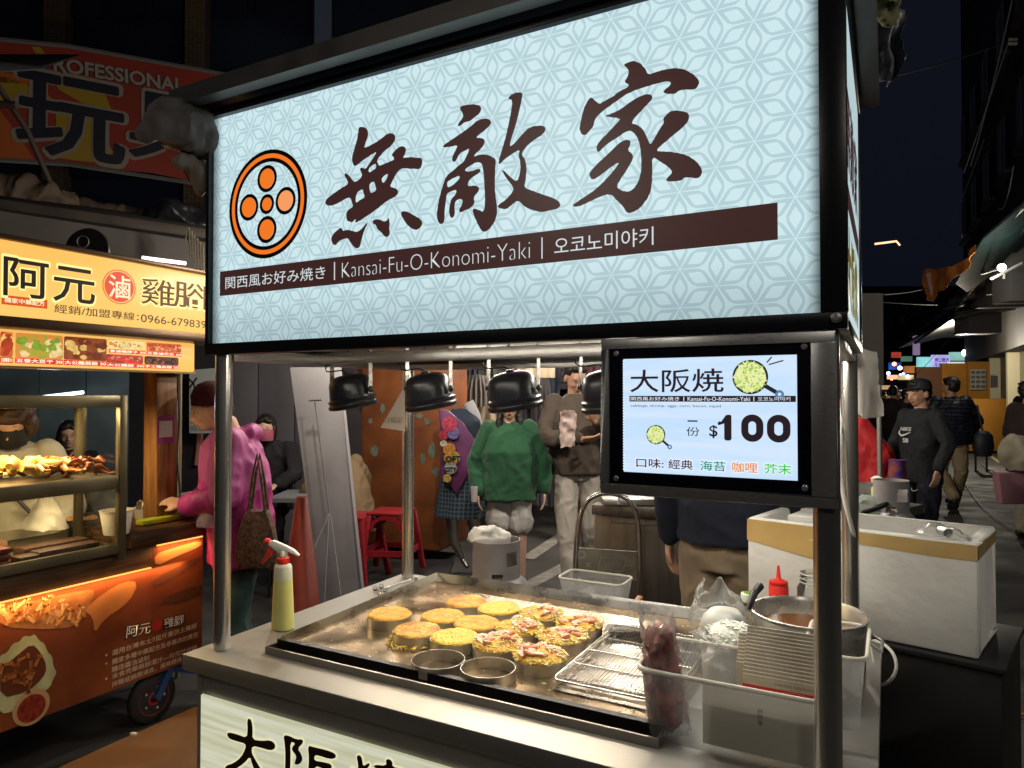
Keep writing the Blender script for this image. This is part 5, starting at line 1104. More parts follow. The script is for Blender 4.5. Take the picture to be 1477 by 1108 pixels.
# ---- seated man in tan coat, back to us
loc = ground(508, 5.6)
person('person in a tan coat sitting on a red stool, half hidden behind the leaning board', loc, facing_dir(*(F0*.6-RT*.8).xy), 1.66, mat('tan_coat', (.19, .125, .065), .8, 0, var=.15, vs=6), mat('black_trousers', (.012, .012, .014), .9), bulk=1.3, topz=.44, lean=.35, arms=(((-.25, .22, .78), (-.12, .40, .75), (.6, .6, -.1), (0, 0, 1)), ((.30, .2, .80), (.15, .38, .78), (-.3, .6, .1), (1, 0, 0))), feat=False, **sit)
# ---- vendor at the chicken stall
loc = ground(22, 3.45); vshirt = mat('beige_smock', (.30, .27, .20), .85, 0, var=.12, vs=4, bump=.2, bs=60)
vend, T, R, K = person('vendor in a beige smock and black face mask bending over the chicken trays', loc, facing_dir(.80, -.5), 1.50, vshirt, mat('dark_trousers', (.02, .02, .022), .9), hair='fluffy', hairmat=hairb, mask=mat('black_mask', (.010, .009, .009), .8), head_pitch=-.35, head_yaw=-.05, bulk=1.2, lean=.20, head_off=(.0, .02, -.03), topname='smock',
    arms=(((-.28, .12, 1.08), (-.16, .40, .92), (.6, .7, -.1), (0, .3, 1)), ((.32, .22, 1.12), (.30, .42, 1.02), (-.5, .5, -.35), (0, .3, 1))))
b = MB(); Mx = root_mat(vend); b.tube([Mx @ K(.10, .10, 1.38), Mx @ K(.03, .24, 1.25), Mx @ K(-.14, .24, 1.02)], .009, 8); b.build('strap', black_plastic, vend, smooth=True)
# ---- woman with glasses further back
loc = ground(100, 5.9); loc.z = .06
person('seated woman with glasses and long dark hair holding chopsticks behind the food case', loc, toward(loc, CAMG), 1.60, mat('black_coat', (.012, .011, .014), .9, 0), mat('black_trousers', (.012, .012, .014), .9), skin=skinp, hair='long', glasses=True, lean=.1, topz=.44,
    arms=(((-.25, .18, .78), (-.10, .36, .80), (.6, .6, -.1), (0, 0, 1)), ((.28, .22, .80), (.02, .28, .98), (-.5, .2, .8), (1, 0, 0))), **sit)
# ---- red-clad worker at the next cart
loc = ground(1262, 5.6)
person('worker in a bright red jacket bending over the next cart beside the white bag', loc, facing_dir(*(-RT*.9+F0*.3).xy), 1.55, mat('red_jacket', (.40, .010, .014), .7, 0, var=.2, vs=5), mat('black_trousers', (.012, .012, .014), .9), bulk=1.55, lean=.3, topz=.80, feat=False)
# far walkers in the lane
FAR = ((1272, 16, 1.6, (.05, .04, .03), 'distant walker in grey brown, leftmost of those past the white bag'), (1292, 26, 1.7, (.10, .10, .10), 'distant walker in light grey near the vanishing point'), (1304, 28, 1.65, (.12, .02, .02), 'distant walker in bright red near the vanishing point'), (1312, 18, 1.7, (.02, .03, .06), 'distant walker in blue between the cap and the hoarding'), (1338, 24, 1.68, (.03, .03, .03), 'distant walker in black before the brown hoarding panel'), (1352, 22, 1.6, (.09, .07, .05), 'distant walker in beige before the orange hoarding'))
for px, d, h, c, lab in FAR: person(lab, ground(px, d), px*.7, h, mat('walker_%d' % px, c, .85), mat('black_trousers', (.012, .012, .014), .9), bulk=1.2, feat=False, hands=False, vox=.018, group='distant walkers in the lane')
for i, (px, d, h, c) in enumerate(((1288, 14, 1.7, (.03, .02, .02)), (1298, 17, 1.66, (.012, .012, .015)), (1308, 12.5, 1.62, (.02, .018, .018)), (1283, 20, 1.7, (.05, .012, .012)), (1316, 22, 1.7, (.02, .03, .045)))):
    loc = ground(px, d)
    person(('distant walker in brown just right of the white bag', 'distant walker in black beyond the red jacket', 'distant walker right behind the black cap', 'distant walker in dark red far down the lane', 'distant walker in slate blue, farthest down the lane')[i], loc, math.pi*i*.7, h, mat('walker_%s' % 'abcde'[i], c, .85), mat('black_trousers', (.012, .012, .014), .9), bulk=1.2, feat=False, hands=False, vox=.014, group='distant walkers in the lane')
loc = ground(1479, 12); person('man in a dark coat standing by the lit wall at the far right', loc, facing_dir(*(-RT).xy), 1.74, mat('navy_sweatshirt', (.010, .014, .028), .85), mat('black_trousers', (.012, .012, .014), .9), bulk=1.25, feat=True, vox=.012)
# ================================================================== CHICKEN STALL ON THE LEFT
QX = -2.95; YR = V(0, 1, 0)
def qx(px, py, x=QX): return onx(px, py, x)
stall = thing('chicken_stall', 'food cart with an amber lit sign, wooden counter and brown printed front panel', 'food stall', (-3.3, 1.7, 0))
amber = glow('amber_sign_face', (252, 200, 108), 1.0, vs=1.6, stretch=(1, .35, 3), col2=(246, 184, 88))
b = MB(); b.box((-3.12, .9, 1.808), (QX, 2.52, 2.098)); sg = b.build('sign_face', amber, stall, bevel=.012)
wood = mat('walnut_board', (.15, .070, .026), .45, 0, vs=5, stretch=(14, 1, 14), col2=(.060, .026, .010), bump=.08, bs=60)
bmet = mat('bronze_rail', (.10, .055, .03), .35, .6)
b = MB(); b.box((-3.14, .9, 2.099), (QX+.012, 2.53, 2.118)); b.box((-3.14, .9, 1.765), (QX+.015, 2.53, 1.806)); b.build('sign_rail', bmet, stall, bevel=.003)
DB = mat('dark_brush_ink', (.035, .010, .004), .5); DB2 = glow('halo_yellow', (255, 236, 150), 1.1); ORB = mat('orange_brush', (.30, .10, .01), .5)
def tx(s, pa, pb, h, m, bold=0, par=None, x=QX, off=.0015, zc=None, **k):
    A = qx(pa[0], pa[1], x); B = qx(pb[0], pb[1], x); return text(s, m, V(x, A.y, (A.z+B.z)/2 if zc is None else zc), YR, Z3, h=h, w=B.y-A.y, parent=par or sg, bold=bold, off=off, anchor=('l', 'c'), **k)
for s, a, c, y1, y2, h in (('阿', 4, 70, 402, 402, .150), ('元', 76, 137, 412, 412, .145)):
    tx(s, (a, y1), (c, y2), h+.008, DB2, .035); tx(s, (a+1, y1), (c-1, y2), h-.004, DB, .012, off=.003)
for s, a, c, y1, y2 in (('雞', 203, 252, 420, 424), ('腳', 250, 306, 426, 428)):
    tx(s, (a, y1), (c, y2), .132, DB2, .028); tx(s, (a, y1), (c, y2), .122, ORB, .004, off=.003)
cp = qx(172, 414)
def discx(b, r0, r1, y, z, x, n=40):
    vs = []
    for k in range(n): a = 2*math.pi*k/n; vs += [(x, y+r0*math.cos(a), z+r0*math.sin(a)), (x, y+r1*math.cos(a), z+r1*math.sin(a))]
    b.add(vs, [[2*k+1 for k in range(n)]] if r0 == 0 else [[2*k, 2*k+1, (2*k+3) % (2*n), (2*k+2) % (2*n)] for k in range(n)])
b = MB(); discx(b, 0, .066, cp.y, cp.z, QX+.0015); discx(b, .071, .075, cp.y, cp.z, QX+.0015); b.build('red_disc', glow('coral_disc', (226, 84, 62), .95), sg)
text('滷', glow('cream_print', (255, 232, 190), 1), V(QX, cp.y, cp.z), YR, Z3, h=.098, parent=sg, bold=.012, off=.003, anchor=('c', 'c'))
A = qx(2, 437); B = qx(68, 437)
b = MB(); b.box((QX+.0005, A.y, 1.850), (QX+.0015, B.y, 1.886)); b.build('red_label', glow('orange_label', (224, 84, 20), .9), sg)
tx('獨家中藥配方', (6, 436), (64, 441), .019, MATS['cream_print'], .02, off=.0022, zc=1.868)
tx('經銷/加盟專線：', (78, 443), (200, 453), .036, mat('grey_green_ink', (.06, .055, .03), .5), .004, zc=1.856); tx('0966-679839', (203, 455), (297, 466), .036, MATS['grey_green_ink'], 0, zc=1.853)
# menu strip with photographs
MX = -3.02
b = MB(); b.box((MX-.05, .9, 1.622), (MX, 2.31, 1.763)); mb2 = b.build('menu_box', glow('menu_amber', (255, 206, 120), .95, vs=2, stretch=(1, .5, 2), col2=(252, 190, 96)), stall, bevel=.006)
b = MB(); b.box((MX-.055, .9, 1.612), (MX+.004, 2.315, 1.621)); b.build('menu_rail', mat('brass_rail', (.42, .26, .12), .35, .7), stall)
cols = [[(232, 150, 70), (250, 200, 110), (190, 70, 40)], [(240, 130, 70), (255, 220, 160), (140, 170, 50)], [(150, 80, 40), (240, 200, 110), (120, 50, 30)], [(250, 210, 110), (226, 150, 80), (250, 230, 160)], [(230, 110, 60), (250, 180, 120), (200, 80, 50)], [(120, 60, 40), (200, 150, 100), (230, 60, 60)], [(110, 60, 50), (150, 90, 70), (60, 30, 24)]]
labels = [('五香雞翅 50', (0, 490, 18, 547)), ('五香大豆干 30', (22, 488, 90, 547)), ('大公雞屁股 30', (92, 492, 153, 549)), ('香滷鴨脖子 20', (157, 494, 209, 522)), ('五香滷花生 60', (211, 497, 261, 527)), ('大公雞胗 30', (153, 524, 206, 551)), ('手工鴨血糕 25', (208, 527, 257, 553))]
redl = glow('red_menu_label', (222, 50, 26), .95); whl = glow('white_menu_print', (255, 240, 215), 1)
for i, (lab, (x0, y0, x1, y1)) in enumerate(labels):
    a = qx(x0, y0, MX); c = qx(x1, y1, MX); zt, zb = 0, 0
    big = i < 3; zt = 1.752 if i < 5 else 1.688; zb = 1.632 if big or i > 4 else 1.694; y_a, y_b = a.y, c.y
    lh = .022 if big else .017
    b = MB(); pts = [(MX+.0012, y, z) for (y, z, _) in [(p[0], p[1], 0) for p in rrect(y_a, y_b, zb+lh+.001, zt, .008, 0)]]; b.add(pts, [list(range(len(pts)))]); b.build('dish_picture', glow('dish_bg_%d' % i, cols[i][0], .95, vs=30, col2=cols[i][2]), mb2)
    for k in range(2):
        b = MB(); rnd = random.Random(i*5+k)
        for q in range(9 if big else 14):
            r = (.013 if big else .007)*rnd.uniform(.7, 1.4); yy = rnd.uniform(y_a+r, y_b-r); zz = rnd.uniform(zb+lh+r+.002, zt-r-.003); vs = []; n = 9
            for j in range(n): an = 2*math.pi*j/n; rr = r*rnd.uniform(.7, 1.1); vs.append((MX+.0016+.00004*q+.0005*k, yy+rr*math.cos(an)*1.3, zz+rr*math.sin(an)))
            b.add(vs, [list(range(n))])
        b.build('dish_picture', glow('dish_%d_%d' % (i, k), cols[i][1+k], .95, vs=60, var=.3), mb2, kind='stuff')
    b = MB(); b.add([(MX+.0012, y_a, zb), (MX+.0012, y_b, zb), (MX+.0012, y_b, zb+lh), (MX+.0012, y_a, zb+lh)], [(0, 1, 2, 3)]); b.build('price_label', redl, mb2)
    text(lab, whl, V(MX, y_a+.003, zb+lh/2), YR, Z3, h=lh*.68, w=y_b-y_a-.006, parent=mb2, bold=.03, off=.0028, anchor=('l', 'c'))
# posts and roof
for y in (2.235,):
    b = MB(); p = qx(231, 700, -3.12); b.box((-3.17, p.y-.055, .898), (-3.07, p.y+.05, 1.66)); b.build('wood_post', mat('orange_wood_post', (.30, .13, .035), .5, 0, vs=4, stretch=(12, 12, 1), col2=(.14, .055, .014)), stall, bevel=.003)
b = MB(); b.box((-3.9, .9, 1.84), (-3.13, 2.5, 1.86)); b.build('stall_roof', dark_void, stall)
# qr sheet without its code on the wooden post
p0, p1 = qx(227, 601, -3.065), qx(251, 639, -3.065); b = MB(); b.box((-3.068, p0.y, p1.z), (-3.065, p1.y, p0.z)); o = b.build('payment_card', mat('purple_card', (.22, .02, .12), .5), None); tag(o, 'small purple bordered card hung on the wooden post', 'card')
b = MB(); b.box((-3.0648, p0.y+.010, p1.z+.030), (-3.0643, p1.y-.010, p0.z-.022)); b.build('card_face', mat('card_grey_face', (.42, .38, .33), .6), o)
# counters and aprons
b = MB(); b.box((-3.5, .9, .80), (-2.965, 2.04, .826)); b.box((-2.966, .9, .731), (-2.945, 2.038, .8262)); b.build('wood_apron', wood, stall, bevel=.003)
b = MB(); b.box((-3.5, 1.93, .8275), (-2.93, 2.46, .897)); b.build('wood_counter', wood, stall, bevel=.004)
b = MB(); b.box((-3.45, .92, .24), (-2.97, 2.28, .80)); b.build('cart_body', mat('dark_cart_body', (.05, .03, .02), .6), stall)
pm = mat('rust_brown_print', (.13, .026, .008), .45, 0, vs=2.2, stretch=(1, 1, 2.4), col2=(.20, .050, .012), bump=.02, detail=8)
b = MB(); b.box((-2.968, .9, .236), (QX, 2.31, .729)); b.box((-2.968, 2.042, .7292), (QX, 2.31, .822)); pf = b.build('print_panel', pm, stall)
light('AREA', (-2.925, 1.55, .722), 3.4, (1, .55, .2), stall, size=.02, sizey=1.3)
b = MB(); b.box((-2.944, 1.0, .724), (-2.936, 2.03, .729)); b.build('led_strip', glow('amber_led', (255, 170, 80), 2), stall)
b = MB(); b.box((-2.944, 2.06, .818), (-2.937, 2.30, .823)); b.build('led_strip', MATS['amber_led'], stall)
light('AREA', (-2.925, 2.18, .815), .7, (1, .55, .2), stall, size=.02, sizey=.22)
# panel prints: brush swathes, dishes, lettering
def ppoly(px, m, name, off=.001, par=None):
    q = [qx(x, y)+V(off, 0, 0) for x, y in smoothpts(px, 1)]; return flat([q], m, name, par or pf, frame=(V(QX+off, 0, 0), YR, Z3))
sw1 = mat('tan_brush_print', (.40, .15, .045), .5, 0, vs=7, var=.2); sw2 = mat('dark_brush_print', (.085, .022, .008), .5)
ppoly([(136, 915), (150, 893), (185, 870), (200, 840), (180, 838), (150, 855), (120, 880), (134, 890)], sw1, 'brush_swathe')
ppoly([(0, 876), (0, 905), (60, 908), (110, 905), (125, 880), (138, 852), (125, 850), (60, 864)], mat('feet_photo_base', (.34, .13, .04), .5, 0, vs=9, var=.4), 'dish_print')
ppoly([(215, 838), (290, 800), (292, 808), (258, 830), (222, 850)], sw2, 'brush_swathe', .0012)
ppoly([(232, 862), (290, 842), (292, 855), (262, 868), (235, 872)], sw2, 'brush_swathe', .0012)
ppoly([(222, 800), (250, 790), (290, 779), (290, 788), (255, 802), (224, 818)], mat('bright_brush_print', (.48, .19, .06), .5), 'brush_swathe', .0012)
rnd = random.Random(11)
for k in range(46):      # printed picture of stewed chicken feet, toes and all
    A = qx(rnd.uniform(4, 112), rnd.uniform(880, 903)); b = MB(); t = rnd.uniform(.6, 2.5); L_ = rnd.uniform(.03, .055); d1 = V(0, math.cos(t), math.sin(t)); e = A+d1*L_; X0 = V(.002+k*.00002, 0, 0)
    def sk_(p, q, w0, w1): n = (q-p).normalized(); n = V(0, -n.z, n.y); b.add([p-n*w0+X0, p+n*w0+X0, q+n*w1+X0, q-n*w1+X0], [(0, 1, 2, 3)])
    sk_(A, e, .006, .005)
    for q in (-.7, 0, .7): d2 = V(0, math.cos(t+q), math.sin(t+q)); sk_(e, e+d2*.018, .004, .0025)
    b.build('feet_print', mat('golden_feet_print_%d' % (k % 3), ((.50, .21, .06), (.36, .12, .03), (.60, .32, .13))[k % 3], .4, 0, vs=30, var=.3), pf)
ppoly([(-30, 990), (0, 945), (10, 942), (18, 928), (28, 926), (34, 917), (44, 918), (50, 914), (56, 924), (64, 928), (68, 940), (76, 948), (76, 960), (82, 970), (76, 980), (72, 992), (60, 998), (50, 1010), (34, 1012), (20, 1026), (0, 1030)], mat('leaf_dish_print', (.40, .40, .20), .5, 0, vs=18, var=.2), 'dish_print', .0014)
ppoly([(0, 965), (25, 945), (45, 928), (58, 940), (68, 962), (62, 978), (40, 998), (0, 1008)], mat('soy_print', (.10, .025, .008), .4), 'dish_print', .0018)
for k in range(20):
    A = qx(rnd.uniform(2, 52), rnd.uniform(950, 990)); b = MB(); t = rnd.uniform(0, 6.28); d1 = V(0, math.cos(t), math.sin(t)); e = A+d1*.03; X0 = V(.0024+k*.00002, 0, 0)
    sk_(A, e, .007, .005)
    for q in (-.7, 0, .7): d2 = V(0, math.cos(t+q), math.sin(t+q)); sk_(e, e+d2*.016, .004, .0025)
    b.build('feet_print', mat('brown_feet_print_%d' % (k % 2), ((.22, .06, .015), (.34, .12, .035))[k % 2], .35, 0, vs=30, var=.3), pf)
cp = qx(45, 1020); b = MB(); discx(b, 0, .068, cp.y, cp.z, QX+.0022); bw = b.build('bowl_print', mat('pale_bowl_print', (.45, .27, .12), .5), pf); b = MB(); discx(b, 0, .052, cp.y, cp.z-.004, QX+.0026); b.build('chilli_print', mat('chilli_print', (.22, .02, .008), .5, 0, vs=60, var=.5), pf)
PW = mat('warm_white_print', (.50, .36, .24), .6)
def pt(s, pa, pb, h, m=PW, bold=.01, off=.0016):
    A = qx(*pa); B = qx(*pb); d = V(0, B.y-A.y, B.z-A.z); text(s, m, V(QX, A.y, A.z), d, V(0, -d.z, d.y), h=h, w=d.length, parent=pf, bold=bold, off=off, anchor=('l', 'c'))
pt('阿元', (181, 913), (218, 905), .056, mat('logo_ink', (.03, .01, .006), .5), .04, .0014); pt('阿元', (182, 912), (217, 905), .050, mat('logo_white', (.62, .56, .48), .6), .005, .0024)
pt('雞腳', (235, 901), (265, 893), .052, MATS['logo_ink'], .04, .0014); pt('雞腳', (236, 900), (264, 893), .046, MATS['logo_white'], .005, .0024)
cp = qx(226, 902); b = MB(); discx(b, 0, .025, cp.y, cp.z, QX+.0016); b.build('red_disc', mat('red_disc', (.40, .02, .015), .5), pf)
for s, pa, pb in (('選用台灣本土7足斤重仿土雞腳', (161, 942), (283, 902)), ('獨家多種中藥配方及非基改的黃豆', (161, 955), (285, 915)), ('釀造醬油滷制', (161, 966), (215, 948)), ('未食完華雞腳湯汁—可用於拌飯', (161, 976), (284, 933)), ('拌麵或鍋類湯底，風味絕佳', (161, 988), (262, 950))):
    pt(s, pa, pb, .024)
for p in ((153, 945), (153, 957), (153, 979)):
    c = qx(*p); b = MB(); discx(b, 0, .005, c.y, c.z, QX+.0016, 12); b.build('bullet', PW, pf)
# wheel
wh = thing('cart_wheel', 'red hubbed black wheel under the right end of the chicken stall', 'wheel', (-3.0, 2.06, 0))
wc = V(-3.0, 2.08, .115)
b = MB(); b.lathe(wc-V(.02, 0, 0), [(.075, 0), (.105, .002), (.115, .012), (.115, .030), (.105, .040), (.075, .042)], 30, (1, 0, 0)); b.build('tyre', mat('rubber', (.015, .015, .016), .7), wh, smooth=True)
b = MB(); b.lathe(wc-V(.018, 0, 0), [(0, .038), (.03, .041), (.035, .036), (.065, .036), (.075, .041), (.075, 0)], 30, (1, 0, 0)); rim_ = b.build('wheel_rim', mat('red_rim', (.30, .02, .025), .4), wh, smooth=True)
for k in range(5):
    a = k*1.2566; c = wc+V(.021, .05*math.cos(a), .05*math.sin(a)); b = MB(); b.ball(c, .006, 8, 6); b.build('bolt', mat('pale_bolt', (.5, .4, .4), .4), rim_)
b = MB(); b.bar(wc+V(.03, 0, 0), V(-2.97, 2.16, .25), .035, .03); b.bar(V(-3.02, 2.14, .235), V(-2.97, 2.30, .17), .04, .03); b.build('blue_fork', mat('blue_fork', (.02, .05, .16), .45), wh)
# glass food case
case = thing('glass_case', 'dark steel framed glass case with two shelves of food on the chicken stall', 'display case', (-3.05, 1.5, .8))
cs_ = mat('olive_steel_frame', (.17, .14, .08), .4, .8, rvar=.1, vs=10); cx0, cx1, cy1 = -3.24, -2.90, 1.885
b = MB()
b.box((cx1-.028, .9, 1.455), (cx1, cy1, 1.505)); b.box((cx1-.022, .9, .830), (cx1-.0, cy1, .872))
b.box((cx1-.030, cy1-.032, .8), (cx1+.001, cy1+.001, 1.506)); b.box((cx0, cy1-.030, .83), (cx0+.03, cy1, 1.50)); b.box((cx0+.03, cy1-.02, 1.475), (cx1-.03, cy1, 1.50)); b.box((cx0+.03, cy1-.02, .835), (cx1-.03, cy1, .86))
b.box((cx0, .9, 1.475), (cx0+.02, cy1-.03, 1.50)); b.build('case_frame', cs_, case, bevel=.002)
for z, nm in ((1.158, 'shelf'), (.846, 'shelf')):
    b = MB(); b.box((cx0+.01, .9, z), (cx1-.024, cy1-.034, z+.006)); b.build(nm, mat('shelf_steel', (.35, .29, .19), .35, .9), case)
b = MB(); b.box((cx1-.024, .9, 1.105), (cx1-.002, cy1-.033, 1.163)); b.box((cx0+.03, cy1-.02, 1.12), (cx1-.03, cy1-.003, 1.15)); b.build('shelf_edge', cs_, case, bevel=.002)
b = MB(); b.box((cx1-.012, .9, .873), (cx1-.010, cy1-.034, 1.104)); b.box((cx1-.012, .9, 1.164), (cx1-.010, cy1-.034, 1.454)); b.box((cx0+.035, cy1-.012, .87), (cx1-.035, cy1-.010, 1.47)); b.build('glass_pane', glassy('case_glass', (.98, .975, .95), .12, .03), case)
light('AREA', (-3.07, 1.3, 1.46), 20, (1, .78, .42), case, size=.25, sizey=1.0)
b = MB(); b.box((-3.09, .9, 1.468), (-3.06, cy1-.05, 1.474)); b.build('lamp_strip', glow('warm_strip', (255, 214, 140), 5), case)
light('AREA', (-3.05, 1.3, 1.09), 5.0, (1, .78, .42), case, size=.15, sizey=1.0)
# food heaps
def heap(y0, y1, z, m, name, lab, n, seed, r=.022, x0=-3.20, x1=-2.96, hgt=.05):
    rnd = random.Random(seed); b = MB()
    for k in range(n):
        c = V(rnd.uniform(x0, x1), rnd.uniform(y0, y1), z+r*.6+rnd.random()*hgt); t = rnd.uniform(0, 6.28); e = V(math.cos(t), math.sin(t), rnd.uniform(-.5, .6))*rnd.uniform(.018, .034)
        b.tube([c-e, c+V(0, 0, .012), c+e], [r*.5, r*rnd.uniform(.6, 1), r*.45], 8)
        for q in range(3): a2 = t+(q-1)*.6; b.tube([c+e, c+e*1.2+V(math.cos(a2), math.sin(a2), .25)*.022], [r*.36, r*.16], 6)
    return tag(b.build(name, m, None, smooth=True, disp=.004, dsc=.012), lab, 'food', kind='stuff')
chick = mat('golden_chicken', (.52, .26, .06), .32, 0, vs=22, col2=(.34, .12, .02), bump=.5, bs=90, coat=.3); chick2 = mat('brown_chicken', (.24, .060, .014), .3, 0, vs=25, col2=(.12, .025, .006), bump=.5, bs=90, coat=.3); yel = mat('yellow_tofu', (.58, .40, .12), .4, 0, vs=14, col2=(.44, .25, .05), bump=.5, bs=60)
heap(1.30, 1.62, 1.166, yel, 'chicken_pile', 'heap of pale yellow stewed chicken at the left of the upper shelf', 34, 1, .030)
heap(1.56, 1.70, 1.166, chick, 'chicken_pile', 'heap of golden stewed chicken feet in the middle of the upper shelf', 26, 2, .018)
heap(1.66, 1.83, 1.166, chick2, 'chicken_pile', 'heap of dark red-brown chicken feet at the right of the upper shelf', 44, 3, .014, hgt=.055)
cake = mat('dark_rice_cake', (.040, .016, .008), .5, 0, vs=70, col2=(.075, .034, .016), bump=.8, bs=120)
def slab(y0, y1, z, h, x0, x1, m, lab, rot=0):
    b = MB(); b.box((x0, y0, z), (x1, y1, z+h)); o = b.build('food_slab', m, None, bevel=.006, disp=.0); return tag(o, lab, 'food slab', 'slabs on the lower shelf')
slab(1.56, 1.80, .853, .034, -3.02, -2.945, cake, 'dark rice cake slab in front on the lower shelf'); slab(1.55, 1.81, .853, .040, -3.12, -3.035, cake, 'dark rice cake slab lying just behind the front one'); slab(1.48, 1.555, .853, .03, -3.0, -2.93, cake, 'short end piece of dark rice cake nearest the glass')
redm = mat('red_brown_meat', (.24, .045, .018), .4, 0, vs=30, col2=(.12, .018, .008), bump=.4, bs=60)
for i in range(3): slab(1.28, 1.46, .853+i*.025, .023, -3.06, -2.945, redm, ('lowest', 'middle', 'topmost')[i]+' red-brown slab in the stack at the left of the lower shelf')
# trays and tubs behind the case on the counter
def tray(p, r, lab, m, fm):
    b = MB(); b.lathe(p, [(0, 0), (r*.85, 0), (r, .03), (r*1.03, .032), (r*.98, .028), (r*.82, .006), (0, .006)], 24); o = b.build('food_tray', m, None, smooth=True); tag(o, lab, 'tray')
    b = MB(); rnd = random.Random(int(p.x*-77))
    for k in range(14): a = rnd.uniform(0, 6.28); q = r*.7*rnd.random(); b.ball(p+V(q*math.cos(a), q*math.sin(a), .02), .018, 8, 5, (1.3, .8, .6))
    tag(b.build('cut_food', fm, None, smooth=True, disp=.004, dsc=.01), 'pieces of food in the '+lab, 'food', kind='stuff')
steelw = mat('tray_steel', (.5, .45, .36), .25, 1)
tray(V(-3.36, 1.98, .90), .12, 'round steel tray to the right of the vendor', steelw, chick)
b = MB(); b.box((-3.5, 1.60, .80), (-3.26, 2.3, .895)); b.build('back_counter', steelw, stall)
white_tub = mat('milky_tub', (.68, .62, .48), .35, 0, sss=.3)
def pot_at(px, py, r, h, m, nm, lab, cat, z=.898, top=1.15, n=24):
    p = onz(px, py, z); b = MB(); b.lathe(p, [(0, 0), (r*.85, 0), (r*.88, .004), (r*top, h), (r*top*1.04, h), (r*top*1.0, h-.004), (r*.8, .01), (0, .01)], n); o = b.build(nm, m, None, smooth=True); tag(o, lab, cat); return p
pot_at(168, 770, .058, .105, white_tub, 'white_tub', 'round milky plastic tub seen through the right end of the glass case', 'tub')
foilm = mat('shiny_wrapper', (.50, .40, .28), .18, .7, vs=20, var=.5, bump=.8, bs=30)
for i, (px, py, r, h, lab) in enumerate(((210, 748, .055, .055, 'wide clear tub of foil packets on the wooden counter'), (246, 742, .042, .055, 'small clear tub of foil packets by the green card'))):
    p = pot_at(px, py, r, h, mat('clear_tub_plastic', (.62, .58, .48), .25, 0, alpha=.6), 'packet_tub', lab, 'tub')
    b = MB(); rnd = random.Random(i)
    for k in range(5):
        a = rnd.uniform(0, 6.28); c = p+V(math.cos(a)*r*.5, math.sin(a)*r*.5, h); b.obox(c, V(math.cos(a), math.sin(a), .2)*.022, V(-math.sin(a), math.cos(a), .1)*.006, V(.1, .1, 1)*.032)
    tag(b.build('foil_packets', foilm, None, bevel=.004, disp=.003, dsc=.015), 'foil packets standing in the '+lab.split(' of ')[0], 'packets', kind='stuff')
p = onz(240, 752, .90); b = MB(); b.obox(p+V(0, 0, .014), V(0, .14, 0), V(.03, 0, 0), V(0, 0, .013)); o = b.build('wet_wipes', mat('lime_pack', (.30, .50, .03), .35, 0, vs=9, col2=(.55, .40, .02)), None, bevel=.008); tag(o, 'flat lime green and yellow packet at the front of the wooden counter', 'packet')
p = onz(275, 745, .90); gc = thing('payment_stand', 'small tilted green and white card stand on the wooden counter', 'card stand', p)
r_ = V(-.25, .97, 0).normalized(); u_ = V(-.25, -.06, 1).normalized(); c = p+u_*.062
b = MB(); b.obox(c, r_*.040, u_*.062, r_.cross(u_)*.002); b.build('card', mat('green_card', (.03, .32, .06), .4), gc, bevel=.001)
n_ = r_.cross(u_).normalized()
if n_.x < 0: n_ = -n_
b = MB(); b.obox(c+u_*.045+n_*.0026, r_*.039, u_*.016, n_*.0004); b.obox(c-u_*.012+n_*.0026, r_*.024, u_*.028, n_*.0004); b.build('white_field', mat('white_field', (.6, .6, .56), .5), gc)
text('LINE Pay', mat('black_ink', (.01, .01, .01), .5), c+u_*.045+n_*.002, r_, u_, h=.014, parent=gc, bold=.03, anchor=('c', 'c'), off=.0016)
# clear hanging sheet behind the case
sheet = glassy('clear_sheet', (.92, .93, .95), .3, .15, white=.10)
# white carrier bag from vendor's hand
p = onx(70, 735, -3.25)
hb_ = at(66, 735, 3.05); crumple(lambda u, v: (hb_.x+(.015+.085*v)*math.cos(u*6.283), hb_.y+(.015+.07*v)*math.sin(u*6.283), hb_.z+.09-.17*v), 30, 14, 'plastic_bag', mat('milky_bag', (.62, .58, .48), .35, 0, alpha=.45, bump=.2), 'thin white plastic bag held open by the vendor', 'plastic bag', .014, .04)
hb_ = at(300, 735, 3.30); crumple(lambda u, v: (hb_.x+(.015+.045*v)*math.cos(u*6.283), hb_.y+(.012+.04*v)*math.sin(u*6.283), hb_.z+.09-.17*v), 26, 12, 'plastic_bag', mat('pinkish_bag', (.55, .40, .45), .35, 0, alpha=.4), 'thin pinkish plastic bag hanging from the hands of the woman in magenta', 'plastic bag', .010, .04)
b = MB(); b.tube([at(258, 740, 3.75), at(259, 620, 3.75), at(260, 480, 3.75)], .011, 10); b.tube([V(*at(258, 740, 3.75).xy, 0), at(258, 740, 3.75)], .011, 10); tag(b.build('thin_pole', mat('dull_pole', (.30, .27, .2), .4, .7), None, smooth=True), 'thin grey steel pole between the chicken stall and the woman in magenta', 'pole')
b = MB(); b.tube([at(262, 745, 3.6), at(260, 700, 3.6), at(252, 660, 3.6), at(262, 600, 3.62), at(252, 540, 3.6), at(262, 480, 3.6)], .005, 6); tag(b.build('black_cable', black_plastic, None, smooth=True, sub=1), 'black cable winding up the thin steel pole', 'cable')
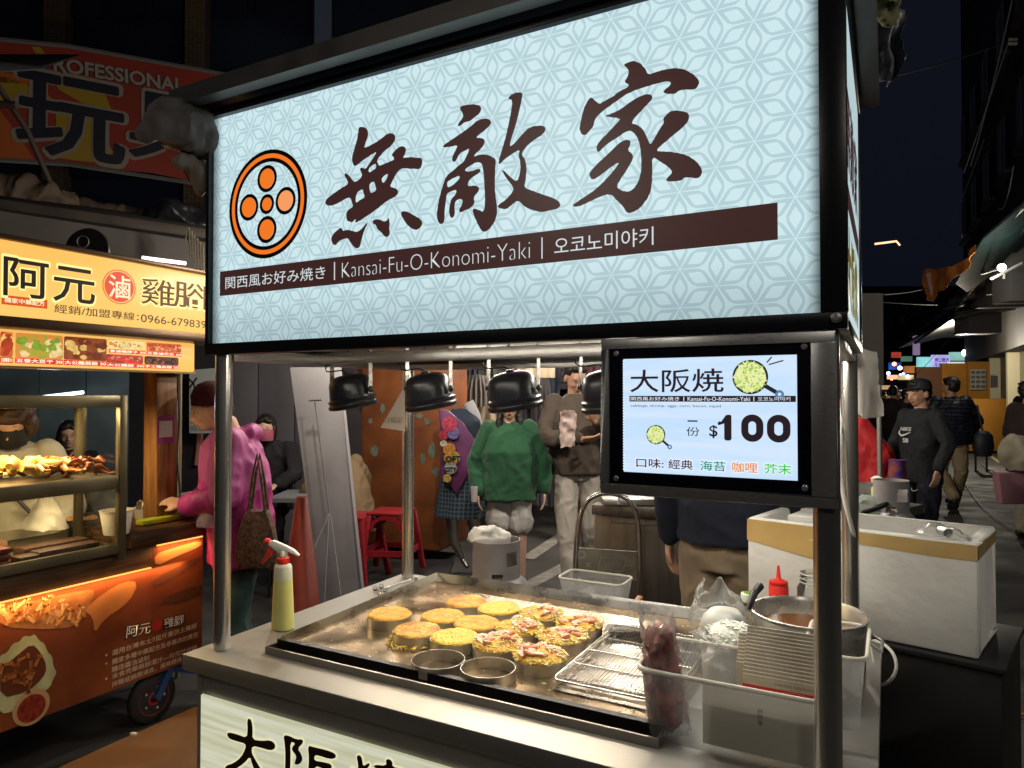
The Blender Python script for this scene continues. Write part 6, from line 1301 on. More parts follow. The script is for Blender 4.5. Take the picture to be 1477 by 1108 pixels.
# cardboard mat on the ground
b = MB(); q = [onz(276, 985, .004), onz(276, 1108, .004), onz(266, 1140, .004), onz(20, 1140, .004), onz(90, 1106, .004), onz(276, 1022, .004)]
q = [onz(300, 1012, .004), onz(300, 1200, .004), onz(30, 1140, .004), onz(90, 1106, .004)]; b.prism(q, V(0, 0, .004)); tag(b.build('cardboard_mat', mat('brown_cardboard', (.13, .070, .030), .85, 0, var=.2, vs=3, bump=.1), None), 'flat brown cardboard sheet on the ground left of the pancake cart', 'cardboard')
b = MB(); b.obox(onz(193, 1059, .01), V(.012, .004, 0), V(0, .006, 0), V(0, 0, .006)); tag(b.build('paper_scrap', white_plastic, None), 'tiny white scrap on the ground under the chicken stall', 'litter')
# ================================================================== BACKGROUND BETWEEN THE POSTS
def wallquad(px0, px1, d0, d1, z0, z1, m, nm, th=.05):
    A = ground(px0, d0); B = ground(px1, d1); n = (B-A).normalized(); n = V(-n.y, n.x, 0)*th
    if n.dot(F0) < 0: n = -n
    b = MB(); b.hexa([A+V(0, 0, z0), B+V(0, 0, z0), B+n+V(0, 0, z0), A+n+V(0, 0, z0), A+V(0, 0, z1), B+V(0, 0, z1), B+n+V(0, 0, z1), A+n+V(0, 0, z1)]); return b, A, B, n
greyw = mat('grey_painted_panel', (.135, .125, .14), .6, 0, var=.12, vs=2, bump=.05)
pw = thing('panel_wall', 'grey violet panelled wall behind the woman in magenta', 'wall', ground(420, 7.3))
edges = [328, 372, 425, 480, 530]
for i in range(4):
    b, A, B, n = wallquad(edges[i]+.7, edges[i+1]-.7, 7.3, 7.3, 0, 2.45, greyw, 'panel'); b.build('panel', greyw, pw, bevel=.004)
b, *_ = wallquad(326, 532, 7.40, 7.40, 0, 2.40, greyw, 'x'); b.build('backing', dark_void, pw)
# dark wall with an arc and papers behind the hat
dk = thing('dark_shopfront', 'dark shopfront panel with a pale arc, left of the panelled wall', 'shopfront', ground(270, 7.0))
b, A, B, n = wallquad(186, 328, 7.0, 7.0, 0, 2.35, None, 'x'); b.build('dark_panel', mat('charcoal_panel', (.03, .03, .036), .5), dk)
b = MB(); arc = [at(262+46*math.cos(t)-20, 620-130*math.sin(t), 6.95) for t in [i*math.pi/16-.4 for i in range(14)]]; b.tube(arc, .035, 6); b.build('pale_arc', mat('salmon_arc', (.40, .16, .12), .6), dk, smooth=True)
b = MB(); b.hexa([at(*q, 6.9) for q in ((246, 650), (262, 650), (262, 650), (246, 650), (246, 548), (262, 548), (262, 548), (246, 548))]); 
b = MB(); b.prism([at(243, 655, 6.9), at(262, 655, 6.9), at(262, 540, 6.9), at(243, 560, 6.9)], F0*.02); b.build('red_panel', mat('salmon_panel', (.36, .085, .055), .6), dk)
mp = thing('menu_papers', 'pale sheets with rows of small print pinned behind the maroon hat', 'menu sheets', at(290, 570, 6.7))
b = MB(); b.prism([at(273, 625, 6.7), at(322, 625, 6.7), at(322, 530, 6.7), at(273, 534, 6.7)], F0*.01); ps = b.build('sheet', mat('bluish_paper', (.42, .46, .46), .7), mp)
for r in range(5):
    for c in range(3):
        b = MB(); x = 276+c*12; y = 572+r*10.5; b.prism([at(x, y+7, 6.69), at(x+9, y+7, 6.69), at(x+9, y, 6.69), at(x, y, 6.69)], F0*.003); b.build('menu_box', mat('grey_print', (.24, .27, .29) if True else 0, .7), ps)
b = MB(); b.bar(at(273, 560, 6.6), at(284, 545, 6.6), .012); b.bar(at(278, 552, 6.6), at(271, 545, 6.6), .012); b.bar(at(279, 552, 6.6), at(281, 562, 6.6), .012); b.build('tape_mark', black_plastic, mp)
# far wall behind the chicken stall
bwl = thing('back_wall', 'dim teal grey wall far behind the glass case', 'wall', ground(80, 8.5))
for i in range(4):
    b, *_ = wallquad(-80+i*68+1, -80+(i+1)*68-1, 8.5, 8.5, 0, 2.5, None, 'x'); b.build('wall_panel', mat('teal_grey_wall', (.10, .13, .13), .6, 0, var=.3, vs=1.5), bwl)
b = MB(); b.tube([at(18, 578, 7.8), at(120, 566, 7.8)], .02, 8); tag(b.build('tube_lamp', glow('cool_tube', (225, 240, 255), 3), None, smooth=True), 'thin white tube lamp glowing far behind the glass case', 'tube lamp')
light('POINT', at(70, 590, 7.2), 16, (.9, .95, 1), None, size=.1, name='tube_lamp_glow')
# leaning board
lb = thing('leaning_board', 'tall pale grey board leaning on end with a rod and strings on it', 'board', ground(485, 4.4))
q = [at(418, 530, 4.7), at(489, 530, 4.7), at(519, 820, 4.35), at(536, 985, 4.2), at(470, 985, 4.2), at(456, 820, 4.35)]
b = MB(); b.prism(q, F0*.03+RT*.01); b.build('board', mat('pale_grey_board', (.24, .23, .235), .6, 0, var=.12, vs=4), lb, bevel=.003)
b = MB(); b.tube([at(454, 578, 4.55), at(475, 740, 4.35)], .004, 8); b.tube([at(446, 578, 4.53), at(464, 577, 4.53)], .006, 6); b.build('rod', mat('dull_rod', (.16, .16, .16), .5, .5), lb, smooth=True)
b = MB(); b.tube([at(475, 740, 4.33), at(449, 800, 4.2)], .0018, 5); b.tube([at(475, 740, 4.33), at(468, 868, 4.1)], .0018, 5); b.tube([at(477, 742, 4.33), at(492, 860, 4.1)], .0022, 5); b.build('string', mat('grey_string', (.30, .30, .30), .8), lb)
# table by the seated woman
b, *_ = wallquad(385, 442, 5.2, 5.2, .715, .745, None, 'x', .5); tbt = thing('folding_table', 'small grey table between the seated woman and the leaning board', 'table', ground(412, 5.2)); b.build('table_top', mat('grey_top', (.20, .21, .23), .5), tbt)
for px, dd in ((390, 5.25), (438, 5.25), (392, 5.6), (436, 5.6)): b = MB(); g0 = ground(px, dd); b.tube([g0, g0+V(0, 0, .715)], .012, 6); b.build('leg', black_plastic, tbt)
# traffic cone
cp = ground(436, 4.6); cn = thing('traffic_cone', 'dull red traffic cone standing behind the spray bottle', 'traffic cone', cp)
b = MB(); b.lathe(cp, [(.17, .03), (.155, .05), (.035, .84), (.028, .845), (0, .845)], 28); b.build('cone', mat('dull_red_cone', (.28, .035, .015), .5, 0, var=.2, vs=5), cn, smooth=True); b = MB(); b.box((cp.x-.2, cp.y-.2, 0), (cp.x+.2, cp.y+.2, .03)); b.build('base', MATS['rubber'], cn, bevel=.01)
# red stools
def stool(loc, rz, lab):
    s = thing('plastic_stool', lab, 'stool', loc, rz, 'red plastic stools')
    m = mat('red_stool', (.26, .012, .020), .4)
    b = MB(); b.box((-.15, -.15, .455), (.15, .15, .475)); b.build('seat', m, s, local=True, bevel=.008)
    for sx in (-1, 1):
        for sy in (-1, 1): b = MB(); b.hexa([(sx*.19-.02, sy*.19-.02, 0), (sx*.19+.02, sy*.19-.02, 0), (sx*.19+.02, sy*.19+.02, 0), (sx*.19-.02, sy*.19+.02, 0), (sx*.13-.02, sy*.13-.02, .456), (sx*.13+.02, sy*.13-.02, .456), (sx*.13+.02, sy*.13+.02, .456), (sx*.13-.02, sy*.13+.02, .456)]); b.build('leg', m, s, local=True, bevel=.005)
    b = MB()
    for sg_ in (-1, 1):
        b.bar((-.165, sg_*.165, .18), (.165, sg_*.165, .18), .018, .04); b.bar((sg_*.165, -.165, .18), (sg_*.165, .165, .18), .018, .04)
        for k in range(8):
            a0, a1 = math.pi*k/8, math.pi*(k+1)/8
            b.bar((.115*math.cos(a0), sg_*.142, .35+.09*math.sin(a0)), (.115*math.cos(a1), sg_*.142, .35+.09*math.sin(a1)), .03, .03)
    b.build('brace', m, s, local=True)
    return s
stool(ground(566, 5.3)+V(0, 0, .17), .35, 'red plastic stool, the right one, in front of the orange box'); stool(ground(512, 5.3)+V(0, 0, .14), .2, 'red plastic stool under the person in the tan coat')
pl = thing('low_platform', 'low black slatted platform under the red stools', 'platform', ground(570, 5.1))
b, *_ = wallquad(500, 640, 5.0, 5.0, .10, .135, None, 'x', .9); b.build('deck', mat('dark_deck', (.025, .025, .028), .6), pl)
for i in range(8): b, *_ = wallquad(506+i*18, 510+i*18, 5.02, 5.02, 0, .10, None, 'x', .05); b.build('foot', mat('dark_deck', (.03, .03, .03), .6), pl)
# orange cabinet with stickers
oc = thing('orange_cabinet', 'tall scuffed orange cabinet with torn stickers behind the rear left post', 'cabinet', ground(570, 6.4))
om = mat('scuffed_orange', (.27, .085, .022), .6, 0, vs=3.0, col2=(.14, .040, .014), bump=.25, bs=30, detail=10)
b, A, B, n = wallquad(519, 636, 6.5, 6.2, .12, 2.1, None, 'x', .6); b.build('cabinet_wall', om, oc, bevel=.05)
rnd = random.Random(9); stk = mat('torn_sticker', (.20, .20, .19), .7, 0, vs=12, col2=(.10, .16, .10))
for px, py, w_, h_ in ((540, 650, 14, 20), (610, 660, 10, 18), (534, 607, 8, 12), (560, 705, 18, 18), (606, 715, 12, 26), (535, 770, 12, 16), (624, 650, 14, 24), (616, 608, 10, 14), (552, 590, 8, 20), (592, 690, 8, 16), (628, 680, 12, 18), (580, 770, 12, 10), (604, 600, 14, 10)):
    q = [(px+w_*.5*math.cos(a)*rnd.uniform(.6, 1.1), py+h_*.5*math.sin(a)*rnd.uniform(.6, 1.1)) for a in [k*.785 for k in range(8)]]
    b = MB(); b.prism([at(x, y, 6.5-(x-519)/117*.3-.012) for x, y in q][::-1], F0*-.002); b.build('sticker', stk, oc)
b, *_ = wallquad(512, 600, 6.7, 6.7, 1.55, 2.2, None, 'x', .3); tag(b.build('dark_cabinet_top', mat('brown_box', (.12, .06, .035), .7, 0, var=.2), None), 'brown box shape above the orange cabinet, under the canopy', 'box')
# clothes shop
shop = thing('clothes_shop', 'dim clothes shop with a ribbed shutter head behind the girl in green', 'shop', ground(760, 8.2))
b, *_ = wallquad(600, 960, 9.2, 9.2, 0, 2.6, None, 'x', .1); b.build('back_wall', mat('shop_back', (.045, .035, .030), .8, 0, var=.3, vs=1.5), shop)
b, *_ = wallquad(610, 655, 7.2, 7.2, 0, 2.6, None, 'x', .12); b.build('pillar', mat('shop_pillar', (.05, .045, .03), .7), shop)
for i in range(12):
    z = 1.62+i*.075; b = MB(); A = ground(690, 8.0, z); B = ground(880, 8.0, z); b.bar(A, B, .03, .066); b.build('shutter_slat', mat('shutter', (.055, .052, .055), .45, .5), shop)
b = MB(); b.tube([ground(660, 7.6, 1.86), ground(880, 7.6, 1.86)], .012, 6); b.tube([ground(660, 7.6, 1.40), ground(880, 7.6, 1.40)], .012, 6); b.build('rail', steel, shop)
t_ = thing('shop_tube_lamp', 'added unseen tube lamp lighting the clothes shop, hidden above the hanging clothes', 'tube lamp', ground(760, 7.2, 2.5)); b = MB(); b.tube([ground(700, 7.2, 2.5), ground(850, 7.2, 2.5)], .02, 8); b.build('tube', glow('shop_tube', (255, 236, 210), 4), t_); light('AREA', ground(775, 7.2, 2.46), 42, (1, .86, .72), t_, size=1.2, sizey=.1)  # unseen tube, added to lift the light on people and garments
gar = [('pleated_skirt', 'grey pleated skirt hanging high, left of the girl in green', 660, 716, 540, 592, (.15, .14, .125), 8), ('cream_shirt', 'cream collared top hanging above the grey skirt', 678, 712, 500, 530, (.42, .34, .25), 3), ('cream_shirt', 'cream top hanging beside the dark dress', 746, 800, 498, 545, (.40, .32, .23), 3), ('black_dress', 'long black garment hanging right of the girl in green', 766, 798, 545, 650, (.035, .032, .034), 4),
       ('grey_coat', 'long grey lilac coat hanging low behind the girl in green', 770, 795, 620, 728, (.10, .09, .11), 4), ('blue_coat', 'slate blue coat hanging beside the young man', 790, 815, 600, 730, (.05, .055, .075), 4), ('beige_top', 'beige top on the lower rail behind the heat lamps', 680, 730, 585, 640, (.30, .24, .17), 3), ('black_jacket', 'black jacket on the lower rail left of the girl in green', 655, 690, 595, 650, (.02, .02, .024), 4), ('mustard_shirt', 'mustard garment hanging at the top right of the shop', 815, 846, 498, 530, (.38, .28, .04), 3), ('lime_shirt', 'lime green garment hanging above the young man', 818, 845, 518, 534, (.30, .42, .04), 3), ('navy_coat', 'navy coat hanging at the right of the shop behind the young man', 860, 890, 500, 640, (.02, .022, .04), 4), ('tan_coat', 'tan coat hanging behind the girl in green, upper right', 716, 748, 590, 660, (.22, .16, .10), 4),
       ('maroon_coat', 'maroon brown coat hanging low at the left of the shop', 640, 664, 560, 640, (.10, .035, .03), 4)]
for i, (nm, lab, x0, x1, y0, y1, c, fr) in enumerate(gar):
    dd = 7.5-.02*i; a = at(x0, y0, dd); c_ = at(x1, y0, dd); z1 = at(x0, y1, dd).z; W = (c_-a)
    b = MB(); b.grid(lambda u, v: a+W*(.5+(u-.5)*(.62+.38*min(1, v*2.2)))+Z3*((z1-a.z)*v+(-.02*abs(u-.5)*2*(1-v)))+F0*(.02*math.sin(u*fr*6.28)*min(1, v*3)-.05*math.cos((u-.5)*3)), 30, 10)
    tag(b.build(nm, mat(nm+'_%d' % i, c, .9, 0, var=.15, vs=8), None, smooth=True, solid=.01), lab, 'garment', 'garments hanging in the clothes shop')
rnd = random.Random(31); gc_ = [(.03, .028, .03), (.06, .04, .035), (.02, .03, .05), (.09, .075, .06), (.05, .06, .045), (.12, .10, .085), (.08, .02, .025), (.035, .035, .05)]
gn = ['plum', 'charcoal', 'ink blue', 'taupe', 'moss', 'sand', 'wine', 'slate']
for k in range(16):
    x0 = 645+k*14.5; w_ = rnd.uniform(14, 22); low = k % 2; y0 = (590 if low else 506)+rnd.uniform(-4, 4); y1 = y0+rnd.uniform(70, 110 if low else 80); dd = 8.1-.03*k; a = at(x0, y0, dd); c_ = at(x0+w_, y0, dd); z1 = at(x0, y1, dd).z; W = c_-a
    b = MB(); b.grid(lambda u, v: a+W*(.5+(u-.5)*(.6+.4*min(1, v*3)))+Z3*((z1-a.z)*v-.02*abs(u-.5)*2*(1-v))+F0*(.03*math.sin(u*12+v*2+k)*min(1, v*3)-.05*math.cos((u-.5)*3)), 20, 10)
    tag(b.build('hanging_garment', mat('garment_%d' % (k % 8), gc_[k % 8], .9, 0, var=.2, vs=8), None, smooth=True, solid=.01), gn[k % 8]+(' garment on the lower shop rail' if low else ' garment on the upper shop rail')+(', left part of the rail' if k < 8 else ', right part of the rail'), 'garment', 'garments hanging in the clothes shop')
# mannequin
mq = thing('mannequin', 'silver legged mannequin in a tartan skirt and purple top covered in patches', 'mannequin', ground(655, 6.0))
c0 = ground(660, 6.0); silver = mat('silver_mannequin', (.42, .40, .36), .3, .9)
def mp_(px, py, d=6.0): return at(px, py, d)
for pts in (((652, 745), (655, 780), (668, 808)), ((682, 745), (686, 770), (688, 812))):
    b = MB(); b.tube([mp_(*p) for p in pts], [.062, .045, .028], 12); b.tube([mp_(*pts[-1]), mp_(*pts[-1])+V(.06, -.02, -.05)], [.03, .02], 8); b.build('leg', silver, mq, smooth=True)
b = MB(); sk = mp_(664, 690); n = 32; vs = []
for j in range(8):
    v = j/7
    for k in range(n): a = 2*math.pi*k/n; r = .17+.07*v+.012*math.sin(k*math.pi/2*1.0)*v; vs.append((sk.x+r*math.cos(a), sk.y+r*.7*math.sin(a), sk.z+.14-.46*v))
b.add(vs, [[j*n+k, j*n+(k+1) % n, (j+1)*n+(k+1) % n, (j+1)*n+k] for j in range(7) for k in range(n)])
tart = mat('tartan', (.012, .030, .055), .85); ntt = tart.node_tree; bs_ = ntt.nodes['Principled BSDF']; tc_ = _n(ntt, 'ShaderNodeTexCoord')
wv = []
for dr in ('X', 'Z'):
    q = _n(ntt, 'ShaderNodeTexWave', bands_direction=dr); q.inputs['Scale'].default_value = 9; ntt.links.new(tc_.outputs['Object'], q.inputs[0]); wv.append(q)
ad = _n(ntt, 'ShaderNodeMath', operation='MAXIMUM'); ntt.links.new(wv[0].outputs[1], ad.inputs[0]); ntt.links.new(wv[1].outputs[1], ad.inputs[1])
cr_ = _n(ntt, 'ShaderNodeValToRGB'); cr_.color_ramp.elements[0].position = .80; cr_.color_ramp.elements[1].position = .97; cr_.color_ramp.elements[0].color = (.012, .028, .055, 1); cr_.color_ramp.elements[1].color = (.09, .12, .13, 1); ntt.links.new(ad.outputs[0], cr_.inputs[0]); ntt.links.new(cr_.outputs[0], bs_.inputs['Base Color'])
b.build('tartan_skirt', tart, mq, smooth=True)
b = MB(); tp = mp_(664, 640)
rings(b, [(tp.x, tp.y, tp.z-.26, .19, .13), (tp.x, tp.y, tp.z, .18, .13), (tp.x, tp.y, tp.z+.20, .19, .12), (tp.x, tp.y, tp.z+.30, .07, .06)]); b.build('torso_top', mat('checked_navy', (.02, .03, .05), .85), mq, smooth=True, remesh=.012, smoothit=2, disp=.01, dsc=.08)
b = MB(); b.tube([mp_(675, 580), mp_(684, 600), mp_(690, 625)], [.05, .055, .045], 10); b.build('white_sleeve', mat('white_cotton', (.42, .42, .44), .8), mq, smooth=True)
jk = thing('patched_jacket', 'purple jacket with round and lettered patches spread on the mannequin', 'jacket', mp_(665, 640, 5.8))
purp = mat('purple_satin', (.13, .030, .11), .5, 0, var=.2, vs=6)
q = [(632, 590), (646, 592), (668, 610), (685, 636), (693, 650), (672, 690), (660, 717), (650, 702), (634, 690), (636, 640)]
b = MB(); b.prism([mp_(x, y, 5.82) for x, y in q][::-1], F0*.05); b.build('jacket_body', purp, jk, bevel=.015, disp=.008, dsc=.08)
pat = [((648, 612), 11, (.45, .05, .10)), ((654, 625), 9, (.16, .14, .34)), ((640, 628), 7, (.40, .03, .06)), ((648, 648), 9, (.50, .22, .04)), ((655, 660), 9, (.42, .30, .06)), ((650, 675), 9, (.34, .34, .32)), ((644, 662), 6, (.5, .2, .3)), ((640, 640), 5, (.5, .45, .35)), ((645, 690), 6, (.42, .36, .32))]
for (px, py), r, c in pat:
    cpt = mp_(px, py, 5.79); b = MB(); rr = r/1009*5.8; b.lathe(cpt, [(rr, 0), (rr, .004), (rr*.85, .005), (0, .005)], 20, (-F0.x, -F0.y, 0)); b.build('patch', mat('patch_%02d' % int(c[0]*99+c[1]*9), c, .8, 0, vs=60, var=.5), jk)
for s, p, hh in (('LOFT', (651, 662), .05), ('CITY', (650, 677), .035)):
    text(s, black_plastic, mp_(*p, 5.78), RT, Z3, h=hh, parent=jk, bold=.04, anchor=('c', 'c'), off=.004)
# gas cylinder with a cloth
def cylinder(px, d, lab, H_=.80, r=.15, base=0, red_=True, mcol=(.30, .29, .29), txt=None):
    c = ground(px, d, base); t = thing('gas_cylinder', lab, 'gas cylinder', c, group='grey gas cylinders'); m = mat('grey_cylinder_paint', mcol, .42, 0, var=.15, vs=8, bump=.05)
    ch = .17; hb = H_-ch; b = MB(); b.lathe(c, [(r*.8, 0), (r*.8, .04), (r*.95, .05), (r, .09), (r, hb-.09), (r*.93, hb-.04), (r*.72, hb-.01), (r*.3, hb+.005), (0, hb+.005)], 32); b.build('tank', m, t, smooth=True)
    b = MB(); n = 40; rc = r*.70; vs = []; fs = []     # collar with windows
    lv = [hb-.012, hb+.025, hb+.055, hb+.125, hb+.14, hb+ch]
    for z in lv:
        for k in range(n): a = 2*math.pi*k/n; vs.append((c.x+rc*math.cos(a), c.y+rc*math.sin(a), c.z+z))
    toC = math.atan2(-c.y, -c.x)
    for j in range(len(lv)-1):
        for k in range(n):
            a = (2*math.pi*(k+.5)/n-toC) % (2*math.pi); a = a-2*math.pi if a > math.pi else a
            if j in (2,) and (.35 < a < 1.05 or -2.2 < a < -1.5): continue
            if j == 0 and -.25 < a < .25: continue
            fs.append([j*n+k, j*n+(k+1) % n, (j+1)*n+(k+1) % n, (j+1)*n+k])
    b.add(vs, fs); b.build('collar', m, t, smooth=True, solid=.004)
    b = MB(); b.lathe(c+V(0, 0, hb), [(.02, 0), (.02, .05), (.03, .055), (.03, .075), (.012, .08), (.035, .10), (.035, .115), (0, .115)], 16); b.build('valve', mat('brass_valve', (.35, .22, .08), .35, .9), t, smooth=True)
    if txt:
        L = len(txt)
        for i, ch in enumerate(txt):
            a = toC+(i-(L-1)/2)*.17; o = c+V(math.cos(a)*r*.99, math.sin(a)*r*.99, hb-.075); text(ch, mat('red_stencil', (.30, .02, .02), .6), o, V(-math.sin(a), math.cos(a), 0), V(math.cos(a)*-.35, math.sin(a)*-.35, 1), h=.042, parent=t, bold=.05, anchor=('c', 'c'), off=.007)
    return t, c
cyl, cc_ = cylinder(716, 3.45, 'pale grey gas cylinder with a white cloth over its collar behind the griddle', .80, .165, txt='7.1211', mcol=(.34, .32, .32))
crumple(lambda u, v: (cc_.x-.04+.11*math.cos(u*6.283)*math.sin(v*2.2+.05), cc_.y+.09*math.sin(u*6.283)*math.sin(v*2.2+.05), .80+.06*math.cos(v*2.2)), 34, 18, 'white_rag', mat('white_rag', (.66, .64, .60), .9, 0, bump=.2, bs=80), 'white rag heaped on top of the pale gas cylinder', 'cloth', .022, .05, th=.004)
# trolley
tl = thing('hand_trolley', 'bent tube steel hand trolley standing between the gas cylinder and the steel cabinet', 'hand trolley', ground(878, 3.3))
D = 3.3; hp = [(829, 930), (829, 850), (831, 770), (838, 735), (850, 717), (868, 711), (885, 711), (903, 717), (918, 733), (923, 770), (922, 850), (922, 930)]
b = MB(); b.tube([at(x, y, D) for x, y in hp], .013, 10); b.build('frame_tube', mat('trolley_tube', (.50, .47, .44), .25, 1), tl, smooth=True, sub=1)
b = MB(); b.prism([at(831, 832, D), at(920, 838, D), at(919, 796, D), at(832, 790, D)][::-1], F0*.006); pt_ = b.build('plate', mat('trolley_plate', (.45, .42, .34), .4, .9, var=.2, vs=12), tl)
nr = -F0
text('D', steel, at(839, 800, D-.004), RT, Z3, h=.036, w=.042, parent=pt_, bold=.03, anchor=('c', 'c'), off=.004, depth=.003); text('山福有', steel, at(884, 813, D-.004), RT, Z3, h=.022, parent=pt_, anchor=('c', 'c'), off=.004)
b = MB()
for p, q in (((862, 822), (867, 804)), ((867, 804), (904, 806)), ((904, 806), (898, 825)), ((898, 825), (862, 822)), ((902, 816), (912, 817)), ((887, 827), (896, 828)), ((845, 812), (852, 818)), ((852, 811), (846, 819))): b.bar(at(*p, D-.006), at(*q, D-.006), .004)
b.build('embossed_line', steel, pt_)
# steel cabinet
kc = thing('steel_cabinet', 'brushed steel cabinet behind the hand trolley', 'cabinet', ground(920, 4.0)); cm = mat('brown_steel', (.20, .175, .155), .45, .85, vs=3, stretch=(6, 6, .6), var=.25, bump=.05)
b, A, B, n = wallquad(857, 985, 3.95, 3.75, .0, .84, None, 'x', .5); b.build('cabinet_body', cm, kc, bevel=.004)
b, *_ = wallquad(853, 990, 3.90, 3.70, .845, .90, None, 'x', .55); b.build('cabinet_top', cm, kc, bevel=.004); b, *_ = wallquad(880, 980, 3.90, 3.73, .02, .80, None, 'x', .02); b.build('door', cm, kc, bevel=.003)
b = MB(); b.tube([at(893, 727, 3.7), at(893, 715, 3.7)], .008, 8); tag(b.build('white_pin', white_plastic, None), 'small white tap standing on the steel cabinet', 'tap'); b = MB(); p = ground(930, 3.95, .902); b.obox(p+V(0, 0, .02), RT*.25, F0*.12, Z3*.018); tag(b.build('steel_tray', steel, None, bevel=.006), 'flat steel tray lying on the steel cabinet under the screen', 'tray')
# road markings behind
for i, (p, q, w) in enumerate((((760, 800), (812, 765), 8), ((762, 838), (830, 803), 8), ((845, 850), (905, 820), 8))):
    a, c = onz(p[0], p[1]+6, .004), onz(q[0], q[1]+6, .004); d = (c-a).normalized(); s_ = V(-d.y, d.x, 0)*.07; b = MB(); b.add([a-s_, c-s_, c+s_, a+s_], [(0, 1, 2, 3)]); st('road_line', b, mat('worn_white_line', (.22, .21, .19), .7, 0, var=.3, vs=12))
# ================================================================== UPPER LEFT: BILLBOARD, BUILDING, AWNINGS
bb_ = thing('billboard', 'unlit red and yellow billboard with big dark characters above the chicken stall', 'billboard', at(150, 160, 7.8))
fr_o, fr_r = at(0, 150, 7.2), None
BA, BB = at(-60, 150, 7.0), at(340, 160, 8.4); br_ = (BB-BA); br_.z = 0; br_.normalize(); bn = br_.cross(Z3)
def bq(px, py, off=0):      # pixel column and row onto the billboard's upright plane
    r = ray(px, py); n = br_.cross(Z3); t = (BA-CAM).dot(n)/r.dot(n); return CAM+r*t+(-n if n.dot(F0) > 0 else n)*off
def bpoly(px, m, nm, off=.01): b = MB(); n = br_.cross(Z3); n = -n if n.dot(F0) > 0 else n; b.prism([bq(x, y, off) for x, y in px], n*.004); return b.build(nm, m, bb_)
back = mat('billboard_red', (.22, .022, .012), .45, 0, vs=.9, col2=(.17, .022, .012)); bpoly([(-60, 52), (0, 60), (100, 68), (220, 88), (345, 112), (345, 275), (220, 250), (100, 238), (0, 232), (-60, 228)], back, 'board', 0)
yl = mat('billboard_yellow', (.24, .16, .010), .45); og = mat('billboard_orange', (.32, .075, .010), .45)
bpoly([(-60, 110), (10, 112), (60, 130), (95, 160), (60, 160), (20, 150), (-60, 150)], yl, 'yellow_band'); bpoly([(0, 160), (30, 200), (50, 232), (0, 230)], og, 'orange_band'); bpoly([(75, 108), (110, 112), (150, 132), (160, 158), (120, 150), (85, 130)], yl, 'yellow_band'); bpoly([(80, 150), (115, 150), (150, 200), (176, 238), (150, 236), (110, 232), (82, 228)], yl, 'yellow_band'); bpoly([(0, 105), (90, 110), (60, 122), (0, 120)], og, 'orange_band'); bpoly([(45, 68), (58, 69), (66, 80), (52, 78)], yl, 'yellow_band', .011)
ink = mat('billboard_navy', (.006, .006, .014), .5); wh_ = mat('billboard_white_edge', (.20, .17, .14), .5)
o = bq(105, 172); text('玩', wh_, o, br_, Z3, h=.88, w=1.0, parent=bb_, bold=.040, anchor=('c', 'c'), off=.02); text('玩', ink, o, br_, Z3, h=.84, w=.96, parent=bb_, bold=.018, anchor=('c', 'c'), off=.03)
o = bq(248, 188); text('具', wh_, o, br_, Z3, h=.78, w=.88, parent=bb_, bold=.040, anchor=('c', 'c'), off=.02); text('具', ink, o, br_, Z3, h=.74, w=.84, parent=bb_, bold=.018, anchor=('c', 'c'), off=.03)
a, c = bq(60, 90), bq(266, 126); dd = (c-a).normalized(); up_ = Z3-dd*dd.z
text('PROFESSIONAL', ink, a, dd, up_, h=.17, w=(c-a).length, parent=bb_, bold=.06, anchor=('l', 'c'), off=.02); text('PROFESSIONAL', mat('billboard_letter', (.22, .19, .16), .5), a, dd, up_, h=.16, w=(c-a).length*.995, parent=bb_, bold=.03, anchor=('l', 'c'), off=.03)
b = MB(); b.tube([bq(-60, 52, .02), bq(100, 68, .02), bq(345, 112, .02)], .025, 6); b.tube([bq(-60, 228, .02), bq(100, 238, .02), bq(345, 275, .02)], .025, 6); b.build('board_rim', mat('dull_rim', (.09, .085, .08), .6), bb_, smooth=True)
# building with tiled pillars
bd = thing('dark_building', 'dark building with two narrow tiled pillars rising behind the billboard', 'building', ground(150, 10))
b, A, B, n = wallquad(-400, 300, 10.5, 10.5, 0, 12, None, 'x', 3); b.build('wall', mat('night_blue_wall', (.012, .016, .030), .4, 0, var=.3, vs=.5), bd)
b, A, B, n = wallquad(300, 1060, 10.5, 12.0, 2.6, 12, None, 'x', 3); b.build('wall', MATS['night_blue_wall'], bd)
tile = mat('small_brown_tiles', (.13, .085, .05), .4, 0, var=.35, vs=60)
for x0, x1 in ((56, 88), (262, 292), (700, 740)):
    b, A, B, n = wallquad(x0, x1, 10.3, 10.3, 0, 12, None, 'x', .18); b.build('pillar', mat('grout', (.05, .035, .024), .8), bd)
    b = MB(); W_ = (B-A).length; u2 = (B-A).normalized(); nx = max(3, int(W_/.055))
    for k in range(nx):
        for z in range(80): zz = 4.4+z*.055; c = A+u2*(W_*(k+.5)/nx)+V(0, 0, zz)-F0*.004; b.obox(c, u2*(W_/nx*.42), F0*.004, Z3*.023)
    b.build('tile', tile, bd, kind='stuff')
b = MB()
for i in range(5):
    for j in range(2): c = ground(120+i*60+(30 if i > 2 else 0), 10.45, 5.6+j*2.4); b.obox(c, RT*.24, F0*.03, Z3*.8)
wn = b.build('window', mat('night_glass', (.01, .013, .022), .08), bd)
b = MB(); b.obox(at(466, 25, 10.2), RT*.12, F0*.02, Z3*.45); b.build('lit_window', glow('dim_window', (40, 44, 52), .5), bd)
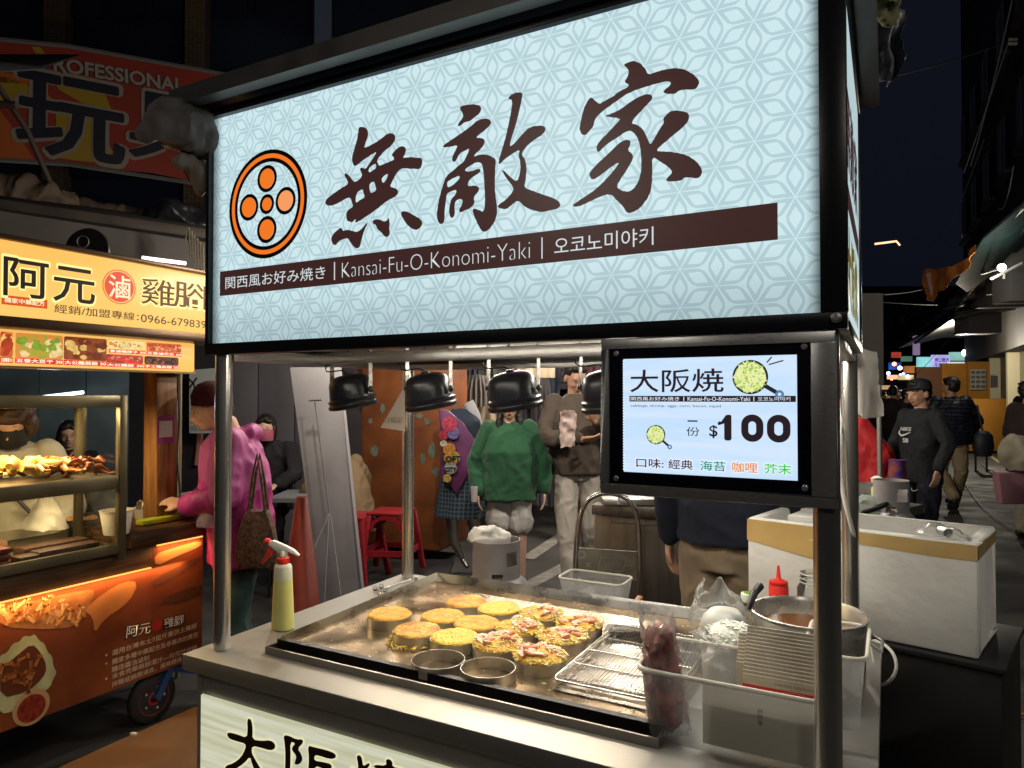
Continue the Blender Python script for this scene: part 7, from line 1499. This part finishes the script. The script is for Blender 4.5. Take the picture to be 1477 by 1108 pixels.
# awnings and tarps under the billboard
aw = mat('grimy_awning', (.060, .048, .038), .7, 0, var=.35, vs=3, bump=.2, bs=20); aw2 = mat('brown_tarp', (.10, .068, .045), .75, 0, var=.3, vs=4, bump=.3, bs=14)
b = MB(); b.hexa([at(-30, 300, 5.0), at(300, 345, 5.6), at(300, 335, 7.0), at(-30, 290, 6.6), at(-30, 282, 5.0), at(300, 330, 5.6), at(300, 318, 7.0), at(-30, 272, 6.6)]); tag(b.build('awning', aw, None, bevel=.02), 'long grimy flat awning above the chicken stall sign', 'awning')
b = MB(); b.hexa([at(-30, 350, 4.6), at(300, 392, 5.4), at(300, 385, 5.6), at(-30, 345, 4.9), at(-30, 300, 4.6), at(300, 350, 5.4), at(300, 345, 5.6), at(-30, 296, 4.9)]); tag(b.build('fascia_board', mat('grey_brown_fascia', (.055, .048, .043), .6, 0, var=.3, vs=2), None), 'dull grey brown fascia board just above the amber sign', 'fascia')
bundle([at(-20, 268, 5.6), at(40, 276, 5.7), at(80, 282, 5.8), at(105, 290, 5.9)], [.10, .12, .10, .05], aw2, 'rolled_tarp', 'brown tarp rolled on top of the grimy awning, at the left', 'tarp', .03, .12, vox=.02)
bundle([at(120, 296, 6.0), at(170, 304, 6.1), at(215, 312, 6.2)], [.05, .06, .05], aw2, 'rolled_tarp', 'thin brown tarp roll in the middle of the grimy awning', 'tarp', .02, .1, vox=.02)
bundle([at(225, 315, 5.9), at(250, 308, 5.9), at(290, 322, 6.0)], [.09, .11, .10], mat('black_tarp', (.014, .014, .018), .35), 'black_tarp', 'shiny black tarp bundle beside the left edge of the big sign', 'tarp', .03, .1, vox=.02)
b = MB(); b.hexa([at(-40, 108, 4.6), at(60, 102, 4.9), at(110, 80, 5.2), at(-40, 90, 4.9), at(-40, 84, 4.6), at(60, 96, 4.9), at(122, 78, 5.2), at(-40, 78, 4.9)]); tag(b.build('canopy_edge', mat('black_canopy', (.010, .010, .012), .6), None, bevel=.02), 'black canopy edge jutting in front of the billboard', 'canopy')
b = MB(); b.tube([at(-5, 120, 5.5), at(40, 190, 5.6), at(72, 262, 5.7)], .022, 8); b.tube([at(-5, 150, 5.5), at(25, 152, 5.5)], .03, 8); tag(b.build('support_pipe', mat('dark_pipe', (.06, .045, .035), .5), None, smooth=True), 'dark slanting pipe crossing the left side of the billboard', 'pipe')
b = MB(); c = at(128, 362, 4.2); b.lathe(c, [(.13, 0), (.135, .01), (.13, .02), (0, .02)], 32, (-F0.x, -F0.y, 0)); sgn = b.build('round_sign', black_plastic, None, smooth=True); tag(sgn, 'black round disc standing up behind the amber sign', 'disc'); b = MB(); q = c-F0*.025+V(0, 0, .05)-RT*.02; b.tube([q+RT*(.035*math.cos(k*.349))+Z3*(.035*math.sin(k*.349)) for k in range(18)], .0035, 6, closed=True); b.build('ring', steel, sgn)
b = MB(); b.tube([at(205, 372, 4.9), at(268, 380, 5.1)], .014, 8); t_ = b.build('tube_lamp', glow('pinkish_tube', (255, 240, 240), 2.2), None, smooth=True); tag(t_, 'white tube lamp lighting the red banner above the amber sign', 'tube lamp')
b = MB(); b.prism([at(160, 366, 5.2), at(290, 386, 5.5), at(290, 405, 5.5), at(160, 385, 5.2)], F0*.02); bn_ = b.build('red_banner', mat('red_banner', (.38, .04, .05), .6, 0, vs=14, col2=(.45, .2, .2)), None); tag(bn_, 'strip of red and white banner under the tube lamp', 'banner')
b = MB()
for k in range(6): p = at(268+k*4, 345+k*5, 4.9); b.tube([p, p+V(.02, .01, .08), p+V(.05, 0, -.12-.02*k)], .006, 6)
tag(b.build('cable_tangle', MATS['dull_pole'], None, smooth=True), 'tangle of cables and a clamp above the right end of the amber sign', 'cables', kind='stuff')
# ================================================================== RIGHT: THE LANE
# next cart with its things
nc = thing('next_cart', 'neighbouring cart counter behind the right rear post', 'food cart', ground(1262, 4.6))
b, *_ = wallquad(1228, 1290, 4.7, 4.5, .70, .76, None, 'x', .5); b.build('counter', mat('dull_counter', (.22, .21, .19), .5, .6), nc); b, *_ = wallquad(1236, 1286, 4.8, 4.6, 0, .70, None, 'x', .4); b.build('body', dark_void, nc)
b = MB(); p = ground(1268, 4.65, 0); b.tube([p, p+V(0, 0, 1.9)], .016, 10); b.build('post', steel, nc, smooth=True)
p = ground(1264, 4.5, .762); yb = thing('spray_bottle', 'yellow oil bottle with a pale cap on the neighbouring cart', 'oil bottle', p)
b = MB(); b.lathe(p, [(0, 0), (.034, 0), (.036, .01), (.034, .15), (.02, .17), (0, .17)], 20, sy=.7); b.build('bottle', MATS['oil_in_frosted_plastic'], yb, smooth=True); b = MB(); b.lathe(p, [(.02, .165), (.02, .185), (.034, .19), (.038, .215), (.012, .23), (0, .23)], 16); b.build('cap', wp, yb, smooth=True)
p = ground(1254, 4.75, .762); b = MB(); b.lathe(p, [(0, 0), (.07, 0), (.075, .005), (.075, .15), (.078, .152), (.07, .15), (.0, .02)], 26); tag(b.build('steel_pot', steel, None, smooth=True), 'plain steel pot behind the yellow oil bottle', 'pot')
p = ground(1244, 4.45, .762); crumple(lambda u, v: (p.x+.09*math.cos(u*6.28)*math.sin(v*3), p.y+.06*math.sin(u*6.28)*math.sin(v*3), p.z+.03*math.cos(v*3)+.02), 20, 10, 'white_napkins', MATS['white_rag'], 'white crumpled napkins on the neighbouring cart', 'napkins', .012, .04)
p = ground(1293, 5.0, 0); b = MB(); b.lathe(V(p.x, p.y, .82), [(0, 0), (.05, .0), (.06, .04), (.055, .22), (.06, .23), (0, .23)], 18); tag(b.build('blue_packet', mat('blue_packet', (.03, .03, .20), .35, 0, vs=16, col2=(.30, .08, .05)), None, smooth=True, disp=.008, dsc=.03), 'blue and orange packet hanging between the red jacket and the black shirt', 'packet')
cyl2, c2_ = cylinder(1284, 4.05, 'darker grey gas cylinder with red stencil beside the man in the cap', 1.02, .13, txt='77001', mcol=(.24, .24, .22))
b = MB(); p = ground(1243, 4.1, .56); b.lathe(p, [(0, 0), (.07, 0), (.085, .20), (0, .2)], 22); bk_ = b.build('pink_bucket', mat('magenta_bucket', (.40, .01, .16), .4), None, smooth=True); tag(bk_, 'magenta bucket with a green rim beside the grey gas cylinder', 'bucket'); b = MB(); b.lathe(p, [(.084, .16), (.092, .20), (.092, .25), (.07, .26), (0, .26)], 22); b.build('green_rim', mat('green_rim', (.03, .45, .04), .4), bk_, smooth=True)
b = MB(); b.lathe(ground(1243, 4.1, 0), [(.09, 0), (.09, .555), (0, .555)], 16); tag(b.build('bucket_stand', dark_void, None), 'dark stand below the magenta bucket', 'stand')
p = ground(1250, 4.1, .87); crumple(lambda u, v: (p.x+.10*math.cos(u*6.28)*math.sin(v*3), p.y+.08*math.sin(u*6.28)*math.sin(v*3), p.z+.05*math.cos(v*3)), 24, 14, 'clear_bag', mat('greenish_bag', (.35, .40, .36), .25, 0, alpha=.6), 'crumpled clear bag above the magenta bucket', 'plastic bag', .03, .06)
b = MB(); b.tube([ground(1240, 4.0, .84), ground(1262, 3.95, .87), ground(1282, 3.98, .90)], .018, 10); tag(b.build('regulator_hose', black_plastic, None, smooth=True, sub=1), 'black hose running to the valve of the grey gas cylinder', 'hose')
# white cabinet top right of the sign
b, *_ = wallquad(1243, 1275, 2.9, 2.9, 1.55, 1.93, None, 'x', .1); tag(b.build('grey_box', mat('warm_grey_box', (.13, .11, .095), .6), None), 'dull grey upright box just right of the sign corner', 'box')
# orange hoarding
hg = thing('orange_hoarding', 'orange hoarding with posted sheets at the far end of the lane', 'hoarding', ground(1390, 20))
oh = mat('hoarding_orange', (.36, .155, .020), .6, 0, var=.2, vs=.8); od = mat('hoarding_brown', (.14, .06, .03), .6)
for x0, x1, z1_, m in ((1322, 1358, 2.35, od), (1359, 1395, 2.45, oh), (1396, 1447, 2.5, oh)):
    b, *_ = wallquad(x0+.3, x1-.3, 20, 20, .05, z1_, None, 'x', .1); b.build('hoarding_panel', m, hg)
b, *_ = wallquad(1395, 1455, 18.5, 18.5, .05, 1.45, None, 'x', 1.0); b.build('orange_block', oh, hg, bevel=.05)
for x0, y0, x1, y1 in ((1400, 533, 1422, 562), (1428, 540, 1440, 558)):
    b = MB(); b.prism([at(x0, y1, 19.9), at(x1, y1, 19.9), at(x1, y0, 19.9), at(x0, y0, 19.9)], F0*.02); sh_ = b.build('poster', mat('dull_white_sheet', (.32, .32, .28), .7), hg)
    for r in range(4):
        for c in range(3 if x1-x0 > 15 else 1): b = MB(); w2 = (x1-x0)/(3 if x1-x0 > 15 else 1); xx = x0+c*w2+1; yy = y0+2+r*(y1-y0)/4.3; b.prism([at(xx, yy+4, 19.85), at(xx+w2-2, yy+4, 19.85), at(xx+w2-2, yy, 19.85), at(xx, yy, 19.85)], F0*.01); b.build('print_block', mat('grey_block', (.10, .10, .09), .7), sh_)
# lit shop signs far down the lane
def lit(x0, y0, x1, y1, d, rgb, k, nm, lab, s=None, sc=(90, 60, 150), th=.15):
    b = MB(); b.prism([at(x0, y1, d), at(x1, y1, d), at(x1, y0, d), at(x0, y0, d)], F0*th); o = b.build(nm, glow(nm+'_glow', rgb, k, vs=1.5, var=.35), None); tag(o, lab, 'lit sign')
    if s: p = at((x0+x1)/2, (y0+y1)/2, d-.02); text(s, glow(nm+'_ink', sc, .9), p, RT, Z3, h=(y1-y0)/1009*d*.62, w=(x1-x0)/1009*d*.86, parent=o, bold=.03, anchor=('c', 'c'), off=.02)
    return o
lit(1346, 512, 1370, 534, 26, (190, 190, 250), 1.1, 'violet_sign', 'violet white lit shop sign with two lines of characters, far down the lane', '烤山豬肉\n牛肉大王')
lit(1370, 522, 1398, 533, 25.8, (225, 235, 240), .9, 'white_sign', 'white lit shop sign right of the violet one', '70老芋店', (60, 60, 70))
lit(1325, 515, 1345, 535, 26.2, (150, 225, 225), 1.1, 'cyan_sign', 'cyan lit sign left of the violet one')
lit(1372, 508, 1410, 520, 26.4, (150, 200, 190), .9, 'green_sign', 'pale green lit panel above the white shop sign')
lit(1282, 541, 1295, 547, 30, (250, 190, 150), 1.2, 'orange_sign', 'small warm lit stall sign at the vanishing end of the lane')
lit(1298, 541, 1318, 552, 32, (255, 225, 170), .9, 'cream_sign', 'small cream lit stall front at the vanishing end of the lane')
lit(1284, 523, 1300, 533, 30, (40, 90, 200), .8, 'blue_awning', 'small blue lit awning at the vanishing end of the lane')
lit(1306, 528, 1322, 538, 28, (240, 150, 80), .45, 'tan_awning', 'small tan lit awning right of the blue one')
lit(1320, 480, 1327, 512, 24, (200, 170, 220), .5, 'lilac_strip', 'narrow upright lilac strip sign above the cyan sign')
for x0, y0, x1, y1, d, c, k, lab in ((1288, 508, 1300, 516, 31, (240, 90, 70), .6, 'small red sign above the blue awning'), (1302, 514, 1316, 521, 29, (120, 200, 160), .5, 'small jade sign above the tan awning'),
    (1270, 556, 1284, 562, 24, (255, 210, 150), .8, 'low warm lit counter at the far left of the lane'), (1303, 557, 1322, 563, 27, (240, 240, 255), .8, 'low white lit counter near the vanishing point'), (1412, 520, 1420, 528, 25, (250, 250, 220), .7, 'tiny pale sign right of the green panel')):
    lit(x0, y0, x1, y1, d, c, k*.7, 'shop_sign', lab)
    MATS.pop('shop_sign_glow', None)
rnd = random.Random(21)
for k in range(14):
    x = rnd.uniform(1280, 1322); y = rnd.uniform(525, 566); c = rnd.choice(((255, 220, 160), (255, 250, 240), (250, 120, 90), (160, 200, 255))); b = MB(); b.ball(at(x, y, 28+k*.5), .05+rnd.random()*.04, 8, 6); o = b.build('stall_bulb', glow('bulb_%d_%d' % (c[0], c[2]), c, 6), None); o['group'] = 'bulbs over the distant stalls'; tag(o, 'tiny stall bulb glowing at the far end of the lane', 'bulb')
# stalls at the far end
for k, (x0, x1, y0, y1, d, c) in enumerate(((1272, 1300, 552, 572, 24, (.10, .02, .02)), (1300, 1325, 548, 575, 24.5, (.06, .05, .045)))):
    b = MB(); b.prism([at(x0, y1, d), at(x1, y1, d), at(x1, y0, d), at(x0, y0, d)], F0*1.2); tag(b.build('far_stall', mat('far_stall_%d' % k, c, .8, 0, var=.4, vs=3), None), ('low dark red stall at the end of the lane', 'low grey stall at the end of the lane')[k], 'stall')
# buildings on the right and at the end
rb_ = thing('lane_building', 'tall dark building on the right side of the lane', 'building', ground(1500, 14))
bw = mat('dark_brown_wall', (.030, .026, .022), .7, 0, var=.5, vs=.6, detail=7)
A = ground(1392, 24); B = V(onz(1700, 700, 0).x+1.2, onz(1700, 700, 0).y-2, 0); B = ground(1640, 8.5)
n_ = (B-A).normalized(); n2 = V(n_.y, -n_.x, 0); n2 = n2 if n2.dot(RT) > 0 else -n2
b = MB(); b.hexa([A+V(0, 0, 2.6), B+V(0, 0, 2.6), B+n2*5+V(0, 0, 2.6), A+n2*5+V(0, 0, 2.6), A+V(0, 0, 40), B+V(0, 0, 40), B+n2*5+V(0, 0, 40), A+n2*5+V(0, 0, 40)]); b.build('wall', bw, rb_)
Lb = (B-A).length
for f in range(3):
    for k in range(7):
        c = A+n_*(Lb*(k+.5)/7)+V(0, 0, 4.6+f*2.7)-n2*.06; b = MB(); b.obox(c, n_*.55, n2*.05, Z3*.65); w_ = b.build('window', MATS['night_glass'], rb_); b = MB(); b.obox(c-n2*.03, n_*.02, n2*.05, Z3*.65); b.obox(c+V(0, 0, -.7), n_*.65, n2*.12, Z3*.04); b.build('window_frame', mat('window_frame_grey', (.08, .075, .07), .6), w_)
b = MB(); b.hexa([A+n2*.4, B+n2*.4, B+n2*5, A+n2*5, A+n2*.4+V(0, 0, 2.6), B+n2*.4+V(0, 0, 2.6), B+n2*5+V(0, 0, 2.6), A+n2*5+V(0, 0, 2.6)]); b.build('ground_floor', mat('ochre_shopfront', (.15, .135, .075), .7, 0, vs=1.2, col2=(.06, .055, .04)), rb_)
for k in range(6): c = A+n_*(Lb*(k+.5)/6)+n2*.3; b = MB(); b.obox(c+V(0, 0, 1.3), n_*.12, n2*.15, Z3*1.3); b.build('shop_pillar', mat('cream_pillar', (.40, .36, .24), .6), rb_)
eb = thing('end_building', 'very dark tower block closing the end of the lane', 'building', ground(1330, 60)); b, *_ = wallquad(1236, 1400, 60, 60, 0, 11, None, 'x', 10); b.build('wall', mat('far_dark_wall', (.016, .018, .026), .8, 0, var=.3, vs=.3), eb)
rnd = random.Random(4)
for k in range(16): c = ground(rnd.uniform(1262, 1330), 59.9, rnd.uniform(4, 10)); b = MB(); b.obox(c, RT*.35, F0*.03, Z3*.5); b.build('window', MATS['night_glass'], eb)
b = MB(); b.tube([at(1262, 352, 50), at(1278, 350, 50), at(1293, 348, 50), at(1298, 354, 50)], .07, 6); tag(b.build('roof_light', glow('warm_roofline', (255, 210, 160), 1.6), None), 'thin warm roof edge light high above the lane', 'light strip')
# awnings stepping down the right side
def awn(pts, d0, m, nm, lab, th=.05, cat='awning'):
    b = MB(); P = [at(x, y, d) for (x, y), d in zip(pts, d0)]; b.prism(P, V(0, 0, -th)); return tag(b.build(nm, m, None, bevel=.01), lab, cat)
met = mat('corrugated_grey', (.12, .12, .12), .5, .5, var=.3, vs=3); tl_ = mat('teal_tarp', (.022, .050, .046), .55, 0, var=.2, vs=3); ot = mat('orange_tarp', (.60, .19, .03), .6, 0, var=.2, vs=4, sss=.1)
awn([(1418, 340), (1470, 296), (1500, 262), (1540, 262), (1500, 330), (1440, 385), (1395, 418), (1378, 405)], [9, 8, 7, 8.5, 9.5, 10.5, 12, 11], tl_, 'teal_awning', 'dark teal awning sloping along the right side of the lane')
crumple(lambda u, v: at(1336+70*u+2*v, 391-32*u*u+(38+6*math.sin(u*6))*v*(1-.75*u), 12-3*u), 20, 12, 'orange_tarp', ot, 'orange tarp with loose flaps hung from the end of the teal awning', 'tarp', .10, .5, th=.01)
crumple(lambda u, v: at(1336+8*u+2*v, 392+(42)*v, 12+.2*u), 6, 12, 'orange_flap', ot, 'hanging orange flap with a striped pole at the left end of the orange tarp', 'tarp', .05, .3, th=.01)
b = MB(); b.tube([at(1339, 394, 11.8), at(1346, 425, 11.8)], .05, 8); tag(b.build('striped_pole', mat('pinkish_pole', (.35, .2, .17), .6), None), 'pale pole end inside the orange flap', 'pole')
for i, (x0, y0, x1, y1, d0_, d1_) in enumerate(((1310, 484, 1372, 444, 22, 15), (1318, 494, 1380, 452, 21, 14), (1296, 500, 1330, 480, 26, 20), (1368, 446, 1410, 405, 15, 12))):
    b = MB(); a, c = at(x0, y0, d0_), at(x1, y1, d1_); b.add([a, c, c+V(1.0, .3, .25), a+V(1.0, .3, .25), a-V(0, 0, .06), c-V(0, 0, .06), c+V(1.0, .3, .19), a+V(1.0, .3, .19)], [(0, 1, 2, 3), (7, 6, 5, 4), (0, 4, 5, 1), (1, 5, 6, 2), (2, 6, 7, 3), (3, 7, 4, 0)])
    tag(b.build('corrugated_awning', met, None), ('lower grey metal awning above the cyan sign', 'upper grey metal awning above the cyan sign', 'farthest grey metal awning over the lane', 'grey metal awning joining the orange tarp')[i], 'awning')
b = MB()
for p, q, d0_, d1_ in (((1409, 397), (1448, 385), 11, 9), ((1448, 385), (1449, 402), 9, 9), ((1361, 446), (1390, 440), 15, 13), ((1378, 448), (1408, 411), 14, 12), ((1400, 372), (1477, 300), 10, 8), ((1430, 402), (1477, 378), 9, 8)): b.tube([at(*p, d0_), at(*q, d1_)], .02, 6)
tag(b.build('awning_struts', mat('pale_strut', (.30, .29, .27), .5, .5), None), 'thin pale struts below the teal awning', 'struts', kind='stuff')
lt_ = thing('lane_lamp', 'small bright white lamp under the teal awning', 'lamp', at(1445, 386, 9.0)); b = MB(); b.ball(at(1445, 386, 9.0), .05, 12, 8); b.build('bulb', glow('white_lane_bulb', (255, 255, 245), 12), lt_, smooth=True); light('POINT', at(1412, 420, 9.0), 24, (1, .95, .85), lt_, size=.08)
lt_ = thing('lane_lamp', 'white lamp glowing above the green sign panel', 'lamp', at(1394, 510, 24)); b = MB(); b.ball(at(1393, 509, 24), .12, 12, 8); b.build('bulb', MATS['white_lane_bulb'], lt_, smooth=True); light('POINT', at(1385, 505, 16.5), 240, (1, .90, .72), lt_, size=.1)  # point light set well nearer than its bulb, to brighten the hoarding
for i in range(9):     # clutter under the awnings: boxes, ducts, brackets on the wall
    px = 1372+i*12; d = 21-i*1.35; p = at(px, 470-i*9, d); b = MB(); rnd2 = random.Random(i); b.obox(p, RT*rnd2.uniform(.2, .4), F0*.2, Z3*rnd2.uniform(.15, .4)); b.tube([p+Z3*.3, p+Z3*1.0+RT*.2, p+Z3*1.6+RT*.9], .03, 6)
    tag(b.build('wall_unit', mat('wall_unit_%d' % (i % 3), ((.12, .11, .11), (.09, .08, .06), (.16, .15, .14))[i % 3], .6), None, bevel=.01), '%s grey wall unit with a bent pipe, counted from the far end' % ('first second third fourth fifth sixth seventh eighth ninth'.split()[i]), 'wall unit', 'wall units along the right side')
# things on the right: air conditioner, sheets, wires
b = MB(); p = at(1410, 465, 15); b.obox(p, RT*.35, F0*.25, Z3*.25); tag(b.build('air_conditioner', mat('dull_white_box', (.16, .15, .15), .6), None, bevel=.02), 'dull air conditioner box under the awnings', 'air conditioner')
b = MB()
for p, q, sag, d0_, d1_ in (((1275, 425), (1340, 415), 2, 9, 12), ((1240, 120), (1455, 60), 5, 4, 9), ((1265, 435), (1400, 440), 2, 12, 16), ((1390, 250), (1455, 60), 2, 10, 9), ((1370, 330), (1420, 200), 3, 12, 10), ((1300, 560), (1477, 330), 20, 20, 9), ((1460, 0), (1400, 240), 10, 8, 10), ((1462, 240), (1440, 300), 22, 8, 9)):
    b.tube([at(p[0]+(q[0]-p[0])*t, p[1]+(q[1]-p[1])*t+sag*4*t*(1-t), d0_+(d1_-d0_)*t) for t in [i/10 for i in range(11)]], .007, 5)
tag(b.build('overhead_wires', mat('wire_grey', (.10, .10, .11), .6), None), 'thin overhead wires crossing the dark lane', 'wires', kind='stuff')
b = MB()
for y in (57, 63): p = at(1461, y, 9); b.lathe(p-RT*.05, [(.0, 0), (.02, 0), (.02, .10), (0, .10)], 10, (RT.x, RT.y, 0))
tag(b.build('insulator', mat('insulator', (.35, .32, .3), .4), None), 'pale insulator pair on the wire at the upper right', 'insulator')
# paving slabs, line, cables on the ground
sl = mat('worn_paving', (.050, .048, .046), .55, 0, var=.4, vs=3, bump=.3, bs=60, detail=7)
g0 = onz(1434, 1108, 0); 
b = MB(); P = [onz(1395, 640, .003), onz(1420, 640, .003), onz(1560, 700, .003), onz(1700, 900, .003), onz(1500, 830, .003), onz(1425, 730, .003)]; 
slabs = thing('paving', None, None, (0, 0, 0)); slabs['kind'] = 'structure'
for i in range(7):
    for j in range(3):
        o = onz(1400, 690, .0)+V(.45+j*.98, -4.2+i*1.02+.3*j, 0); b = MB(); b.box((o.x, o.y, .004), (o.x+.96, o.y+1.0, .022+.002*((i*3+j) % 3))); b.build('paving_slab', sl, slabs, bevel=.006)
b = MB(); a, c = onz(1398, 638, .008), onz(1444, 668, .008); d = (c-a).normalized(); s_ = V(-d.y, d.x, 0)*.05; b.add([a-s_, c-s_, c+s_, a+s_], [(0, 1, 2, 3)]); st('kerb_line', b, mat('worn_line_ochre', (.25, .20, .12), .7, 0, var=.3))
b = MB(); b.tube([onz(1388, 690, .03), onz(1405, 720, .03), onz(1430, 745, .03), onz(1480, 775, .03)], .008, 6); tag(b.build('ground_cable', mat('reddish_cable', (.16, .05, .05), .5), None, smooth=True, sub=1), 'thin reddish cable on the ground at the right edge', 'cable')
b = MB(); b.tube([onz(1400, 1040, .02), onz(1430, 1036, .02), onz(1460, 1031, .02), onz(1500, 1029, .02)], .006, 6); tag(b.build('yellow_cable', mat('orange_cable', (.45, .20, .01), .5), None, smooth=True), 'orange cable on the ground right of the black cabinet', 'cable')
bs2 = thing('bar_stool', 'thin black metal stool frame in front of the orange hoarding', 'stool', ground(1412, 14)); b = MB()
for x in (1406, 1422):
    b.tube([ground(x, 14, 0), ground(x, 14, .75)], .02, 6)
    b.tube([ground(x, 14.3, 0), ground(x, 14.3, .75)], .02, 6)
b.build('leg', black_plastic, bs2); b = MB(); b.hexa([ground(1404, 14, .75), ground(1424, 14, .75), ground(1424, 14.35, .75), ground(1404, 14.35, .75), ground(1404, 14, .78), ground(1424, 14, .78), ground(1424, 14.35, .78), ground(1404, 14.35, .78)]); b.build('seat', black_plastic, bs2)

# ================================================================== FILL BULBS ADDED TO STAND IN FOR THE LIGHT OF UNSEEN STALLS
def hung_bulb(p, W, lab, col=(1, .90, .76)):
    t = thing('added_bulb', lab, 'fill bulb', p, group='added fill bulbs over the market')
    b = MB(); b.ball(p, .032, 14, 10); b.build('bulb', glow('hung_bulb_glow', (255, 238, 205), 8), t, smooth=True)
    b = MB(); b.lathe(p+V(0, 0, .028), [(.016, 0), (.018, .05), (.006, .06), (.003, .30), (0, .30)], 12); b.build('socket', black_plastic, t, smooth=True)
    light('POINT', p-V(0, 0, .05), W, col, t, size=.05)
for px, d, z, W, lab in ((700, 3.9, 2.55, 62, 'added fill bulb hung high behind the middle of the cart'), (470, 4.3, 2.45, 46, 'added fill bulb hung high behind the left end of the cart'), (1080, 4.4, 2.5, 95, 'added fill bulb hung high behind the right end of the cart'), (900, 6.6, 2.6, 62, 'added fill bulb hung before the clothes shop'), (590, 5.3, 2.6, 38, 'added fill bulb hung before the orange cabinet')):
    hung_bulb(ground(px, d, z), W, lab)
for x, y, z, W, lab in ((-1.6, -1.2, 2.9, 20, 'added fill bulb over the lane on the left, behind the viewer'), (.9, -1.0, 3.0, 22, 'added fill bulb over the lane on the right, behind the viewer'), (2.2, 2.2, 3.1, 60, 'added fill bulb over the lane beyond the black cabinet')):
    hung_bulb(V(x, y, z), W, lab, (1, .92, .80))
